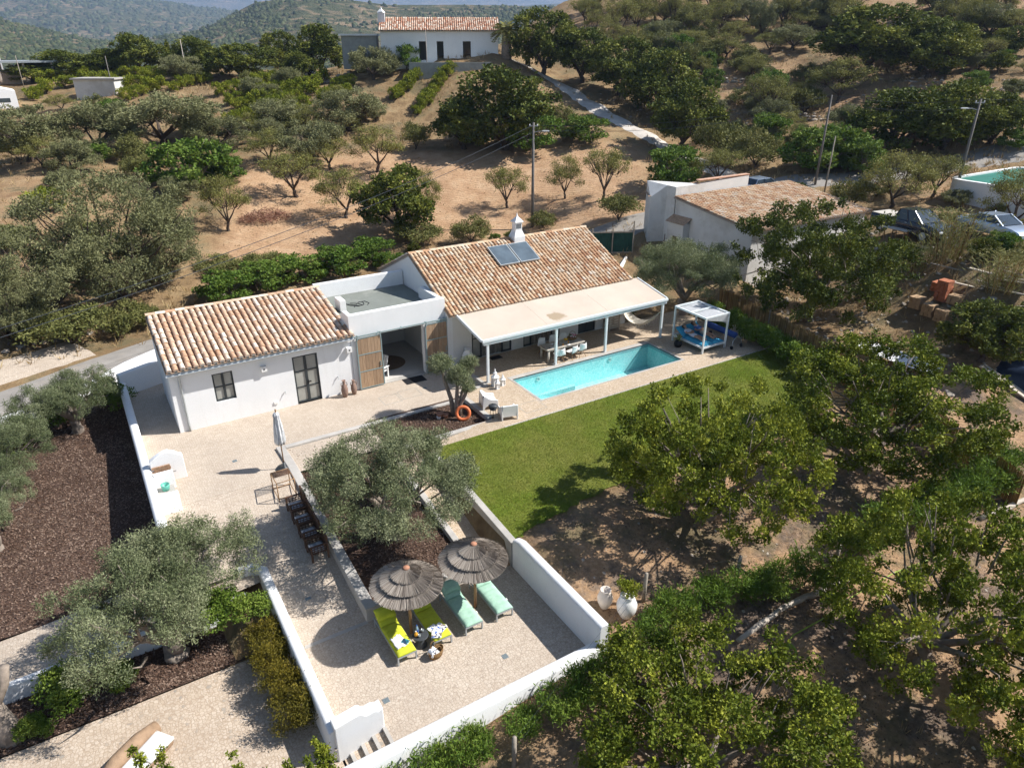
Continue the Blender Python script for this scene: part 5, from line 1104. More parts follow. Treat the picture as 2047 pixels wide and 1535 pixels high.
# ---------------------------------------------------------------- utility poles, lamps, wires
simple('pole_concrete', (.17,.155,.14), .85, .15, 4)
def pole(label, x, y, h, lean=(0,0), lamp=None, mat='pole_concrete', r=.14, arm=True):
    z = G(x,y); t = thing('utility_pole', label, 'pole', (x,y,z)); top = Vector((x+lean[0],y+lean[1],z+h))
    mb = MB(); mb.tube([(x,y,z-.3),top], [r,r*.65], 8); mb.build('post', M[mat], t, True)
    if arm: mb = MB(); c = top-Vector((0,0,.25)); mb.beam(c-RGT*.35,c+RGT*.35,.07,.07); mb.build('crossarm', M['metal_grey'], t)
    for s_ in ((-.3,.3) if arm else ()): mb = MB(); mb.lathe([(.04,0),(.05,.05),(.03,.12)], 8, tuple(c+RGT*s_+Vector((0,0,.03)))); mb.build('insulator', M['plastic_white'], t)
    if lamp:
        b = top-Vector((0,0,.75)); e = b+RGT*lamp*.75+Vector((0,0,.12)); mb = MB(); mb.tube([b,b+RGT*lamp*.4+Vector((0,0,.1)),e], .03, 6); mb.build('lamp_arm', M['metal_grey'], t)
        mb = MB(); mb.beam(e-RGT*lamp*.05,e+RGT*lamp*.5,.16,.09); mb.build('lamp_head', M['plastic_white'], t, bevel=.02)
    return top
p1 = pole('grey utility pole with street lamp in the ploughed field behind the house', 32.7, 49.7, 8.3, (0,0), 1)
p2 = pole('dark wooden utility pole at the bend of the road', 53.4, 38.3, 7.0, (.1,0), None, 'pole_concrete', .10, False)
p2b = pole('short pale pole leaning beside the dark pole at the road bend', 52.4, 36.6, 4.4, (.1,0), None, 'wood_grey', .07, False)
p3 = pole('leaning utility pole with street lamp beside the white water tank', 57.3, 28.9, 7.0, (.1,0), -1, 'pole_concrete', .12)
pole('thin dark pole beside the small flat-roofed shed', 8.0, 109, 4.2, (0,0), None, 'pole_concrete', .07, False)
pole('slim pale pole among the dark trees on the left ridge', 17.5, 112, 5.2, (0,0), None, 'log_bleached', .06, False)
pole('slim pale pole near the far cypress trees', -1.5, 118, 4.2, (0,0), None, 'wood_grey', .06, False)
pole('slim pole in front of the white farmhouse wall', 42.2, 88.6, 4.9, (0,0), None, 'wood_grey', .06, False)
def wire(a, b, sag, label):
    a, b = Vector(a), Vector(b); pts = [a.lerp(b,k/24)-Vector((0,0,sag*(1-(2*k/24-1)**2))) for k in range(25)]
    tag(MB().tube(pts, .018, 4).build('overhead_wire', M['charcoal'], None), label, 'wire', 'overhead wires')
wire(p1-RGT*.3-Vector((0,0,.3)), (-9.5,33.6,4.1), .9, 'overhead wire from the field pole towards the left, upper one'); wire(p1-RGT*.1-Vector((0,0,.75)), (-9.5,33.6,3.75), .9, 'overhead wire from the field pole towards the left, lower one')
wire(p1+RGT*.3-Vector((0,0,.2)), p2, .8, 'overhead wire from the field pole to the road bend, upper one'); wire(p1+RGT*.3-Vector((0,0,.5)), p2-Vector((0,0,.5)), .9, 'overhead wire from the field pole to the road bend, lower one')
wire(p2, p3, .4, 'overhead wire between the road bend and the water tank pole, upper one'); wire(p2-Vector((0,0,.4)), p3-Vector((0,0,.5)), .5, 'overhead wire between the road bend and the water tank pole, lower one'); wire(p3, (80,22,12.5), .5, 'overhead wire leaving the water tank pole to the right')

# ---------------------------------------------------------------- white water tank at the right edge
tk = thing('water_tank', 'white round-cornered irrigation tank with green net cover', 'tank', (60,26,4.5)); pts = []
for cx_, cy_, a0 in ((57.6,28.2,90),(57.6,23.2,180),(66,23.2,270),(66,28.2,0)):
    for k in range(6): a = R(a0+18*k); pts.append((cx_+1.2*math.cos(a),cy_+1.2*math.sin(a)))
n = len(pts); c0 = Vector((sum(p[0] for p in pts)/n,sum(p[1] for p in pts)/n)); inn = [tuple(c0+(Vector(p)-c0)*.93) for p in pts]; zt = 6.35
mb = MB(); mb.add([(x,y,3.2) for x,y in pts]+[(x,y,zt) for x,y in pts]+[(x,y,zt) for x,y in inn]+[(x,y,zt-.6) for x,y in inn], [(i,(i+1)%n,n+(i+1)%n,n+i) for i in range(n)]+[(n+i,n+(i+1)%n,2*n+(i+1)%n,2*n+i) for i in range(n)]+[(2*n+i,2*n+(i+1)%n,3*n+(i+1)%n,3*n+i) for i in range(n)]); mb.build('wall', M['white_paint'], tk)
simple('green_net', (.02,.16,.12), .7, .2, 2); mb = MB(); mb.add([(x,y,zt-.12) for x,y in inn], [tuple(range(n))]); mb.build('net_cover', M['green_net'], tk)

# ---------------------------------------------------------------- vehicles
def car_paint(name, col, rough=.25, metal=.3):
    m, t, b = new(name, rough, .5, metal); b.inputs['Base Color'].default_value = (*col,1); b.inputs['Coat Weight'].default_value = .6
    t.links.new(bump(t, noise(t, 2, 2, .5, geo(t)), .02, .02), b.inputs['Normal'])
car_paint('paint_black', (.010,.018,.034)); car_paint('paint_silver', (.46,.54,.66), .28, .6); simple('tyre', (.02,.02,.02), .8); simple('lamp_glass', (.75,.78,.8), .15, spec=.6); simple('number_plate', (.7,.7,.72), .5); simple('dust_cover', (.50,.46,.40), .9)  # bluish reflections are put into the black and silver base colours
def loft(mb, sections, close=True):
    """sections: list of (x, [(y,z)...]) rings of equal length"""
    n = len(sections[0][1]); vs = [(x,y,z) for x, ring in sections for y, z in ring]
    fs = [(i*n+j,i*n+(j+1)%n,(i+1)*n+(j+1)%n,(i+1)*n+j) for i in range(len(sections)-1) for j in range(n)]
    if close: fs += [tuple(range(n))[::-1], tuple((len(sections)-1)*n+j for j in range(n))]
    return mb.add(vs, fs)
def ring(w, z0, z1, sh=.1): return [(-w*.94,z0),(-w,z0+.12),(-w,z1-sh*1.2),(-w*.93,z1),(w*.93,z1),(w,z1-sh*1.2),(w,z0+.12),(w*.94,z0)]
def vehicle(name, label, cat, L, prof, cabin, paint, loc, rz, wheel_r, wx, w=.86, tilt=0):
    """prof: (x,z_top) body line; cabin: (x,z) of greenhouse base rear, roof rear, roof front, base front"""
    t = thing(name, label, cat); mb = MB(); loft(mb, [(x, ring(w*(.9 if i in (0,len(prof)-1) else 1), .32, z)) for i, (x,z) in enumerate(prof)]); o = mb.build('body', M[paint], t); sharp(o, 35)
    (xa,za),(xb,zb_),(xc,zc),(xd,zd) = cabin; wi = w*.78
    mb = MB(); mb.add([(xb,-wi,zb_),(xb,wi,zb_),(xc,wi,zc),(xc,-wi,zc),(xb,-wi,zb_-.05),(xb,wi,zb_-.05),(xc,wi,zc-.05),(xc,-wi,zc-.05)], [(0,1,2,3),(0,4,5,1),(1,5,6,2),(2,6,7,3),(3,7,4,0)]); mb.build('roof', M[paint], t, bevel=.02)
    wo = w*.93
    for s_ in (-1,1):
        for (p,q),(p2_,q2) in (((xa,za),(xb,zb_)),((xd,zd),(xc,zc)),(((xa+xd)/2,(za+zd)/2),((xb+xc)/2,(zb_+zc)/2))): MB().beam((p,s_*wo,q-.02),(p2_,s_*wi,q2),.06,.06).build('pillar', M[paint], t)
    wo *= .985
    for nm, vs in (('windscreen',[(xd,-wo,zd),(xd,wo,zd),(xc,wi,zc-.03),(xc,-wi,zc-.03)]),('rear_window',[(xa,wo,za),(xa,-wo,za),(xb,-wi,zb_-.03),(xb,wi,zb_-.03)]),('side_window',[(xa,-wo,za),(xd,-wo,zd),(xc,-wi,zc-.03),(xb,-wi,zb_-.03)]),('side_window',[(xd,wo,zd),(xa,wo,za),(xb,wi,zb_-.03),(xc,wi,zc-.03)])): MB().quad(*vs).build(nm, M['car_glass'], t)
    for x in wx:
        for s_ in (-1,1):
            mb = MB(); mb.tube([(x,s_*(w-.2),wheel_r),(x,s_*(w+.01),wheel_r)], wheel_r, 20); wl = mb.build('wheel', M['tyre'], t); sharp(wl, 40)
            mb = MB(); mb.tube([(x,s_*(w+.0),wheel_r),(x,s_*(w+.022),wheel_r)], wheel_r*.62, 14); mb.build('rim', M['metal_grey'], wl)
            mb = MB(); mb.tube([(x+wheel_r*1.17*math.cos(a),s_*(w+.003),wheel_r+wheel_r*1.17*math.sin(a)) for a in np.linspace(0,math.pi,11)], .035, 6); mb.build('wheel_arch', M[paint], t)
    xf = prof[-1][0]; zf = prof[-2][1]
    for s_ in (-1,1):
        mb = MB(); mb.obox((xf-.06,s_*w*.68,zf-.2),(.14,.34,.15)); mb.build('headlight', M['lamp_glass'], t, bevel=.03); mb = MB(); mb.obox((prof[0][0]+.02,s_*w*.76,.75),(.06,.16,.26)); mb.build('tail_light', M['jam_red'], t)
        mb = MB(); mb.obox((xd-.25,s_*(w+.09),zd+.02),(.1,.16,.12)); mb.build('mirror', M[paint], t, bevel=.02); mb = MB(); mb.obox(((xa+xd)/2-.1,s_*(w+.005),za-.12),(.16,.02,.035)); mb.build('door_handle', M['metal_grey'], t)
    mb = MB(); mb.obox((xf+.0,0,zf-.22),(.04,w*.85,.13)); mb.build('grille', M['black_matt'], t); mb = MB(); mb.obox((xf+.04,0,.42),(.12,w*1.86,.2)); mb.build('bumper', M[paint], t, bevel=.04); mb = MB(); mb.obox((xf+.105,0,.45),(.01,.5,.11)); mb.build('number_plate', M['number_plate'], t)
    place(t, loc, rz); return t
pk = vehicle('pickup_truck', 'black double-cab pickup truck with pale tonneau cover beside the building site', 'pickup', 5.2, [(-2.6,.95),(-2.5,1.08),(-.7,1.1),(1.0,1.12),(2.1,1.05),(2.45,.95),(2.6,.75)], [(-.75,1.1),(-.5,1.72),(.55,1.75),(1.35,1.12)], 'paint_black', (46.6,25.7,G(46.6,25.7)), R(-98), .39, (-1.55,1.6), .9)
mb = MB(); mb.obox((-1.68,0,1.12),(1.75,1.62,.05)); o = mb.build('tonneau_cover', M['dust_cover'], None, bevel=.02); o.parent = pk
vehicle('sedan_car', 'silver saloon car parked on dry grass at the right', 'car', 4.5, [(-2.2,.72),(-2.1,.92),(-1.2,.98),(.7,.95),(1.6,.86),(2.1,.74),(2.25,.6)], [(-1.35,.96),(-.75,1.38),(.25,1.4),(1.05,.95)], 'paint_silver', (47.9,21.3,G(47.9,21.3)), R(-103), .32, (-1.3,1.35), .84)
vehicle('parked_car', 'pale blue car half hidden behind the neighbouring tile roof', 'car', 4.2, [(-2.1,.75),(-2.0,.95),(-1.0,1.0),(.8,.96),(1.7,.86),(2.0,.72),(2.1,.6)], [(-1.5,.98),(-1.2,1.42),(.2,1.45),(1.0,.96)], 'paint_silver', (48.9,40.0,G(48.9,40.0)+.05), R(-5), .31, (-1.25,1.25), .82)
vehicle('parked_car', 'dark green car parked beside the stone heap on the ridge', 'car', 4.2, [(-2.1,.75),(-2.0,.95),(-1.0,1.0),(.8,.96),(1.7,.86),(2.0,.72),(2.1,.6)], [(-1.5,.98),(-1.2,1.42),(.2,1.45),(1.0,.96)], 'car_glass' if False else 'paint_black', (30.5,104.5,G(30.5,104.5)+.05), R(-30), .31, (-1.25,1.25), .82)

# ---------------------------------------------------------------- far buildings
def frame_box(mb, o, u, v, a, b, c, d, e, f):
    """box in a local frame: u across, v depth, z up"""
    o, u, v = Vector(o), Vector(u), Vector(v); z = Vector((0,0,1))
    P = [o+u*x+v*y+z*w_ for w_ in (e,f) for x,y in ((a,c),(b,c),(b,d),(a,d))]
    return mb.add(P, [(0,3,2,1),(4,5,6,7),(0,1,5,4),(1,2,6,5),(2,3,7,6),(3,0,4,7)])
fd = Vector((44.4,89.3,0)).normalized(); fr = Vector((fd.y,-fd.x,0)); O = Vector((44.6,89.6,13.35))
fh = thing('farmhouse', 'white farmhouse with orange tile roof on the ridge behind the field', 'building', O)
L2 = 7.4; mb = MB(); wall_holes = [(-2.65,-1.75),(-.4,.45),(2.9,3.9)]; xs_ = [-L2]+[v for h in wall_holes for v in h]+[L2]
for i in range(0,len(xs_),2): frame_box(mb, O, fr, fd, xs_[i], xs_[i+1], 0, .4, -1.5, 3.5)
for a, b_ in wall_holes: frame_box(mb, O, fr, fd, a, b_, 0, .4, 2.25, 3.5); frame_box(mb, O, fr, fd, a, b_, 0, .4, -1.5, .1)
frame_box(mb, O, fr, fd, -L2, -L2+.4, .4, 6, -1.5, 3.5); frame_box(mb, O, fr, fd, L2-.4, L2, .4, 6, -1.5, 3.5); frame_box(mb, O, fr, fd, -L2+.4, L2-.4, 5.6, 6, -1.5, 3.5); o = merge(mb.build('wall', M['white_paint'], fh))
mb = MB(); frame_box(mb, O, fr, fd, -L2+.4, L2-.4, 3.2, 3.4, .1, 3.4); mb.build('inner_wall', M['concrete_dark'], fh)
for a, b_ in wall_holes:
    mb = MB(); frame_box(mb, O, fr, fd, a, a+.06, .1,.2,.1,2.25); frame_box(mb, O, fr, fd, b_-.06, b_, .1,.2,.1,2.25); mb.build('door_frame', M['frame_dark'], fh)
z = Vector((0,0,1)); mb = MB()
mb.add([O+fr*x+fd*y+z*h_ for x in (-L2-.2,L2+.2) for y,h_ in ((-.3,3.45),(3,4.95),(6.3,3.45),(6.3,3.37),(3,4.85),(-.3,3.37))], [(0,1,7,6),(1,2,8,7),(2,3,9,8),(3,4,10,9),(4,5,11,10),(5,0,6,11),(0,5,4,1),(1,4,3,2),(6,7,10,11),(7,8,9,10)]); rf = mb.build('roof', M['mortar'], fh)
tile_roof(rf, O+fr*(-L2-.2)+fd*(-.32)+z*3.45, fr, fd*3.3+z*1.5, 2*L2+.4, math.hypot(3.3,1.5), .27, 9, 'tile_far', 0, 21)
mb = MB(); frame_box(mb, O, fr, fd, -L2-.25, -L2+.6, 1.5, 2.2, 3.5, 5.5); mb.build('chimney', M['white_paint'], fh); mb = MB(); c = O+fr*(-L2+.17)+fd*1.85; mb.lathe([(.55,5.5),(.5,5.6),(.15,5.9),(.05,6.15)], 4, c); mb.build('chimney_cap', M['white_paint'], rf)
mb = MB(); frame_box(mb, O, fr, fd, -3.9, 6.3, -3.3, -2.9, -3, -.1); frame_box(mb, O, fr, fd, -3.9,-3.5,-2.9,.0,-3,-.15); frame_box(mb, O, fr, fd, -3.5,6.3,-2.9,-.01,-3,-.2); tag(mb.build('retaining_wall', M['concrete_dark'], None), 'grey retaining wall below the white farmhouse', 'wall')
mb = MB(); frame_box(mb, O, fr, fd, -12.5, -8.1, 2, 6, -1, 2.9); an = thing('annex', 'low grey flat-roofed annex beside the farmhouse', 'building', O-fr*10); mb.build('wall', M['concrete_dark'], an); mb = MB(); frame_box(mb, O, fr, fd, -12.8, -7.95, 1.7, 6.2, 2.905, 3.1); mb.build('roof', M['white_paint'], an)
SO = Vector((4.4,108.6,G(4.4,108.6)-.3)); sd = Vector((SO.x,SO.y,0)).normalized(); sr = Vector((sd.y,-sd.x,0)); ang = R(-25); u = sr*math.cos(ang)+sd*math.sin(ang); v = -sr*math.sin(ang)+sd*math.cos(ang)
sh = thing('shed', 'small flat-roofed concrete shed among bushes on the left slope', 'shed', SO); mb = MB(); frame_box(mb, SO, u, v, -.6, 4.2, 0, 3.2, -.5, 2.6); mb.build('wall', M['old_render'], sh); mb = MB(); frame_box(mb, SO, u, v, -.85, 4.45, -.25, 3.45, 2.605, 2.78); mb.build('roof', M['concrete'], sh); mb = MB(); frame_box(mb, SO, u, v, -.62, -.601, 1.0, 1.9, .9, 1.9); mb.build('window', M['glass_dark'], sh)
CO = Vector((.2,126.5,G(.2,126.5))); cu, cv_ = sr, sd
ct = thing('carport', 'grey flat carport on pale posts on the left ridge', 'carport', CO)
for x,y in ((-4.2,0),(-1.2,0),(2.2,0),(4.6,0),(-4.2,4),(4.6,4)): mb = MB(); frame_box(mb, CO, cu, cv_, x-.13, x+.13, y-.13, y+.13, 0, 2.4); mb.build('post', M['log_bleached'], ct)
mb = MB(); frame_box(mb, CO, cu, cv_, -4.8, 5.2, -.5, 4.6, 2.41, 2.65); mb.build('roof', M['metal_grey'], ct); mb = MB(); frame_box(mb, CO, cu, cv_, -9.5,-2.0,.8,1.3,-.5,1.3); tag(mb.build('stone_wall', M['stone'], None), 'pale stone wall behind the far carport', 'wall')
WO = Vector((-6.0,109,G(-6,109))); wh = thing('white_outbuilding', 'bright white outbuilding with sloping gable at the left edge', 'building', WO); wd = Vector((WO.x,WO.y,0)).normalized(); wr = Vector((wd.y,-wd.x,0)); zz = Vector((0,0,1))
mb = MB(); prof = [(-6,-2),(3.6,-2),(3.6,1.9),(.6,2.7),(.6,3.1),(-3,4.2),(-6,4.2)]; mb.add([WO+wr*x+wd*y+zz*h_ for y in (0,5) for x,h_ in prof], [tuple(range(7)),tuple(range(7,14))[::-1]]+[(i,(i+1)%7,7+(i+1)%7,7+i) for i in range(7)]); mb.build('wall', M['white_paint'], wh); mb = MB(); frame_box(mb, WO, wr, wd, 1.5, 2.9, -.03, 0.002, .7, 1.15); mb.build('window', M['glass_dark'], wh)
for i,(px_,dpt,hh,l) in enumerate(((-7.6,134,3.2,'house with salmon tile roof at the far left edge'),(-9.2,124,.9,'low tiled outhouse below the salmon-roofed house'))):
    HO = Vector((px_,dpt,G(px_,dpt))); ho = thing('tiled_house', l, 'building', HO); mb = MB(); frame_box(mb, HO, wr, wd, -6, 4, 0, 5, -1, hh+1); mb.build('wall', M['old_render'], ho); mb = MB(); mb.add([HO+wr*x+wd*y+zz*h_ for x in (-6.2,4.2) for y,h_ in ((-.2,hh+1),(2.5,hh+2.4),(5.2,hh+1))], [(0,1,4,3),(1,2,5,4),(0,3,5,2),(0,2,1),(3,4,5)]); mb.build('roof', M['tile_far'], ho)

# ---------------------------------------------------------------- reed fence, wire fence, logs
def m_reed():
    m, t, b = new('reed', .9, .15); gi = _n(t, 'ShaderNodeNewGeometry').outputs['Random Per Island']; t.links.new(ramp(t, gi, [(0,(.14,.08,.03)),(.5,(.30,.19,.075)),(1,(.42,.29,.13))]), b.inputs['Base Color'])
m_reed()
RF = [(33.44,29.4),(32.5,24.7),(31.75,20.4),(31.0,17.1),(30.3,14.3),(29.6,11.4),(28.9,9.2)]
rfz = lambda i: [1.75,1.75,1.65,1.5,1.2,.75,.55][i]
for i in range(len(RF)-1):
    a, b_ = Vector(RF[i]), Vector(RF[i+1]); n = int((b_-a).length/.026); rnd = random.Random(i)
    t = thing('reed_fence', 'brown reed fence panel %s' % ['beside the daybed corner under the big carob','behind the clipped hedge, second from the daybed','behind the hedge end, third from the daybed','behind the orchard carob, middle of the fence','at the shaded orchard end, next to last','closest to the oleander hedge at the right edge'][i], 'fence', (a.x,a.y,G(a.x,a.y)), group='reed fence panels'); mb = MB(); d = (b_-a).normalized()
    for k in range(n):
        p = a.lerp(b_,(k+.5)/n); zt = rfz(i)+(rfz(i+1)-rfz(i))*k/n+rnd.uniform(-.1,.06); z0 = G(p.x,p.y)-.1; w_ = .016; o_ = rnd.uniform(-.015,.015); l_ = rnd.uniform(-.02,.02)
        mb.add([(p.x-d.x*w_+o_,p.y-d.y*w_,z0),(p.x+d.x*w_+o_,p.y+d.y*w_,z0),(p.x+d.x*w_+o_+l_,p.y+d.y*w_+l_,zt),(p.x-d.x*w_+o_+l_,p.y-d.y*w_+l_,zt)], [(0,1,2,3)])
    o = mb.build('reeds', M['reed'], t); o['kind'] = 'stuff'
    for q in (a,): MB().tube([(q.x,q.y,G(q.x,q.y)-.2),(q.x,q.y,rfz(i)+.1)], .04, 6).build('post', M['wood_grey'], t)
garden_wall('low white-painted wall at the foot of the reed fence near the daybed', [(32.9,29),(32.0,24.7),(31.3,20.6)], .2, -.4, [.75,.7,.6], 'white_render')
fp = [(6.6,10.6,-1),(13.0,12.9,0),(16.2,11.9,0),(19.6,10.6,0),(24.4,10.4,0),(29.3,10.0,0)]
posts = []
for i,(x,y,_) in enumerate(fp):
    z0 = G(x,y); t = MB().tube([(x,y,z0-.2),(x+.02,y,z0+1.15)], [.07,.06], 8).build('fence_post', M['wood_grey'], None, True); posts.append((x,y,z0))
    tag(t, 'round wooden fence post %s' % ['beside the oleanders at the bottom of the picture','next to the white urn','between the urn and the bleached log','behind the end of the bleached log','in the oleander hedge halfway along the wire fence','at the far right end of the oleander hedge'][i], 'post', 'wooden posts of the wire fence')
for k, h_ in enumerate((.35,.7,1.05)):
    mb = MB(); 
    for a,b_ in zip(posts,posts[1:]): mb.tube([(a[0],a[1],a[2]+h_),(b_[0],b_[1],b_[2]+h_)], .0035, 4)
    tag(mb.build('fence_wire', M['charcoal'], None), ['lowest','middle','top'][k]+' strand of the wire fence along the oleanders', 'wire')
def log(pts, r, label):
    mb = MB(); rnd = random.Random(len(label)); P = []
    for i in range(len(pts)-1):
        for k in range(5): P.append(Vector(pts[i]).lerp(Vector(pts[i+1]),k/5)+Vector((0,rnd.uniform(-.04,.04),rnd.uniform(-.02,.02))))
    P.append(Vector(pts[-1])); mb.tube(P, [r*(.8+.4*rnd.random()) for _ in P], 8); tag(mb.build('log', M['log_bleached'], None, True), label, 'log')
gz = lambda x,y,r: (x,y,G(x,y)+r*.7)
log([gz(14.5,10.2,.1),gz(17.2,10.35,.1),gz(18.6,10.2,.1)], .10, 'long bleached log lying along the oleander hedge'); log([gz(18.8,10.2,.09),gz(20.6,9.95,.09)], .09, 'short bleached log end to end with the long one'); log([gz(27.0,9.5,.1),gz(31,9.1,.1)], .11, 'bleached log at the right edge below the hedge')
simple('hose_green', (.30,.42,.05), .5)
pts = [(15.4+.35*math.cos(a),9.2+.35*math.sin(a),G(15.4,9.2)+.03+.004*i) for i,a in enumerate(np.linspace(0,13,40))]+[gz(x,y,.03) for x,y in ((16.2,9.5),(17.5,9.45),(19.2,9.55),(21.5,9.5),(25,9.0),(29,8.7))]
tag(MB().tube(pts, .022, 6).build('garden_hose', M['hose_green'], None, True), 'yellow-green garden hose coiled on the orchard soil', 'hose')

# ---------------------------------------------------------------- building site beside the neighbour
simple('brick_red', (.42,.15,.075), .9, .2, 6, .3, 30); simple('brick_tan', (.45,.30,.17), .9, .2, 6, .3, 30); rnd = random.Random(9)
for i,(dx,dy,nx_,nz_,mt,l) in enumerate([(0,.0,3,7,'brick_red','tall stack of red bricks in the middle of the brick heap'),(-.75,.9,3,4,'brick_tan','tan brick stack at the left end of the brick heap'),(-.9,.05,3,4,'brick_tan','tan brick stack in front of the red stack'),(-.95,-.75,3,4,'brick_tan','tan brick stack at the right front of the brick heap'),(-.1,-.8,3,3,'brick_tan','low brick stack behind the right front stack'),(.55,.7,2,3,'brick_red','low red brick stack behind the heap')]):
    x, y = 41.0+dx, 19.9+dy; z0 = G(x,y); t = thing('brick_stack', l, 'bricks', (x,y,z0), group='stacks of bricks on the building site')
    me = MB().obox((0,0,.09),(.62,.2,.165)).mesh('brick', M[mt])
    for k in range(nz_):
        for j in range(nx_):
            o = bpy.data.objects.new('brick', me); COL.objects.link(o); o.parent = t; o.location = (rnd.uniform(-.03,.03),(j-(nx_-1)/2)*.215+rnd.uniform(-.01,.01),.17*k); o.rotation_euler = (0,0,rnd.uniform(-.06,.06))
for i,(x,y,l) in enumerate(((35.2,19.5,'white corrugated sheet lying by the fence, the upper one'),(35.3,17.6,'white corrugated sheet lying by the fence, the lower one'))):
    z0 = G(x,y)+.25; mb = MB(); vs = []
    for k in range(25):
        for s_ in (-.5,.5): vs.append((x+s_*1.0+.1*math.sin(i),y+(k/24-.5)*2.3,z0+.03*(k%2)+.25*(s_+.5)))
    mb.add(vs, [(2*k,2*k+1,2*k+3,2*k+2) for k in range(24)]); o = mb.build('corrugated_sheet', M['plastic_white'], None); s_ = o.modifiers.new('s','SOLIDIFY'); s_.thickness = .01; tag(o, l, 'sheet')
for i in range(11):
    x, y = 42.4+rnd.uniform(-.9,.9), 18.0+rnd.uniform(-2.6,2.8); a = R(96+rnd.uniform(-14,14)); z0 = G(x,y)+.05+.05*(i%3); mb = MB(); mb.obox((0,0,0),(rnd.uniform(1.4,3.2),.17,.05)); o = mb.build('timber_board', M['log_bleached' if i%3 else 'wood_grey'], None); o.location = (x,y,z0); o.rotation_euler = (R(rnd.uniform(-4,4)),R(rnd.uniform(-5,5)),a)
    tag(o, 'loose weathered timber board in the scattered pile above the brick heap', 'board', 'scattered timber boards')
t = thing('tarpaulin', 'dark blue tarpaulin draped over a heap at the right edge', 'tarpaulin', (39.2,14.4,.3)); mb = MB(); vs = []; nn = 14
for j in range(nn+1):
    for i in range(nn+1):
        u_, v_ = i/nn*2-1, j/nn*2-1; h_ = max(0,1-(u_*u_)**1.3)*max(0,1-(v_*v_)**1.3); vs.append((39.6+u_*1.5,13.9+v_*1.9,G(39.6,13.9)-.1+1.0*h_**.6+.14*math.sin(u_*7+v_*4)*h_))
mb.add(vs, [(j*(nn+1)+i,j*(nn+1)+i+1,(j+1)*(nn+1)+i+1,(j+1)*(nn+1)+i) for j in range(nn) for i in range(nn)]); simple('tarp_blue', (.018,.03,.06), .4, .2, 3); mb.build('sheet', M['tarp_blue'], t, True)
for i in range(2): mb = MB(); mb.beam((38.0-.3*i,12.6,G(38,12.6)+.1),(38.1-.3*i,15.6,G(38,15.6)+.15),.2,.08); mb.build('plank', M['log_bleached'], t)
t = thing('trestle', 'wooden trestle table frame with a pale board beside the pickup', 'trestle', (45.3,26,G(45.3,26)))
for y in (-.8,0,.8):
    for x in (-.3,.3): mb = MB(); mb.beam((45.3+x*1.3,26+y,G(45.3,26)),(45.3+x*.6,26+y,G(45.3,26)+1.15),.05); mb.build('leg', M['wood_pole'], t)
mb = MB(); mb.obox((45.3,26,G(45.3,26)+1.18),(.6,1.9,.04)); mb.build('board', M['dust_cover'], t)

# ---------------------------------------------------------------- dry stone walls and rocks
def rock_mesh(seed):
    rnd = random.Random(seed); bm = bmesh.new(); bmesh.ops.create_icosphere(bm, subdivisions=1, radius=.5)
    for v in bm.verts: v.co *= rnd.uniform(.72,1.15); v.co.z *= .75
    me = bpy.data.meshes.new('stone'); bm.to_mesh(me); bm.free(); me.materials.append(M['stone']); return me
ROCKS = [rock_mesh(s) for s in range(4)]
def dry_wall(label, pts, h, sz, seed):
    rnd = random.Random(seed); t = None; P = [Vector(p) for p in pts]; mb = MB()
    for a, b_ in zip(P, P[1:]):
        n = int((b_-a).length/sz)
        for k in range(n):
            p = a.lerp(b_,(k+rnd.random())/n); z0 = float(nat(p.x,p.y)); lay = max(1,int(h/sz*rnd.uniform(.5,1.1)))
            for q in range(lay):
                me = rnd.choice(ROCKS); s_ = sz*rnd.uniform(.8,1.7); mt = Matrix.Translation((p.x+rnd.uniform(-.25,.25),p.y+rnd.uniform(-.25,.25),z0+q*sz*.7)) @ Matrix.Rotation(rnd.uniform(0,6),4,'Z') @ Matrix.Diagonal((s_*1.2,s_,s_*.8,1))
                mb.add([mt @ v.co for v in me.vertices], [tuple(f.vertices) for f in me.polygons])
    t = thing('dry_stone_wall', label, 'stone wall', (P[0].x,P[0].y,float(nat(P[0].x,P[0].y)))); o = mb.build('stones', M['stone'], t); o['kind'] = 'stuff'
dry_wall('broken dry stone terrace wall below the almond terraces, middle of hillside', [(70.5,57.5),(69.6,52.6),(71.2,48.3),(72.6,46.6)], 1.3, .42, 1)
dry_wall('dry stone terrace wall below the orchard near the gravel track', [(69.5,77),(72,74.5),(74.2,71),(75.2,66.5)], 1.1, .42, 2)
dry_wall('ruined stone wall at the top right of the hillside', [(106.9,55.5),(105.2,50.6),(108,47)], 2.6, .55, 3)
dry_wall('dry stone terrace wall below the upper red terrace on the right', [(82,50),(82.6,44),(82.6,38)], .9, .4, 4)
dry_wall('low rubble bank behind the water tank road', [(56,36.9),(62.3,34.2),(66,32)], .8, .4, 5)
dry_wall('stone rubble heap beside the black pickup', [(45.0,27.2),(44.9,25.2),(45.1,23.6)], .7, .4, 6)
dry_wall('heap of loose stones on the ridge beside the parked car', [(25,105.5),(31,101.5),(36,98)], 1.4, .55, 7)
dry_wall('low field-edge stone row beside the road layby', [(-9,44.6),(-4,46.0),(0,47)], .5, .3, 8)

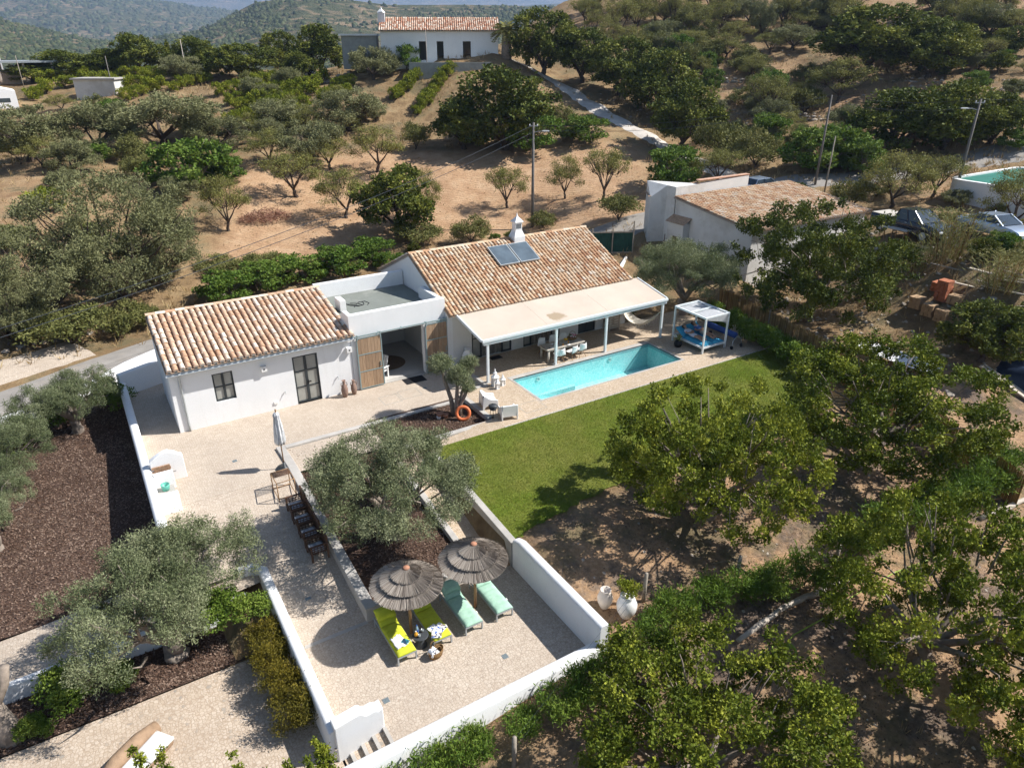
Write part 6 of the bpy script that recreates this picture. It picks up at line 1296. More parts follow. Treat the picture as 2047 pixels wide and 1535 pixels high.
# ---------------------------------------------------------------- foliage
def m_leaf(name, c0, c1, c2, trans=.22, rough=.6):
    m, t, b = new(name, max(rough,.5), .1); out = t.nodes['Material Output']; at = _n(t, 'ShaderNodeAttribute', attribute_name='tint'); oi = _n(t, 'ShaderNodeObjectInfo').outputs['Random']
    v = geo(t); f = math_(t, 'ADD', math_(t, 'MULTIPLY', at.outputs['Fac'], .62), math_(t, 'MULTIPLY', noise(t, .9, 2, .5, v), .5)); f = math_(t, 'ADD', f, math_(t, 'MULTIPLY', math_(t, 'SUBTRACT', oi, .5), .16))
    c = ramp(t, f, [(.12, c0), (.52, c1), (.95, c2)]); t.links.new(c, b.inputs['Base Color'])
    tl = _n(t, 'ShaderNodeBsdfTranslucent'); t.links.new(c, tl.inputs[0]); mx = _n(t, 'ShaderNodeMixShader'); mx.inputs[0].default_value = trans
    t.links.new(b.outputs[0], mx.inputs[1]); t.links.new(tl.outputs[0], mx.inputs[2]); t.links.new(mx.outputs[0], out.inputs[0])
m_leaf('leaf_carob', (.030,.052,.007), (.135,.17,.020), (.46,.46,.06), .14, .45); m_leaf('leaf_olive', (.073, .095, .04), (.168, .196, .095), (.37, .381, .224), .18)
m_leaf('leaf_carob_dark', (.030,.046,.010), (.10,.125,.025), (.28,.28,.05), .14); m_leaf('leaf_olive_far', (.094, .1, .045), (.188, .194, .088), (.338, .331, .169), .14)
m_leaf('leaf_almond', (.112, .119, .035), (.213, .213, .062), (.338, .306, .106)); m_leaf('leaf_citrus', (.075,.115,.012), (.18,.215,.022), (.34,.34,.04)); m_leaf('leaf_fig', (.054, .102, .017), (.108, .18, .029), (.216, .264, .054))
m_leaf('leaf_oleander', (.046, .09, .017), (.132, .21, .031), (.3, .36, .072), .25, .45); m_leaf('leaf_rosemary', (.06,.065,.015), (.16,.135,.022), (.30,.225,.03)); m_leaf('leaf_bush', (.072, .085, .029), (.163, .169, .052), (.299, .273, .104), .14)
m_leaf('leaf_cane', (.10,.12,.03), (.24,.24,.08), (.42,.38,.17)); m_leaf('leaf_dead', (.13,.055,.035), (.24,.115,.075), (.36,.21,.15), .05); m_leaf('dry_grass', (.20,.13,.06), (.38,.27,.13), (.55,.43,.24), .2)
m_leaf('chip', (.035,.02,.014), (.12,.072,.05), (.29,.21,.16), 0, .8); m_leaf('litter', (.04,.026,.02), (.13,.085,.06), (.38,.28,.21), 0, .9); m_leaf('turf', (.115, .161, .021), (.178, .213, .03), (.287, .282, .057), .2)
simple('bark_grey', (.25,.205,.165), .95, .3, 5, .6, 14); simple('bark_dark', (.085,.062,.047), .95, .3, 6, .6, 14)
def leaf_mesh(name, P, A, B, L, W, tint, mat):
    n = len(P); L = np.asarray(L).reshape(-1,1)*np.ones((n,1)); W = np.asarray(W).reshape(-1,1)*np.ones((n,1))
    co = np.empty((n,4,3), np.float32); co[:,0] = P; co[:,1] = P+A*L*.5+B*W*.5; co[:,2] = P+A*L; co[:,3] = P+A*L*.5-B*W*.5
    me = bpy.data.meshes.new(name); me.vertices.add(4*n); me.vertices.foreach_set('co', co.reshape(-1)); me.loops.add(4*n); me.loops.foreach_set('vertex_index', np.arange(4*n, dtype=np.int32)); me.polygons.add(n); me.polygons.foreach_set('loop_start', np.arange(0,4*n,4,dtype=np.int32))
    me.update(calc_edges=True); a = me.attributes.new('tint','FLOAT','POINT'); a.data.foreach_set('value', np.repeat(np.clip(tint,0,1),4).astype(np.float32)); me.materials.append(M[mat]); return me
def unit(v): return v/np.maximum(np.linalg.norm(v,axis=1,keepdims=True),1e-9)
def cloud(rng, clumps, n, per, spread, up, shell=.25, cut=-.55):
    """twig tufts on the outer part of a set of ellipsoid clumps: leaf base points, axes, tint"""
    cl = np.asarray(clumps,float); wgt = (cl[:,3]*cl[:,4]+cl[:,3]*cl[:,5]+cl[:,4]*cl[:,5]); wgt /= wgt.sum(); m = max(1,n//per); k = rng.choice(len(cl), m, p=wgt)
    d = unit(rng.normal(size=(m*2,3))); d = d[d[:,2]>cut][:m]; m = len(d); k = k[:m]; r = np.clip(1-np.abs(rng.normal(0,shell,m)),.1,1.12)
    tip = cl[k,:3]+d*cl[k,3:6]*r[:,None]; out = unit(d+np.array([0,0,up])+rng.normal(0,.45,(m,3))); ct = rng.random(len(cl)); tt = np.clip(.5*ct[k]+.5*rng.random(m),0,1)
    P = np.repeat(tip,per,0); O = np.repeat(out,per,0); q = len(P); along = rng.random((q,1)); P = P-O*spread*along+rng.normal(0,spread*.22,(q,3))
    A = unit(O*.8+rng.normal(0,.75,(q,3))); B = unit(np.cross(A,rng.normal(size=(q,3)))); return P, A, B, np.clip(np.repeat(tt,per)*.75+.25*rng.random(q),0,1)
def branches(rng, base, fork_z, clumps, r0, lean=(0,0), n_limb=5, twist=.25, seg=5, sub=True, ns=7):
    """tapered trunk, main limbs and thinner boughs that end in the clumps"""
    mb = MB(); base = np.array(base,float); fork = base+np.array([lean[0],lean[1],fork_z]); pts = [base-np.array([0,0,.15])]; rad = [r0*1.35]
    for i in range(1,seg+1): u = i/seg; pts.append(base+(fork-base)*u+rng.normal(0,r0*.28,3)*np.array([1,1,.2])); rad.append(r0*(1.15-.4*u))
    mb.tube(pts, rad, ns+1); cl = np.asarray(clumps)[:,:3]; order = np.argsort(np.arctan2(cl[:,1]-fork[1],cl[:,0]-fork[0])); groups = np.array_split(order, max(1,n_limb))
    for g_ in groups:
        if not len(g_): continue
        c = cl[g_].mean(0); mid = fork+(c-fork)*.55+rng.normal(0,.12,3)*np.linalg.norm(c-fork)*twist; mid[2] = max(mid[2],fork[2]+.1); P = []; Rr = []
        for i in range(6): u = i/5; P.append((1-u)**2*pts[-1]+2*u*(1-u)*(fork+(mid-fork)*.6+rng.normal(0,.03,3))+u*u*mid); Rr.append(r0*(.62-.32*u))
        mb.tube(P, Rr, ns)
        if sub:
            for j in g_:
                if sub < 1 and rng.random() > sub: continue
                e = cl[j]; m2 = (mid+e)/2+rng.normal(0,.1,3)*np.linalg.norm(e-mid); mb.tube([mid,(mid+m2)/2+rng.normal(0,.02,3),m2,e], [r0*.22,r0*.16,r0*.10,r0*.03], max(4,ns-2))
    return mb
def ell_clumps(rng, n, c, rad, cr, flat=.75, zmin=-.35, jit=.18):
    out = []
    while len(out) < n:
        d = rng.normal(size=3); d /= np.linalg.norm(d)
        if d[2] < zmin: continue
        r = (1-abs(rng.normal(0,jit))) if rng.random() < .8 else rng.uniform(.2,.8); s = rng.uniform(*cr); p = np.array(c)+d*(np.array(rad)-s*.6)*r; out.append((*p,s,s,s*flat))
    return out
PROTO = {}
def proto(key, cat_name, w, h, leaf, bark, nleaf, L, W, per, spread, up, ncl, cr, trunk, fork, limbs, seed, zc=.58, rz=.40, shell=.25, twigs=0, zmin=-.35, cut=-.55, ns=6, nudge=None, cores=None):
    """one tree of a kind: trunk mesh + crown mesh at real size"""
    rng = np.random.default_rng(seed); cl = ell_clumps(rng, ncl, (0,0,h*zc), (w*.5,w*.5,h*rz), cr, zmin=zmin) if not cores else [c for (cx,cy,f_) in cores for c in ell_clumps(rng, int(ncl*f_), (cx,cy,h*zc), (w*.5*f_**.5,w*.5*f_**.5,h*rz*(.6+.4*f_)), cr, zmin=zmin)]
    if nudge: cl += nudge
    P, A, B, tn = cloud(rng, cl, nleaf, per, spread, up, shell, cut); P[:,2] = np.maximum(P[:,2],.03); ln = L*rng.uniform(.7,1.3,len(P)); crown = leaf_mesh('crown', P, A, B, ln, ln*W/L, tn, leaf)
    mb = branches(rng, (0,0,0), fork, cl, trunk, (rng.uniform(-.2,.2)*h*.2,rng.uniform(-.2,.2)*h*.2), limbs, ns=ns, sub=min(1,28/max(1,ncl)) if ncl > 80 else 1)
    for i in range(twigs):
        c = cl[rng.integers(len(cl))]; e = np.array(c[:3])+unit(rng.normal(size=(1,3))+np.array([[0,0,.5]]))[0]*c[3]*rng.uniform(.55,1.02); s = np.array([0,0,fork])+(np.array(c[:3])-np.array([0,0,fork]))*.6; mb.tube([s,(s+e)/2+rng.normal(0,.08,3),e], [trunk*.16,trunk*.1,trunk*.04], 4)
    PROTO[key] = (crown, mb.mesh('trunk', M[bark], True), w, h); return PROTO[key]
def plant_tree(key, name, label, cat, x, y, w=None, h=None, rz=None, z=None, group=None, trunk=True):
    crown, tm, pw, ph = PROTO[key]; rnd = random.Random(int(x*131+y*17)); t = thing(name, label, cat, (x,y,G(x,y) if z is None else z), 0, group); t.rotation_euler = (0,0,rnd.uniform(0,6.28) if rz is None else rz)
    sw = (w or pw)/pw; sh = (h or ph)/ph; t.scale = (sw,sw,sh)
    for nm, me in (('crown',crown),) + ((('trunk',tm),) if trunk else ()): o = bpy.data.objects.new(nm, me); COL.objects.link(o); o.parent = t
    return t
# kinds --------------------------------------------------------------------
proto('carob_a','carob',7.6,4.6,'leaf_carob','bark_grey',58000,.092,.058,9,.15,.8,175,(.20,.54),.20,.7,8,1,zc=.50,rz=.50,twigs=30,shell=.38,zmin=-.88,cut=-.8)
proto('carob_b','carob',7.6,4.6,'leaf_carob','bark_grey',56000,.094,.06,9,.16,.85,155,(.20,.6),.18,.8,7,2,zc=.51,rz=.50,twigs=30,shell=.38,zmin=-.85,cut=-.8)
proto('carob_m','carob',5.5,5.0,'leaf_carob_dark','bark_dark',15000,.18,.12,7,.28,.5,52,(.4,.9),.2,.6,5,3,zc=.5,rz=.49,zmin=-.85,cut=-.85)
proto('carob_n','carob',5.5,5.0,'leaf_carob_dark','bark_dark',15000,.18,.12,7,.28,.5,44,(.45,1.0),.2,.6,5,4,zc=.5,rz=.49,zmin=-.85,cut=-.85)
proto('olive_a','olive',6.6,4.4,'leaf_olive','bark_grey',98000,.085,.026,10,.24,.55,95,(.3,.78),.26,.9,6,5,zc=.58,rz=.41,shell=.24,twigs=20,zmin=-.5)
proto('olive_b','olive',7.4,4.2,'leaf_olive','bark_grey',85000,.085,.026,10,.22,.6,100,(.28,.7),.34,.8,6,6,zc=.60,rz=.42,shell=.28,twigs=20,zmin=-.5,cores=[(-1.15,-.2,.55),(1.75,.5,.36),(.2,1.5,.22)])
proto('olive_m','olive',6.0,5.0,'leaf_olive_far','bark_dark',19000,.18,.062,8,.3,.5,48,(.4,.95),.2,.7,5,7,zc=.52,rz=.47,shell=.28,twigs=14,zmin=-.75,cut=-.8)
proto('olive_n','olive',6.0,5.0,'leaf_olive_far','bark_dark',19000,.18,.062,8,.32,.55,42,(.45,1.0),.2,.6,5,8,zc=.52,rz=.47,shell=.3,twigs=14,zmin=-.75,cut=-.8)
proto('olive_l','olive',9.0,7.4,'leaf_olive_far','bark_dark',42000,.15,.05,9,.32,.55,95,(.45,1.05),.3,.6,7,18,zc=.5,rz=.49,shell=.3,twigs=20,zmin=-.88,cut=-.85)
proto('almond_a','almond',4.6,4.2,'leaf_almond','bark_dark',6800,.115,.048,6,.4,.7,34,(.4,.8),.13,.8,5,9,zc=.60,rz=.40,shell=.45,twigs=60,zmin=-.45)
proto('almond_b','almond',4.6,4.2,'leaf_almond','bark_dark',7600,.115,.048,6,.4,.7,30,(.4,.9),.12,.7,4,10,zc=.58,rz=.42,shell=.42,twigs=50,zmin=-.5)
proto('fig','fig',4.5,3.4,'leaf_fig','bark_grey',6500,.17,.13,5,.26,.7,40,(.35,.75),.12,.3,6,11,zc=.48,rz=.5,twigs=14,zmin=-.8,cut=-.8)
proto('bush_a','bush',3.6,2.6,'leaf_bush','bark_dark',6500,.15,.06,8,.3,.9,24,(.4,.75),.07,.2,6,12,zc=.42,rz=.52,shell=.35)
proto('bush_b','bush',3.6,2.4,'leaf_bush','bark_dark',5600,.15,.06,8,.34,1.1,18,(.45,.8),.07,.2,5,13,zc=.42,rz=.52,shell=.4)
proto('citrus','citrus',1.8,1.5,'leaf_citrus','bark_dark',1700,.12,.075,6,.15,.6,16,(.22,.42),.05,.15,4,14,zc=.5,rz=.5,zmin=-.8)
proto('oleander','oleander',1.7,1.35,'leaf_oleander','bark_dark',2600,.17,.034,9,.34,1.5,16,(.26,.45),.03,.15,6,15,zc=.5,rz=.46,shell=.45,twigs=26)
proto('rosemary','rosemary',1.25,.95,'leaf_rosemary','bark_dark',9000,.06,.017,9,.16,1.1,18,(.2,.34),.04,.1,6,16,zc=.42,rz=.5,shell=.35,twigs=14)
proto('shrub','shrub',1.6,1.1,'leaf_oleander','bark_dark',5200,.075,.042,8,.14,.8,16,(.25,.42),.03,.12,5,17,zc=.45,rz=.5)
# cypress, cane
rng = np.random.default_rng(31); PROTO['cypress'] = (leaf_mesh('crown', *(lambda c: (c[0],c[1],c[2],np.full(len(c[0]),.22),np.full(len(c[0]),.11),c[3]))(cloud(rng, [(0,0,.5+.5*i,.42*(1-i/9.5),.42*(1-i/9.5),.5) for i in range(9)], 2600, 6, .2, 1.6)), 'leaf_carob_dark'), MB().tube([(0,0,-.2),(0,0,3)],[.1,.04],6).mesh('trunk',M['bark_dark']), .95, 5.0)
n = 420; px_ = rng.normal(0,.55,(n,2)); P = np.c_[px_,np.zeros(n)]; P = np.repeat(P,4,0); hgt = np.tile(np.array([0,.5,1.0,1.5]),n)+rng.random(4*n)*.4; P[:,2] = hgt; P[:,:2] *= (1+.35*hgt)[:,None]; A = unit(np.c_[px_.repeat(4,0)*.5+rng.normal(0,.5,(4*n,2)),np.full(4*n,.8)-.35*hgt]); B = unit(np.cross(A,rng.normal(size=(4*n,3)))); tn = rng.random(4*n)
mb = MB()
for i in range(40): a = rng.normal(0,.5,2); mb.tube([(a[0],a[1],0),(a[0]*1.5,a[1]*1.5,rng.uniform(1.2,2.2))], [.025,.01], 4)
PROTO['cane'] = (leaf_mesh('crown', P, A, B, .34, .032, tn, 'leaf_cane'), mb.mesh('trunk', M['reed']), 3.2, 2.3)

# ---------------------------------------------------------------- orchard and garden trees
plant_tree('carob_a','carob_tree','big carob tree overhanging the edge of the lawn','tree',17.75,14.75,8.0,5.6,1.1)
plant_tree('carob_b','carob_tree','broad carob tree in front of the reed fence, right of the lawn','tree',26.8,14.1,9.6,5.4,2.2)
plant_tree('carob_a','carob_tree','carob tree with visible trunk behind the bleached log at the right','tree',18.7,6.7,7.9,5.7,4.0)
plant_tree('carob_b','carob_tree','carob tree filling the bottom centre below the terrace wall','tree',10.7,7.7,7.6,4.4,.4,z=-2.0)
plant_tree('carob_a','carob_tree','carob tree cut off by the bottom right corner','tree',17.6,1.6,6.5,4.6,2.9)
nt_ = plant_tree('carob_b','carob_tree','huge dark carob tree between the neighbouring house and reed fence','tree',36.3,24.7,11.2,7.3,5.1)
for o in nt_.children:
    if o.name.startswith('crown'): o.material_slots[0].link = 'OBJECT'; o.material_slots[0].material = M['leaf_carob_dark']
plant_tree('olive_a','olive_tree','large olive tree in the mulch planter behind the parasols','tree',7.35,19.9,6.3,4.4,.2,z=-.75)
plant_tree('olive_b','olive_tree','large old olive tree with thick split trunk beside the driveway','tree',-.3,19.45,7.0,4.2,.35,z=-1.75)
plant_tree('olive_a','olive_tree','silvery olive tree between the pergola and the neighbouring house','tree',31.0,30.0,6.9,4.9,2.5)
plant_tree('olive_b','olive_tree','small olive with slanting trunk at the top of the mulch garden','tree',-2.0,34.2,4.7,3.1,3.3)
plant_tree('olive_a','olive_tree','olive tree at the left picture edge beside the mulch garden, upper one','tree',-4.6,30.8,4.2,3.3,4.4)
plant_tree('olive_b','olive_tree','olive tree at the left picture edge beside the mulch garden, lower one','tree',-5.0,27.2,3.9,2.9,.7)
# trained olive with three pom-pom heads
rng = np.random.default_rng(44); heads = [(-.35,.55,2.35,.66),(.15,-.1,1.95,.60),(1.0,.3,2.15,.52),(.55,-.35,1.5,.38)]
cl = [(x+dx,y+dy,z+dz,r*.6,r*.6,r*.55) for x,y,z,r in heads for dx,dy,dz in [unit(rng.normal(size=(1,3)))[0]*r*.5 for _ in range(9)]]
P,A,B,tn = cloud(rng, cl, 26000, 9, .16, .5, .3); t = thing('trained_olive', 'trained olive tree with several round heads in the lifebuoy planter', 'tree', (12.95,25.95,.02))
o = bpy.data.objects.new('crown', leaf_mesh('crown', P, A, B, .075, .022, tn, 'leaf_olive')); COL.objects.link(o); o.parent = t; mb = MB()
for x,y,z,r in heads: mb.tube([(x*.15,y*.15-.1,-.1),(x*.35+rng.normal(0,.06),y*.4+rng.normal(0,.06),z*.35),(x*.75,y*.75,z*.7),(x,y,z)], [.13,.10,.08,.04], 9)
for o in (mb.build('trunk', M['bark_grey'], None, True),): o.parent = t
# sawn-off olive trunk at the bottom left
t = thing('pruned_olive', 'thick pruned olive trunk with a sawn branch at the bottom left corner', 'tree', (-4.75,18.75,-1.75)); mb = MB(); mb.tube([(-4.6,18.6,-2.1),(-4.75,18.75,-1.4),(-4.95,19.0,-.7),(-5.3,19.3,.1),(-5.9,19.7,1.2)], [.42,.33,.28,.22,.12], 12); mb.build('trunk', M['bark_grey'], t, True); mb = MB(); mb.tube([(-4.9,18.9,-.85),(-4.5,19.15,-.3),(-4.35,19.2,.25)], [.16,.13,.12], 10); mb.build('sawn_branch', M['bark_grey'], t, True)
cl = [(-5.9+dx,19.7+dy,1.5+dz,.6,.6,.45) for dx,dy,dz in rng.normal(0,.5,(8,3))]; P,A,B,tn = cloud(rng, cl, 9000, 9, .2, .5, .3); o = bpy.data.objects.new('crown', leaf_mesh('crown', P-np.array([-4.75,18.75,-1.75]), A, B, .08, .024, tn, 'leaf_olive')); COL.objects.link(o); o.parent = t
# carob shoots rising into the picture from a tree below its lower edge
rng = np.random.default_rng(50); cl = []; tips = [(2.05,12.25,.35),(2.3,12.3,.0),(1.75,12.0,.1),(.35,12.75,.35),(-1.55,13.95,.6),(-1.15,13.7,.5),(-.35,12.6,.15),(.85,12.3,-.1),(1.35,12.2,.05)]
base = np.array((.8,10.6,-2.0)); P = []; mb = MB()
for x,y,z in tips:
    for k in range(7): u = k/6; cl.append((x+rng.normal(0,.05)+(.1*u),y-.35*u+rng.normal(0,.05),z+.22-.8*u,.13+.07*u,.13+.07*u,.14))
    mb.tube([base-np.array((.8,10.6,-2.0))+np.array((0,0,.8)),np.array((x,y-.5,z-1.1))-base,np.array((x,y,z))-base], [.06,.03,.008], 5)
cl += [(x,10.9+rng.normal(0,.3),-1.1+rng.normal(0,.2),.6,.6,.45) for x in np.linspace(-1.6,2.6,12)]
P,A,B,tn = (np.concatenate(q_) for q_ in zip(cloud(rng, cl[:63], 9500, 8, .09, .6, .4), cloud(rng, cl[63:], 7000, 8, .09, .6, .4))); t = thing('carob_tree', 'young carob whose leafy shoots rise from the bottom edge before the stair', 'tree', base); o = bpy.data.objects.new('crown', leaf_mesh('crown', P-base, A, B, .075*rng.uniform(.7,1.2,len(P)), .042, tn, 'leaf_carob')); COL.objects.link(o); o.parent = t
mb.tube([(0,0,-.2),(0,0,.9)], [.12,.08], 7); o = mb.build('trunk', M['bark_grey'], None, True); o.parent = t

# ---------------------------------------------------------------- shrubs and hedges
ORD = 'first second third fourth fifth sixth seventh eighth ninth tenth eleventh twelfth thirteenth fourteenth fifteenth sixteenth seventeenth eighteenth nineteenth twentieth'.split()
for i,(x,y,w_,h_,z_) in enumerate([(3.5,11.45,1.5,1.2,None),(4.6,11.35,1.6,1.3,None),(5.7,11.3,1.5,1.2,None),(7.2,11.2,1.3,.9,None),(8.3,11.1,1.5,1.1,None),(9.4,11.15,1.6,1.25,None),(10.6,11.2,1.5,1.2,None),(12.2,11.5,1.6,1.3,None),(13.4,11.7,1.6,1.35,None),(14.6,11.6,1.6,1.3,None),(15.8,11.3,1.6,1.3,None),(17.0,10.95,1.7,1.3,None),(18.2,10.7,1.8,1.4,None),(21,10.75,1.9,1.4,None),(22.6,10.8,2.0,1.5,None),(24.2,10.6,2.0,1.5,None),(25.8,10.6,2.1,1.6,None),(27.4,10.5,2.1,1.6,None),(29.0,10.4,2.2,1.7,None),(30.6,10.3,2.2,1.7,None)]):
    plant_tree('oleander','oleander_bush','%s oleander from the stair end of the wire fence hedge' % ORD[i],'bush',x,y,w_,h_,group='oleander hedge along the wire fence',trunk=True)
for i,(x,y,l) in enumerate([(2.25,18.0,'golden rosemary bush at the upper end of the ramp wall'),(2.28,17.0,'golden rosemary bush, second down along the ramp wall'),(2.27,15.95,'golden rosemary bush, third down along the ramp wall'),(2.3,15.0,'golden rosemary bush at the lower end of the ramp wall')]): plant_tree('rosemary','rosemary_bush',l,'bush',x-.1,y,1.6,1.45,z=-1.8,group='rosemary bushes along the ramp wall')
for x,y,w_,h_,l in [(-.35,35.6,2.2,1.7,'oleander in the corner of the mulch garden by the white wall'),(-2.6,35.4,2.4,1.4,'dark shrub under the slanting olive, road side'),(-4.3,33.6,2.0,1.2,'dark shrub between the left edge olives and road wall'),(-3.3,19.3,1.9,1.1,'dark shaded shrub in front of the low driveway wall'),(-4.2,18.5,.9,.7,'small green shrub at the foot of the pruned olive trunk'),(-1.9,19.1,1.2,.8,'low green shrub left of the split olive trunk'),(1.1,19.3,1.8,1.1,'green shrub under the right side of the driveway olive'),(1.9,19.0,1.5,1.0,'green shrub beside the end of the ramp wall'),(-3.9,18.35,.7,.5,'tiny shrub at the driveway edge')]: plant_tree('shrub' if x > -4.4 else 'oleander','garden_shrub',l,'shrub',x,y,w_,h_)
for i,(x,y) in enumerate([(31.3,27.6),(31.2,26.3),(31.0,25.0),(31.1,23.8),(31.0,22.6),(30.9,21.4),(30.6,20.3),(30.1,19.2)]): plant_tree('shrub','clipped_hedge','%s clipped hedge bush counted from the pergola end, beside the reed fence' % ORD[i],'hedge',x,y,2.0,1.5,group='dark hedge beside the lawn')
for i,(x,y) in enumerate([(28.0,33.2),(28.4,34.6),(28.9,36.0),(27.6,31.8)]): plant_tree('fig','hedge_bush','%s bright green hedge bush along the right gable, counted from the road' % ORD[[2,1,0,3][i]],'hedge',x,y,2.1,1.7,group='green hedge at the right gable')
plant_tree('citrus','urn_plant','small leafy plant growing in the white urn','plant',12.15,12.75,.9,.7,z=G(12.15,12.75)+.85)
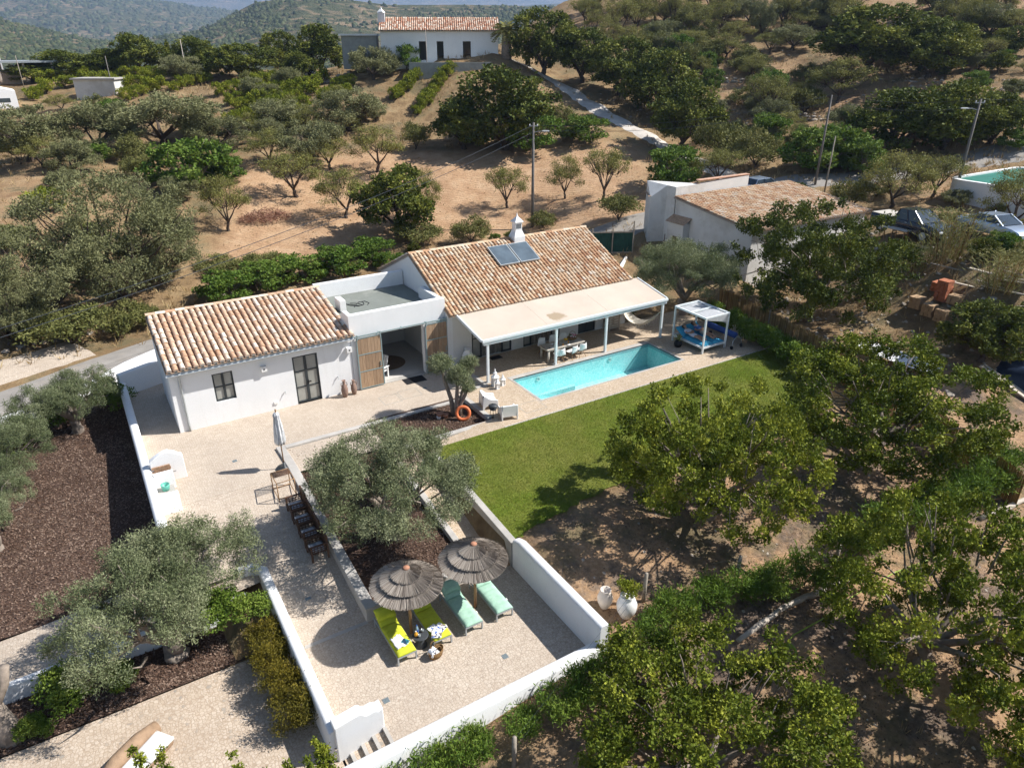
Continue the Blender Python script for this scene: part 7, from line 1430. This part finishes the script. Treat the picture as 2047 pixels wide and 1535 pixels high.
# ---------------------------------------------------------------- trees of the hillside
TREES = [
('O',-2.1,78.5,7.5,5.6,'grey-green olive at the far left below the white outbuilding'),
('O',3.6,80.2,6.8,4.9,'open olive with dark forked trunk below the concrete shed'),
('O',9.5,81.4,11.1,5.8,'broad dark olive mass left of the citrus rows'),
('O',14.2,79.0,6.3,3.5,'small olive at the lower end of the citrus rows'),
('F',9.4,68.1,7.4,4.6,'bright green fig tree above the big left olives'),
('F',12.2,69.2,4.0,2.8,'small bright green bush beside the fig tree'),
('L',-1.4,64.0,3.0,2.2,'round clipped yellow-green bush at the left field edge'),
('O',1.0,73.0,4.4,3.2,'small olive behind the round clipped bush'),
('B',-3.7,87.4,3.7,3.0,'dark bush in shade at the far left field edge'),
('O',1.7,50.7,10.1,9.0,'biggest grey olive left of the ploughed field'),
('O',-3.0,48.7,8.3,6.6,'wide grey olive leaning over the road at the left'),
('O',4.4,52.3,5.0,4.5,'grey olive at the edge of the ploughed field'),
('O',-4.5,46.5,4.2,4.7,'olive with dark trunk standing at the left picture edge beside the road'),
('B',-1.5,45.5,5.4,2.6,'dark shaded bush under the roadside olives'),
('B',1.3,46.2,3.1,2.3,'low bush at the road edge behind the guest wing'),
('A',10.3,59.9,4.2,4.6,'thin almond tree with pale branches nearest the guest wing roof'),
('A',17.4,64.7,5.7,4.2,'almond tree with thick dark trunk in the ploughed field'),
('A',19.7,58.8,5.0,4.4,'almond tree in front of the red brush pile'),
('C',22.1,53.4,6.3,5.8,'dense green carob behind the flat-roofed garden room'),
('A',25.5,55.4,3.1,4.5,'half-dead almond with bare branches next to the dense carob'),
('A',33.0,54.2,4.0,3.9,'small almond left of the utility pole'),
('A',37.7,52.0,3.7,4.0,'small almond right of the utility pole'),
('A',39.4,48.8,4.3,4.8,'taller almond in the right half of the ploughed field'),
('B',37.2,43.8,3.8,2.6,'rounded olive-green bush beside the road bend'),
('B',26.5,49.1,3.2,2.6,'rounded dark bush behind the chimney'),
('B',22.5,51.0,4.5,2.0,'brownish scrub bush behind the main house gable'),
('B',33.3,49.0,2.6,1.7,'scrubby bush at the foot of the utility pole'),
('F',7.4,47.9,3.9,2.2,'leafy green hedge bush behind the guest wing, leftmost'),
('F',10.0,48.7,4.0,2.1,'leafy green hedge bush behind the guest wing, second'),
('F',12.7,48.9,4.1,2.0,'leafy green hedge bush behind the guest wing, third'),
('F',15.4,48.9,4.1,2.2,'leafy green hedge bush behind the guest wing, fourth'),
('F',18.4,50.0,3.7,1.9,'leafy green hedge bush next to the garden room'),
('B',8.1,52.6,3.5,1.4,'dull green bush behind the hedge row'),
('B',11.0,51.8,3.5,1.6,'dull green bush behind the hedge, near the brush pile'),
('C',40.3,66.5,11.1,8.6,'massive dark carob above the ploughed field'),
('C',36.7,68.8,6.7,5.0,'dark citrus-green tree at the left foot of the massive carob'),
('F',42.3,64.9,7.2,4.2,'yellow-green tree at the right foot of the massive carob'),
('F',47.4,62.6,5.3,3.1,'round green bush between massive carob and gravel track'),
('B',48.3,68.4,3.6,2.9,'dull green bush beside the gravel track'),
('O',28.6,80.8,7.6,4.8,'rounded olive in the dry grass below the ridge'),
('O',21.1,71.2,6.3,4.8,'pale olive behind the ploughed field'),
('A',26.1,67.1,5.7,4.6,'yellowish almond at the upper field edge'),
('A',22.3,69.5,4.7,3.4,'sparse almond at the upper field edge, left one'),
('B',32.4,71.8,3.4,3.2,'small dark bush at the left foot of the massive carob'),
('O',22.3,84.1,6.2,4.0,'olive at the end of the citrus rows'),
('A',17.4,72.4,4.8,3.6,'sparse almond by the dry grass bank'),
('C',4.1,127.9,9.0,4.0,'dark round carob beside the far cypresses'),
('C',-0.3,128.0,7.2,2.7,'mid green tree behind the far carport'),
('C',13.3,123.3,8.0,5.8,'tall dark carob on the left ridge'),
('C',9.0,126.2,7.1,3.8,'dark carob on the ridge behind the shed'),
('C',20.3,118.0,7.2,5.2,'dark carob in the middle of the ridge'),
('C',24.8,110.8,8.8,4.9,'broad carob left of the parked car on the ridge'),
('C',33.4,123.6,6.0,6.4,'tall dark carob behind the parked car'),
('C',34.6,106.0,7.2,7.0,'tallest dark carob on the ridge'),
('C',30.6,103.3,4.6,3.7,'green carob in front of the tallest ridge carob'),
('O',17.1,111.7,6.4,3.7,'grey olive below the ridge carobs'),
('O',36.2,91.6,6.4,4.5,'grey olive beside the white farmhouse'),
('F',40.7,91.6,3.7,3.2,'round bright tree at the farmhouse wall'),
('Y',1.5,128.0,0.8,2.6,'left of the two far cypresses'),
('Y',2.1,128.0,0.8,2.9,'right of the two far cypresses'),
('Y',17.8,126.8,1.1,3.4,'dark cypress between the ridge carobs, left one'),
('Y',18.7,126.6,1.1,2.7,'dark cypress between the ridge carobs, right one'),
('C',56.3,83.5,8.5,8.3,'large dark carob beside the palm'),
('C',60.6,80.5,7.8,7.0,'dark carob above the gravel track'),
('C',61.7,74.2,8.2,7.0,'dark carob on the bank of the gravel track'),
('C',61.1,66.8,9.0,8.0,'broad carob above the bend of the gravel track'),
('C',55.2,56.2,7.3,7.1,'dark carob at the lower bend of the gravel track'),
('B',54.0,49.5,6.3,4.7,'grey-green bush mass above the road bend, left part'),
('B',54.4,45.6,5.1,4.1,'grey-green bush mass above the road bend, right part'),
('F',45.8,47.1,5.4,4.0,'sprawling fig bush beside the road bend'),
('A',48.4,44.5,4.7,3.4,'bare-branched fig at the roadside behind the neighbouring house'),
('F',71.1,68.2,2.9,3.0,'little green tree on the red terrace'),
('A',65.1,54.3,5.4,5.7,'yellowing almond on the lower red terrace'),
('B',70.9,57.0,3.2,1.9,'small bush on the red terrace'),
('B',70.1,61.5,4.0,2.2,'round bush at the end of the lower terrace'),
('A',75.2,53.0,7.5,5.0,'open green almond in the middle of the red terrace'),
('A',72.5,56.3,2.6,2.9,'tiny bare almond on the red terrace'),
('C',84.6,55.6,13.6,7.8,'large dark carob group on the upper hillside, left part'),
('C',83.7,48.5,8.9,6.4,'large dark carob group on the upper hillside, right part'),
('B',86.9,61.1,8.2,3.9,'dark scrub at the left foot of the upper carob group'),
('A',90.3,46.4,4.1,3.2,'single round almond on the upper red terrace'),
('C',65.0,38.4,9.1,6.0,'big dark carob above the roadside, left part'),
('C',67.4,36.2,7.6,6.1,'big dark carob above the roadside, right part'),
('C',70.1,33.7,5.5,4.7,'dark green carob at the right above the tank road'),
('F',70.3,31.5,3.3,2.0,'bright bush at the right edge above the tank'),
('F',57.0,40.6,7.0,4.5,'yellow-leaved fig beside the two road poles'),
('F',58.4,37.6,4.0,3.4,'green fig behind the road poles'),
('A',52.9,30.9,5.5,4.3,'dark-trunked almond overhanging the road by the pickup'),
('A',56.7,30.2,4.1,3.5,'dark almond beside the leaning lamp pole'),
('A',52.2,22.4,4.3,4.3,'leaning almond with dark trunk at the right edge'),
('R',44.2,21.8,3.0,3.5,'bush of pale cane reeds in front of the silver car'),
('R',41.7,17.5,2.6,2.4,'cane reeds at the right edge below the silver car'),
('R',43.1,22.8,2.5,1.8,'low cane reeds below the stone rubble heap'),
('B',51.0,33.1,3.5,2.8,'brownish bush between the road and the neighbouring roof'),
('C',38.3,15.9,4.2,3.4,'dark carob beside the brick stacks'),
('C',41.0,15.2,2.9,2.6,'carob at the right picture edge near the timber boards'),
('B',78.7,76.1,4.6,2.8,'dark bush in the middle of the almond orchard'),
('B',79.0,69.1,5.9,2.9,'scrub below the almond orchard'),
('B',80.7,61.1,5.0,2.5,'scrub along the terrace wall'),
('B',72.9,39.6,4.1,2.2,'scrub below the upper terrace'),
('B',72.5,36.0,4.6,2.1,'scrub at the right of the upper terrace wall'),
('B',62.3,62.2,4.4,2.4,'scrub on the slope right of the gravel track'),
('B',61.3,46.2,3.3,2.0,'dry scrub in the gully above the road')]
KIND = {'O':(('olive_m','olive_n'),'olive_tree','tree'),'C':(('carob_m','carob_n'),'carob_tree','tree'),'A':(('almond_a','almond_b'),'almond_tree','tree'),'F':(('fig','fig'),'leafy_tree','tree'),'B':(('bush_a','bush_b'),'wild_bush','bush'),'L':(('citrus','citrus'),'round_bush','bush'),'Y':(('cypress','cypress'),'cypress_tree','tree'),'R':(('cane','cane'),'cane_reeds','reeds')}
for i,(ty,x,y,w_,h_,l) in enumerate(TREES):
    ks, nm, cat = KIND[ty]; ks = ('olive_l','olive_l') if ty == 'O' and math.hypot(x,y) < 56 else ks; plant_tree(ks[i%2], nm, l, cat, x, y, w_*(1.12 if ty != 'Y' else 1.5), h_*(1.0 if ty != 'Y' else 1.25), z=float(nat(x,y))-.1)
ALM = [(76.6,99.1,4.9),(74.8,91.2,4.8),(81.2,94.4,4.6),(78.0,86.5,4.8),(84.2,89.7,4.7),(84.2,84.8,4.6),(87.7,83.4,5.1),(85.6,78.3,4.3),(91.0,78.6,4.7),(95.3,78.9,4.7),(94.8,74.8,4.3),(98.6,74.4,4.3),(69.9,82.3,4.3),(75.1,81.1,4.2),(78.9,81.2,4.1),(100.2,55.9,4.2),(104.1,56.1,3.8),(107.7,55.1,4.0),(105.2,60.7,4.4),(99.3,47.8,3.2),(80.4,75.0,3.5),(86.0,72.2,4.0),(69.5,86.8,4.1),(88.9,71.0,3.4),(81.9,108.9,4.5),(90.9,104.8,4.5),(95.3,98.4,4.1),(85.7,111.4,5.7),(99.1,72.1,4.0),(104.4,84.4,4.1),(97.7,91.7,4.0),(90.0,108.5,4.3),(80.4,93.7,4.0),(97.8,75.4,4.4),(105.5,83.4,4.0),(86.5,94.4,3.9),(95.5,78.3,4.2),(108.5,81.6,4.1),(93.8,83.8,5.0),(97.6,93.6,4.1),(97.5,95.6,4.7),(98.7,70.9,4.4),(97.5,90.8,4.4),(101.0,74.1,4.8),(98.3,73.1,4.1),(93.8,89.6,4.1),(97.2,87.4,4.4),(86.6,105.2,4.1),(107.7,84.6,4.4),(81.6,107.5,4.4),(86.8,96.8,5.1),(93.7,91.9,5.0),(108.9,75.9,4.3),(94.7,96.6,4.0),(100.2,88.2,4.2),(86.8,91.7,4.1),(87.5,94.8,4.1),(108.9,80.6,4.1),(88.0,114.9,5.7),(98.9,79.6,3.8),(88.4,101.7,4.1),(84.2,101.0,5.2),(79.4,104.8,4.8),(97.2,71.6,4.7),(94.8,77.6,4.1),(108.1,63.8,4.5),(101.3,48.3,3.6),(98.1,52.5,3.9),(99.9,51.3,3.8),(109.4,61.1,3.9),(110.8,60.0,3.4),(98.0,52.7,3.2),(112.5,62.6,4.4),(109.2,64.3,4.5),(108.2,54.2,4.2)]
for i,(x,y,h_) in enumerate(ALM): plant_tree(('almond_b','almond_a','almond_b','olive_m','almond_a')[i%5],'almond_tree','pale green almond tree of the orchard at the top of the right hillside','tree',x,y,4.6+(i*7%9)*.33,h_*(.75+.11*(i*5%7)),z=float(nat(x,y))-.1,group='almond orchard on the right hillside')
CIT = [(41.4,88.5,1.8),(40.6,88.1,1.8),(39.9,87.6,1.8),(39.1,87.1,1.8),(38.4,86.9,1.7),(37.8,86.6,1.7),(37.0,86.1,1.7),(36.3,85.6,1.7),(44.3,86.3,1.8),(43.4,85.7,1.8),(42.5,85.2,1.8),(41.8,85.0,1.8),(41.0,84.6,1.8),(40.1,83.9,1.8),(39.2,83.2,1.8),(38.3,82.6,1.7),(37.5,82.1,1.7),(32.9,91.5,1.8),(32.1,91.3,1.8),(31.4,91.3,1.8),(30.6,91.0,1.8),(29.7,90.5,1.7),(28.7,89.5,1.7),(31.9,98.5,2.0),(30.5,97.6,2.0),(29.1,96.7,2.0),(27.5,95.1,2.0),(26.3,94.9,1.9),(25.2,94.7,1.9),(24.0,94.2,1.9),(22.7,93.0,1.9),(21.5,92.5,1.9),(20.5,92.3,1.9),(19.5,92.2,1.9),(28.8,92.6,2.1),(27.5,92.2,2.0),(26.2,91.8,2.0),(24.9,91.2,2.0),(23.6,90.7,2.0),(22.4,90.3,2.0),(21.1,89.6,2.0),(19.7,88.1,1.9),(18.5,87.6,1.9),(17.3,86.8,1.9),(15.0,118.8,2.0),(13.7,119.2,2.0),(12.3,119.1,2.0),(11.0,119.5,2.0),(9.7,120.4,2.0),(8.4,120.5,2.0),(6.9,117.8,2.0),(5.6,117.4,2.0),(4.3,117.4,2.0),(3.1,118.0,2.0),(14.0,111.9,2.1),(12.7,111.8,2.1),(11.3,109.9,2.0),(10.1,109.5,2.0),(8.9,109.4,2.0),(7.7,109.7,2.0),(6.6,110.6,2.0),(26.9,103.1,2.0),(25.1,100.7,1.9),(23.7,100.0,1.9),(22.3,99.0,1.9),(21.1,98.8,1.9),(19.9,98.5,1.8),(18.7,98.2,1.8),(19.5,110.0,1.9),(18.4,109.7,1.9),(17.1,108.7,1.9),(15.8,106.3,1.8),(14.7,105.7,1.8),(26.1,88.5,2.0),(24.8,88.3,1.9),(23.5,87.9,1.9),(21.9,86.5,1.9),(20.5,85.6,1.9),(18.8,83.1,1.8),(0.8,115.7,2.1),(-0.0,114.7,2.1),(-0.8,113.7,2.1),(13.3,106.7,2.0),(12.1,106.6,2.0),(10.9,105.7,1.9),(9.8,104.8,1.9),(8.7,104.1,1.9),(10.5,125.6,2.0),(9.0,125.7,2.0),(7.5,124.3,1.9),(6.0,123.6,1.9),(4.7,124.4,1.9),(3.3,124.7,1.9),(1.9,124.7,1.9),(0.5,125.2,1.9),(23.5,114.1,2.0),(22.1,114.1,2.0),(20.9,114.9,2.0),(19.6,115.4,2.0),(18.2,115.6,2.0),(16.8,115.3,2.0),(31.8,89.5,1.7),(31.0,89.0,1.7),(30.0,88.0,1.7),(29.2,87.5,1.7),(24.9,96.1,1.9),(23.6,95.4,1.9),(22.4,95.2,1.9),(21.2,94.7,1.8),(20.0,94.4,1.8),(18.8,93.9,1.8)]
for i,(x,y,w_) in enumerate(CIT): plant_tree('citrus','citrus_bush','small yellow-green citrus bush planted in rows below the ridge','bush',x,y,w_*(.95+.07*(i%5)),w_*(.95+.09*(i%4)),z=float(nat(x,y))-.08,group='citrus bushes planted in rows')
# wild scrub bushes between the trees
rng = np.random.default_rng(77)
def wild_bushes(n, box, label, group, smin, smax, ok):
    k = 0; tries = 0
    while k < n and tries < n*30:
        tries += 1; x, y = rng.uniform(box[0],box[2]), rng.uniform(box[1],box[3]); a = np.array([x]), np.array([y])
        if inpoly(*a,FIELD)[0] or not ok(x,y) or min((x-px)**2+(y-py)**2 for px,py in TRACKPTS) < 9: continue
        w_ = rng.uniform(smin,smax); plant_tree(('bush_a','bush_b','carob_m','olive_m','fig','almond_b','olive_n')[rng.integers(7)],'wild_bush',label,'bush',x,y,w_,w_*rng.uniform(.5,.85),z=float(nat(x,y))-.1,group=group); k += 1
TRACKPTS = [(-22,31),(-10,36.6),(-4,39.2),(2,42.2),(6,43.4),(10,44.4),(16,44.6),(22,44.6),(28,44),(33,43.2),(39,42.4),(43,42),(47,41.4),(50,40.8),(53,40),(56.5,38),(60,36),(65,33.5),(70,31.5),(52,48),(53.5,52),(54.6,57),(55,61),(55.2,65),(56,70),(56.6,75),(56.4,80),(56.4,84),(53,91),(50,97)]
wild_bushes(46, (-12,62,33,104), 'wild scrub bush between the olives on the left slope', 'wild scrub on the left slope', 2.2,4.4, lambda x,y: x < 28 or y > 78)
wild_bushes(16, (-14,45,6,62), 'wild scrub bush under the big roadside olives', 'wild scrub under the roadside olives', 1.8,3.4, lambda x,y: x < 3)
wild_bushes(95, (57,34,104,92), 'wild scrub bush on the right hillside terraces', 'wild scrub on the right hillside', 2.0,5.4, lambda x,y: x-.5*y > 24 and abs(np.sin((x*.6-y*.35)*.16)) < .75)
wild_bushes(16, (40,16,60,42), 'wild bush around the building site and the road', 'wild bushes round the building site', 1.2,2.6, lambda x,y: not (36<x<49 and y>22 and y<43) and not (56<x<68 and 21<y<30))
wild_bushes(10, (10,45.8,36,50.5), 'low scrub bush along the road verge behind the house', 'scrub along the road verge', 1.0,2.0, lambda x,y: True)
# brush pile, palm
rng = np.random.default_rng(8); n = 1500; a = rng.uniform(0,6.28,n); r = np.sqrt(rng.random(n))*2.1; P = np.c_[r*np.cos(a),r*np.sin(a)*.6,np.maximum(.02,(1-r/2.3)*1.1*rng.random(n))]; A = unit(rng.normal(size=(n,3))*np.array([1,1,.5])+np.array([0,0,.2])); B = unit(np.cross(A,rng.normal(size=(n,3)))); bx_, by_ = 13.6,61.0
o = bpy.data.objects.new('brush_pile', leaf_mesh('brush_pile', P, A, B, .55, .035, rng.random(n), 'leaf_dead')); COL.objects.link(o); o.location = (bx_,by_,float(nat(bx_,by_))); tag(o, 'pile of dry reddish cut branches in the ploughed field', 'brush pile')
t = thing('palm_tree', 'stout palm beside the right end of the white farmhouse', 'palm', (52.0,85.6,float(nat(52,85.6)))); mb = MB(); mb.tube([(0,0,-.3),(0,0,1),(.05,0,2.6),(0,0,3.0)], [.7,.62,.5,.35], 12); o = mb.build('trunk', M['bark_grey'], None, True); o.parent = t; rng = np.random.default_rng(3); pp, aa, bb = [], [], []
for k in range(44):
    az = k*2.399; el = rng.uniform(-.5,1.2); d = np.array([math.cos(az)*math.cos(el),math.sin(az)*math.cos(el),math.sin(el)]); s = np.cross(d,[0,0,1]); s /= np.linalg.norm(s)
    for j in range(9):
        for sd_ in (-1,1): u = (j+1)/9; pp.append(np.array([0,0,3.1])+d*1.7*u-np.array([0,0,.7*u*u])); aa.append(unit((d*.6+s*sd_+np.array([0,0,-.2]))[None])[0]); bb.append(unit(np.cross(aa[-1],d)[None])[0])
o = bpy.data.objects.new('crown', leaf_mesh('crown', np.array(pp), np.array(aa), np.array(bb), .62, .13, rng.random(len(pp)), 'leaf_almond')); COL.objects.link(o); o.parent = t

# ---------------------------------------------------------------- ground cover: bark chips, litter, grass
def scatter(name, n, region, zf, L, W, mat, label, seed, up=.0, flat=.25, keep=None, per=1, lift=.01):
    rng = np.random.default_rng(seed); P2 = np.c_[rng.uniform(region[0],region[2],n),rng.uniform(region[1],region[3],n)]
    if keep is not None: P2 = P2[keep(P2[:,0],P2[:,1],rng)]
    z = zf(P2[:,0],P2[:,1]); P = np.repeat(np.c_[P2,z+lift],per,0); q = len(P); A = unit(np.c_[rng.normal(size=(q,2)),np.abs(rng.normal(0,flat,q))+up]); B = unit(np.cross(A,np.c_[rng.normal(0,.3,(q,2)),np.ones(q)])); P[:,:2] += rng.normal(0,L*.15,(q,2)) if per > 1 else 0
    o = bpy.data.objects.new(name, leaf_mesh(name, P, A, B, L*rng.uniform(.5,1.4,q), W*rng.uniform(.6,1.3,q), rng.random(q), mat)); COL.objects.link(o); o['kind'] = 'stuff'; o['label'] = label; return o
scatter('bark_mulch', 36000, (-6.5,22.55,.02,36.3), garden_z, .085, .05, 'chip', 'brown bark chips covering the garden left of the patio', 1)
scatter('bark_mulch', 15000, (5.45,17.4,8.98,27.0), lambda x,y: np.minimum(-.95+.9*(y-17.1)/9,-.05), .085, .05, 'chip', 'brown bark chips under the big planter olive', 2)
scatter('bark_mulch', 6000, (9.2,24.56,13.88,27.0), lambda x,y: 0*x+.025, .085, .05, 'chip', 'brown bark chips in the lifebuoy planter', 3)
scatter('bark_mulch', 9000, (-6.5,18.12,2.6,20.0), lambda x,y: 0*x-1.745, .085, .05, 'chip', 'brown bark chips in the driveway olive bed', 4)
scatter('leaf_litter', 26000, (10.9,2,33,17.2), nat, .08, .035, 'litter', 'dead leaves and twigs on the orchard soil', 5, keep=lambda x,y,r: (np.sin(x*1.1+.6)*np.sin(y*.9+x*.3)+r.normal(0,.5,len(x))>-.1)&~((y>16.9)&(x<31)))
def in_lawn(x,y,r): return inpoly(x+r.normal(0,.1,len(x)),y+r.normal(0,.16,len(x)),LAWN)&(y<23.38)&(x>10.72)
scatter('grass', 120000, (10.6,17.1,31.3,23.4), lambda x,y: lawn_z(y)+.018, .075, .014, 'turf', 'short green grass of the lawn', 6, up=1.2, keep=in_lawn)
def wild(x,y,r): return (np.sin(x*.21+1)*np.sin(y*.17+x*.05)+r.normal(0,.45,len(x))>.05)&~inpoly(x,y,FIELD)&~((x>-6)&(x<32)&(y<43))
scatter('dry_grass', 5200, (-25,41,62,112), nat, .5, .05, 'dry_grass', 'dry yellow grass on the slopes', 7, up=1.5, flat=.5, keep=wild, per=7)
scatter('dry_grass', 2600, (33,8,75,45), nat, .45, .045, 'dry_grass', 'dry yellow grass around the building site and road', 8, up=1.5, flat=.5, keep=wild, per=7)
scatter('dry_grass', 6000, (60,30,110,100), nat, .5, .06, 'dry_grass', 'dry yellow grass on the hillside terraces', 9, up=1.5, flat=.5, keep=wild, per=7)
scatter('dry_grass', 900, (8,1,32,10.5), nat, .28, .025, 'dry_grass', 'dry grass tufts in the orchard', 10, up=1.5, flat=.5, per=8, keep=lambda x,y,r: np.sin(x*.8)*np.sin(y*.7)+r.normal(0,.4,len(x))>.2)
scatter('clods', 5000, (-5,46,52,76), nat, .14, .1, 'dry_grass', 'clods of earth in the ploughed field', 11, up=.2, keep=lambda x,y,r: inpoly(x,y,FIELD))

# loose stones on the slopes
rng = np.random.default_rng(12)
def loose(name, n, box, s0, s1, label, keep):
    x, y = rng.uniform(box[0],box[2],n), rng.uniform(box[1],box[3],n); k = keep(x,y,rng); x, y = x[k], y[k]; m = len(x); s = rng.uniform(s0,s1,m)
    base = np.array([(1,0,0),(.3,.95,0),(-.8,.6,0),(-.8,-.6,0),(.3,-.95,0),(.5,.35,.5),(-.45,.4,.6),(-.1,-.55,.5)]); f = np.array([(0,1,5),(1,2,6),(1,6,5),(2,3,6),(3,7,6),(3,4,7),(4,0,5),(4,5,7),(5,6,7)])
    V = np.c_[x,y,nat(x,y)-.02][:,None,:]+base[None]*s[:,None,None]*rng.uniform(.6,1.3,(m,8,1)); mb = MB(); mb.v = V.reshape(-1,3).tolist(); mb.f = (f[None]+np.arange(m)[:,None,None]*8).reshape(-1,3).tolist(); mb.m = [0]*len(mb.f)
    o = mb.build(name, M['stone'], None); o['kind'] = 'stuff'; o['label'] = label
loose('rubble', 1800, (58,32,108,95), .08, .28, 'loose stones on the hillside terraces', wild)
loose('rubble', 700, (34,15,50,30), .05, .2, 'loose stones and rubble on the building site', lambda x,y,r: r.random(len(x)) < .8)
loose('rubble', 500, (11,2,33,16), .03, .09, 'small stones on the orchard soil', lambda x,y,r: r.random(len(x)) < .9)

# ---------------------------------------------------------------- far hills and haze
def m_hill():
    m, t, b = new('hill_scrub', .95, .1); v = geo(t)
    a = noise(t, .006, 6, .6, v); f = _n(t, 'ShaderNodeTexVoronoi'); f.inputs['Scale'].default_value = .06; t.links.new(v, f.inputs['Vector'])
    soil = ramp(t, noise(t, .03, 5, .65, v), [(.3, (.20,.15,.09)), (.7, (.34,.25,.15))]); green = ramp(t, noise(t, .05, 5, .7, v), [(.3, (.045,.055,.025)), (.7, (.11,.115,.05))])
    k = math_(t, 'ADD', math_(t, 'MULTIPLY', f.outputs[0], .55), math_(t, 'MULTIPLY', a, .95)); t.links.new(mixc(t, ramp(t, k, [(.74, (0,0,0)), (.98, (1,1,1))]), green, soil), b.inputs['Base Color'])
    t.links.new(bump(t, noise(t, .12, 6, .75, v), 1.0, 5), b.inputs['Normal'])
m_hill()
def fr_noise(x, y, s, oct=5, seed=0):
    z = np.zeros_like(x); a = 1.; rng = np.random.default_rng(seed)
    for o in range(oct):
        for _ in range(3):
            th = rng.uniform(0,6.28); ph = rng.uniform(0,6.28); z += a*np.sin((x*np.cos(th)+y*np.sin(th))*s*2**o*rng.uniform(.7,1.4)+ph)/1.7
        a *= .5
    return z
def hill(name, r0, r1, a0, a1, prof, amp, sc, seed, nr=60, na=220, z_in=-15.):
    """ridge seen round a bearing range; prof gives the crest height over the bearing, rising from r0 to the crest near r1"""
    an = np.linspace(R(a0),R(a1),na); rr = np.concatenate([np.linspace(r0,r1,nr),np.linspace(r1*1.05,r1*1.6,8)]); A_, Q = np.meshgrid(an,rr); X, Y = Q*np.cos(A_), Q*np.sin(A_)
    crest = np.interp(np.degrees(A_), [p[0] for p in prof], [p[1] for p in prof]); u = np.clip((Q-r0)/(r1-r0),0,1); fall = np.where(Q>r1,1-(Q-r1)/(r1*.6),1)
    Z = z_in+(crest-z_in)*(u**1.3)*fall+amp*fr_noise(X,Y,sc,5,seed)*np.clip(u*2.2,0,1)*.5
    ny, nx = X.shape; i = np.arange(ny*nx).reshape(ny,nx); q = np.stack([i[:-1,:-1],i[:-1,1:],i[1:,1:],i[1:,:-1]],-1).reshape(-1,4); me = bpy.data.meshes.new(name); me.from_pydata(np.stack([X,Y,Z],-1).reshape(-1,3).tolist(), [], q.tolist()); me.materials.append(M['hill_scrub']); me.polygons.foreach_set('use_smooth', [True]*len(me.polygons))
    o = bpy.data.objects.new(name, me); COL.objects.link(o); o['kind'] = 'structure'; return X, Y, Z
# bearings: picture left edge about 91 deg, right edge about 26 deg (from +X)
H1 = hill('near_hill', 480, 1150, 20, 125, [(20,70),(62,64),(67,60),(70,66),(73,72),(76,62),(79,36),(80,28),(83,20),(86,18),(88,28),(91.3,42),(100,60),(125,70)], 8, .007, 1, 90, 420)
H2 = hill('middle_hill', 1600, 3300, 15, 130, [(15,170),(55,160),(63,150),(67,108),(72,95),(78,135),(84,168),(88,186),(91,160),(95,145),(130,170)], 26, .002, 2, 80, 320, -30)
H3 = hill('far_hill', 4200, 6600, 10, 135, [(10,370),(60,365),(75,395),(90,385),(135,370)], 50, .0007, 3, 60, 200, -40)
# scrub on the near and middle hills
def bushes(name, H, n, s0, s1, seed, label, frac=(0,1)):
    X, Y, Z = H; rng = np.random.default_rng(seed); fi = rng.uniform(frac[0],frac[1],n)*(X.shape[0]-10); fj = rng.random(n)*(X.shape[1]-2); i = fi.astype(int); j = fj.astype(int); u = fi-i; v = fj-j
    def bil(Q): return Q[i,j]*(1-u)*(1-v)+Q[i+1,j]*u*(1-v)+Q[i,j+1]*(1-u)*v+Q[i+1,j+1]*u*v
    c = np.stack([bil(X),bil(Y),bil(Z)],-1); keep = fr_noise(c[:,0],c[:,1],.02,3,9)+rng.normal(0,.7,n) > -.5; c = c[keep]; m = len(c); s = rng.uniform(s0,s1,m)
    base = np.array([(1,0,0),(.3,.95,0),(-.8,.6,0),(-.8,-.6,0),(.3,-.95,0),(.5,.35,.75),(-.45,.4,.8),(-.1,-.55,.75),(0,0,1)]); f = np.array([(0,1,5),(1,2,6),(1,6,5),(2,3,6),(3,7,6),(3,4,7),(4,0,5),(4,5,7),(5,6,8),(6,7,8),(7,5,8)])
    V = c[:,None,:]+base[None]*s[:,None,None]*rng.uniform(.6,1.3,(m,9,1))*np.array([1,1,.85]); Fc = (f[None]+np.arange(m)[:,None,None]*9).reshape(-1,3)
    me = bpy.data.meshes.new(name); me.vertices.add(9*m); me.vertices.foreach_set('co', V.reshape(-1)); k = len(Fc); me.loops.add(3*k); me.loops.foreach_set('vertex_index', Fc.reshape(-1).astype(np.int32)); me.polygons.add(k); me.polygons.foreach_set('loop_start', np.arange(0,3*k,3,dtype=np.int32)); me.update(calc_edges=True)
    at = me.attributes.new('tint','FLOAT','POINT'); at.data.foreach_set('value', np.repeat(rng.random(m),9).astype(np.float32)); me.materials.append(M['leaf_bush_far']); o = bpy.data.objects.new(name, me); COL.objects.link(o); o['kind'] = 'stuff'; o['label'] = label
m_leaf('leaf_bush_far', (.025,.035,.014), (.055,.07,.028), (.11,.115,.05), 0)
bushes('scrub_woods', H1, 24000, 1.4, 4.2, 1, 'scrub and trees covering the nearer far hill')
bushes('scrub_woods', H2, 26000, 4.0, 10.0, 2, 'woods covering the middle blue-green hills')
# air between here and the hills
mb = MB(); mb.box(-9000,-600,-120,12000,11500,475); hz = mb.build('haze', [], None); hz['kind'] = 'stuff'
m = bpy.data.materials.new('haze_air'); m.use_nodes = True; t = m.node_tree; t.nodes.remove(t.nodes['Principled BSDF']); pv = t.nodes.new('ShaderNodeVolumePrincipled'); pv.inputs['Color'].default_value = (.48,.66,1.0,1); pv.inputs['Density'].default_value = .00017; pv.inputs['Anisotropy'].default_value = .2
t.links.new(pv.outputs[0], t.nodes['Material Output'].inputs['Volume']); hz.data.materials.clear(); hz.data.materials.append(m)
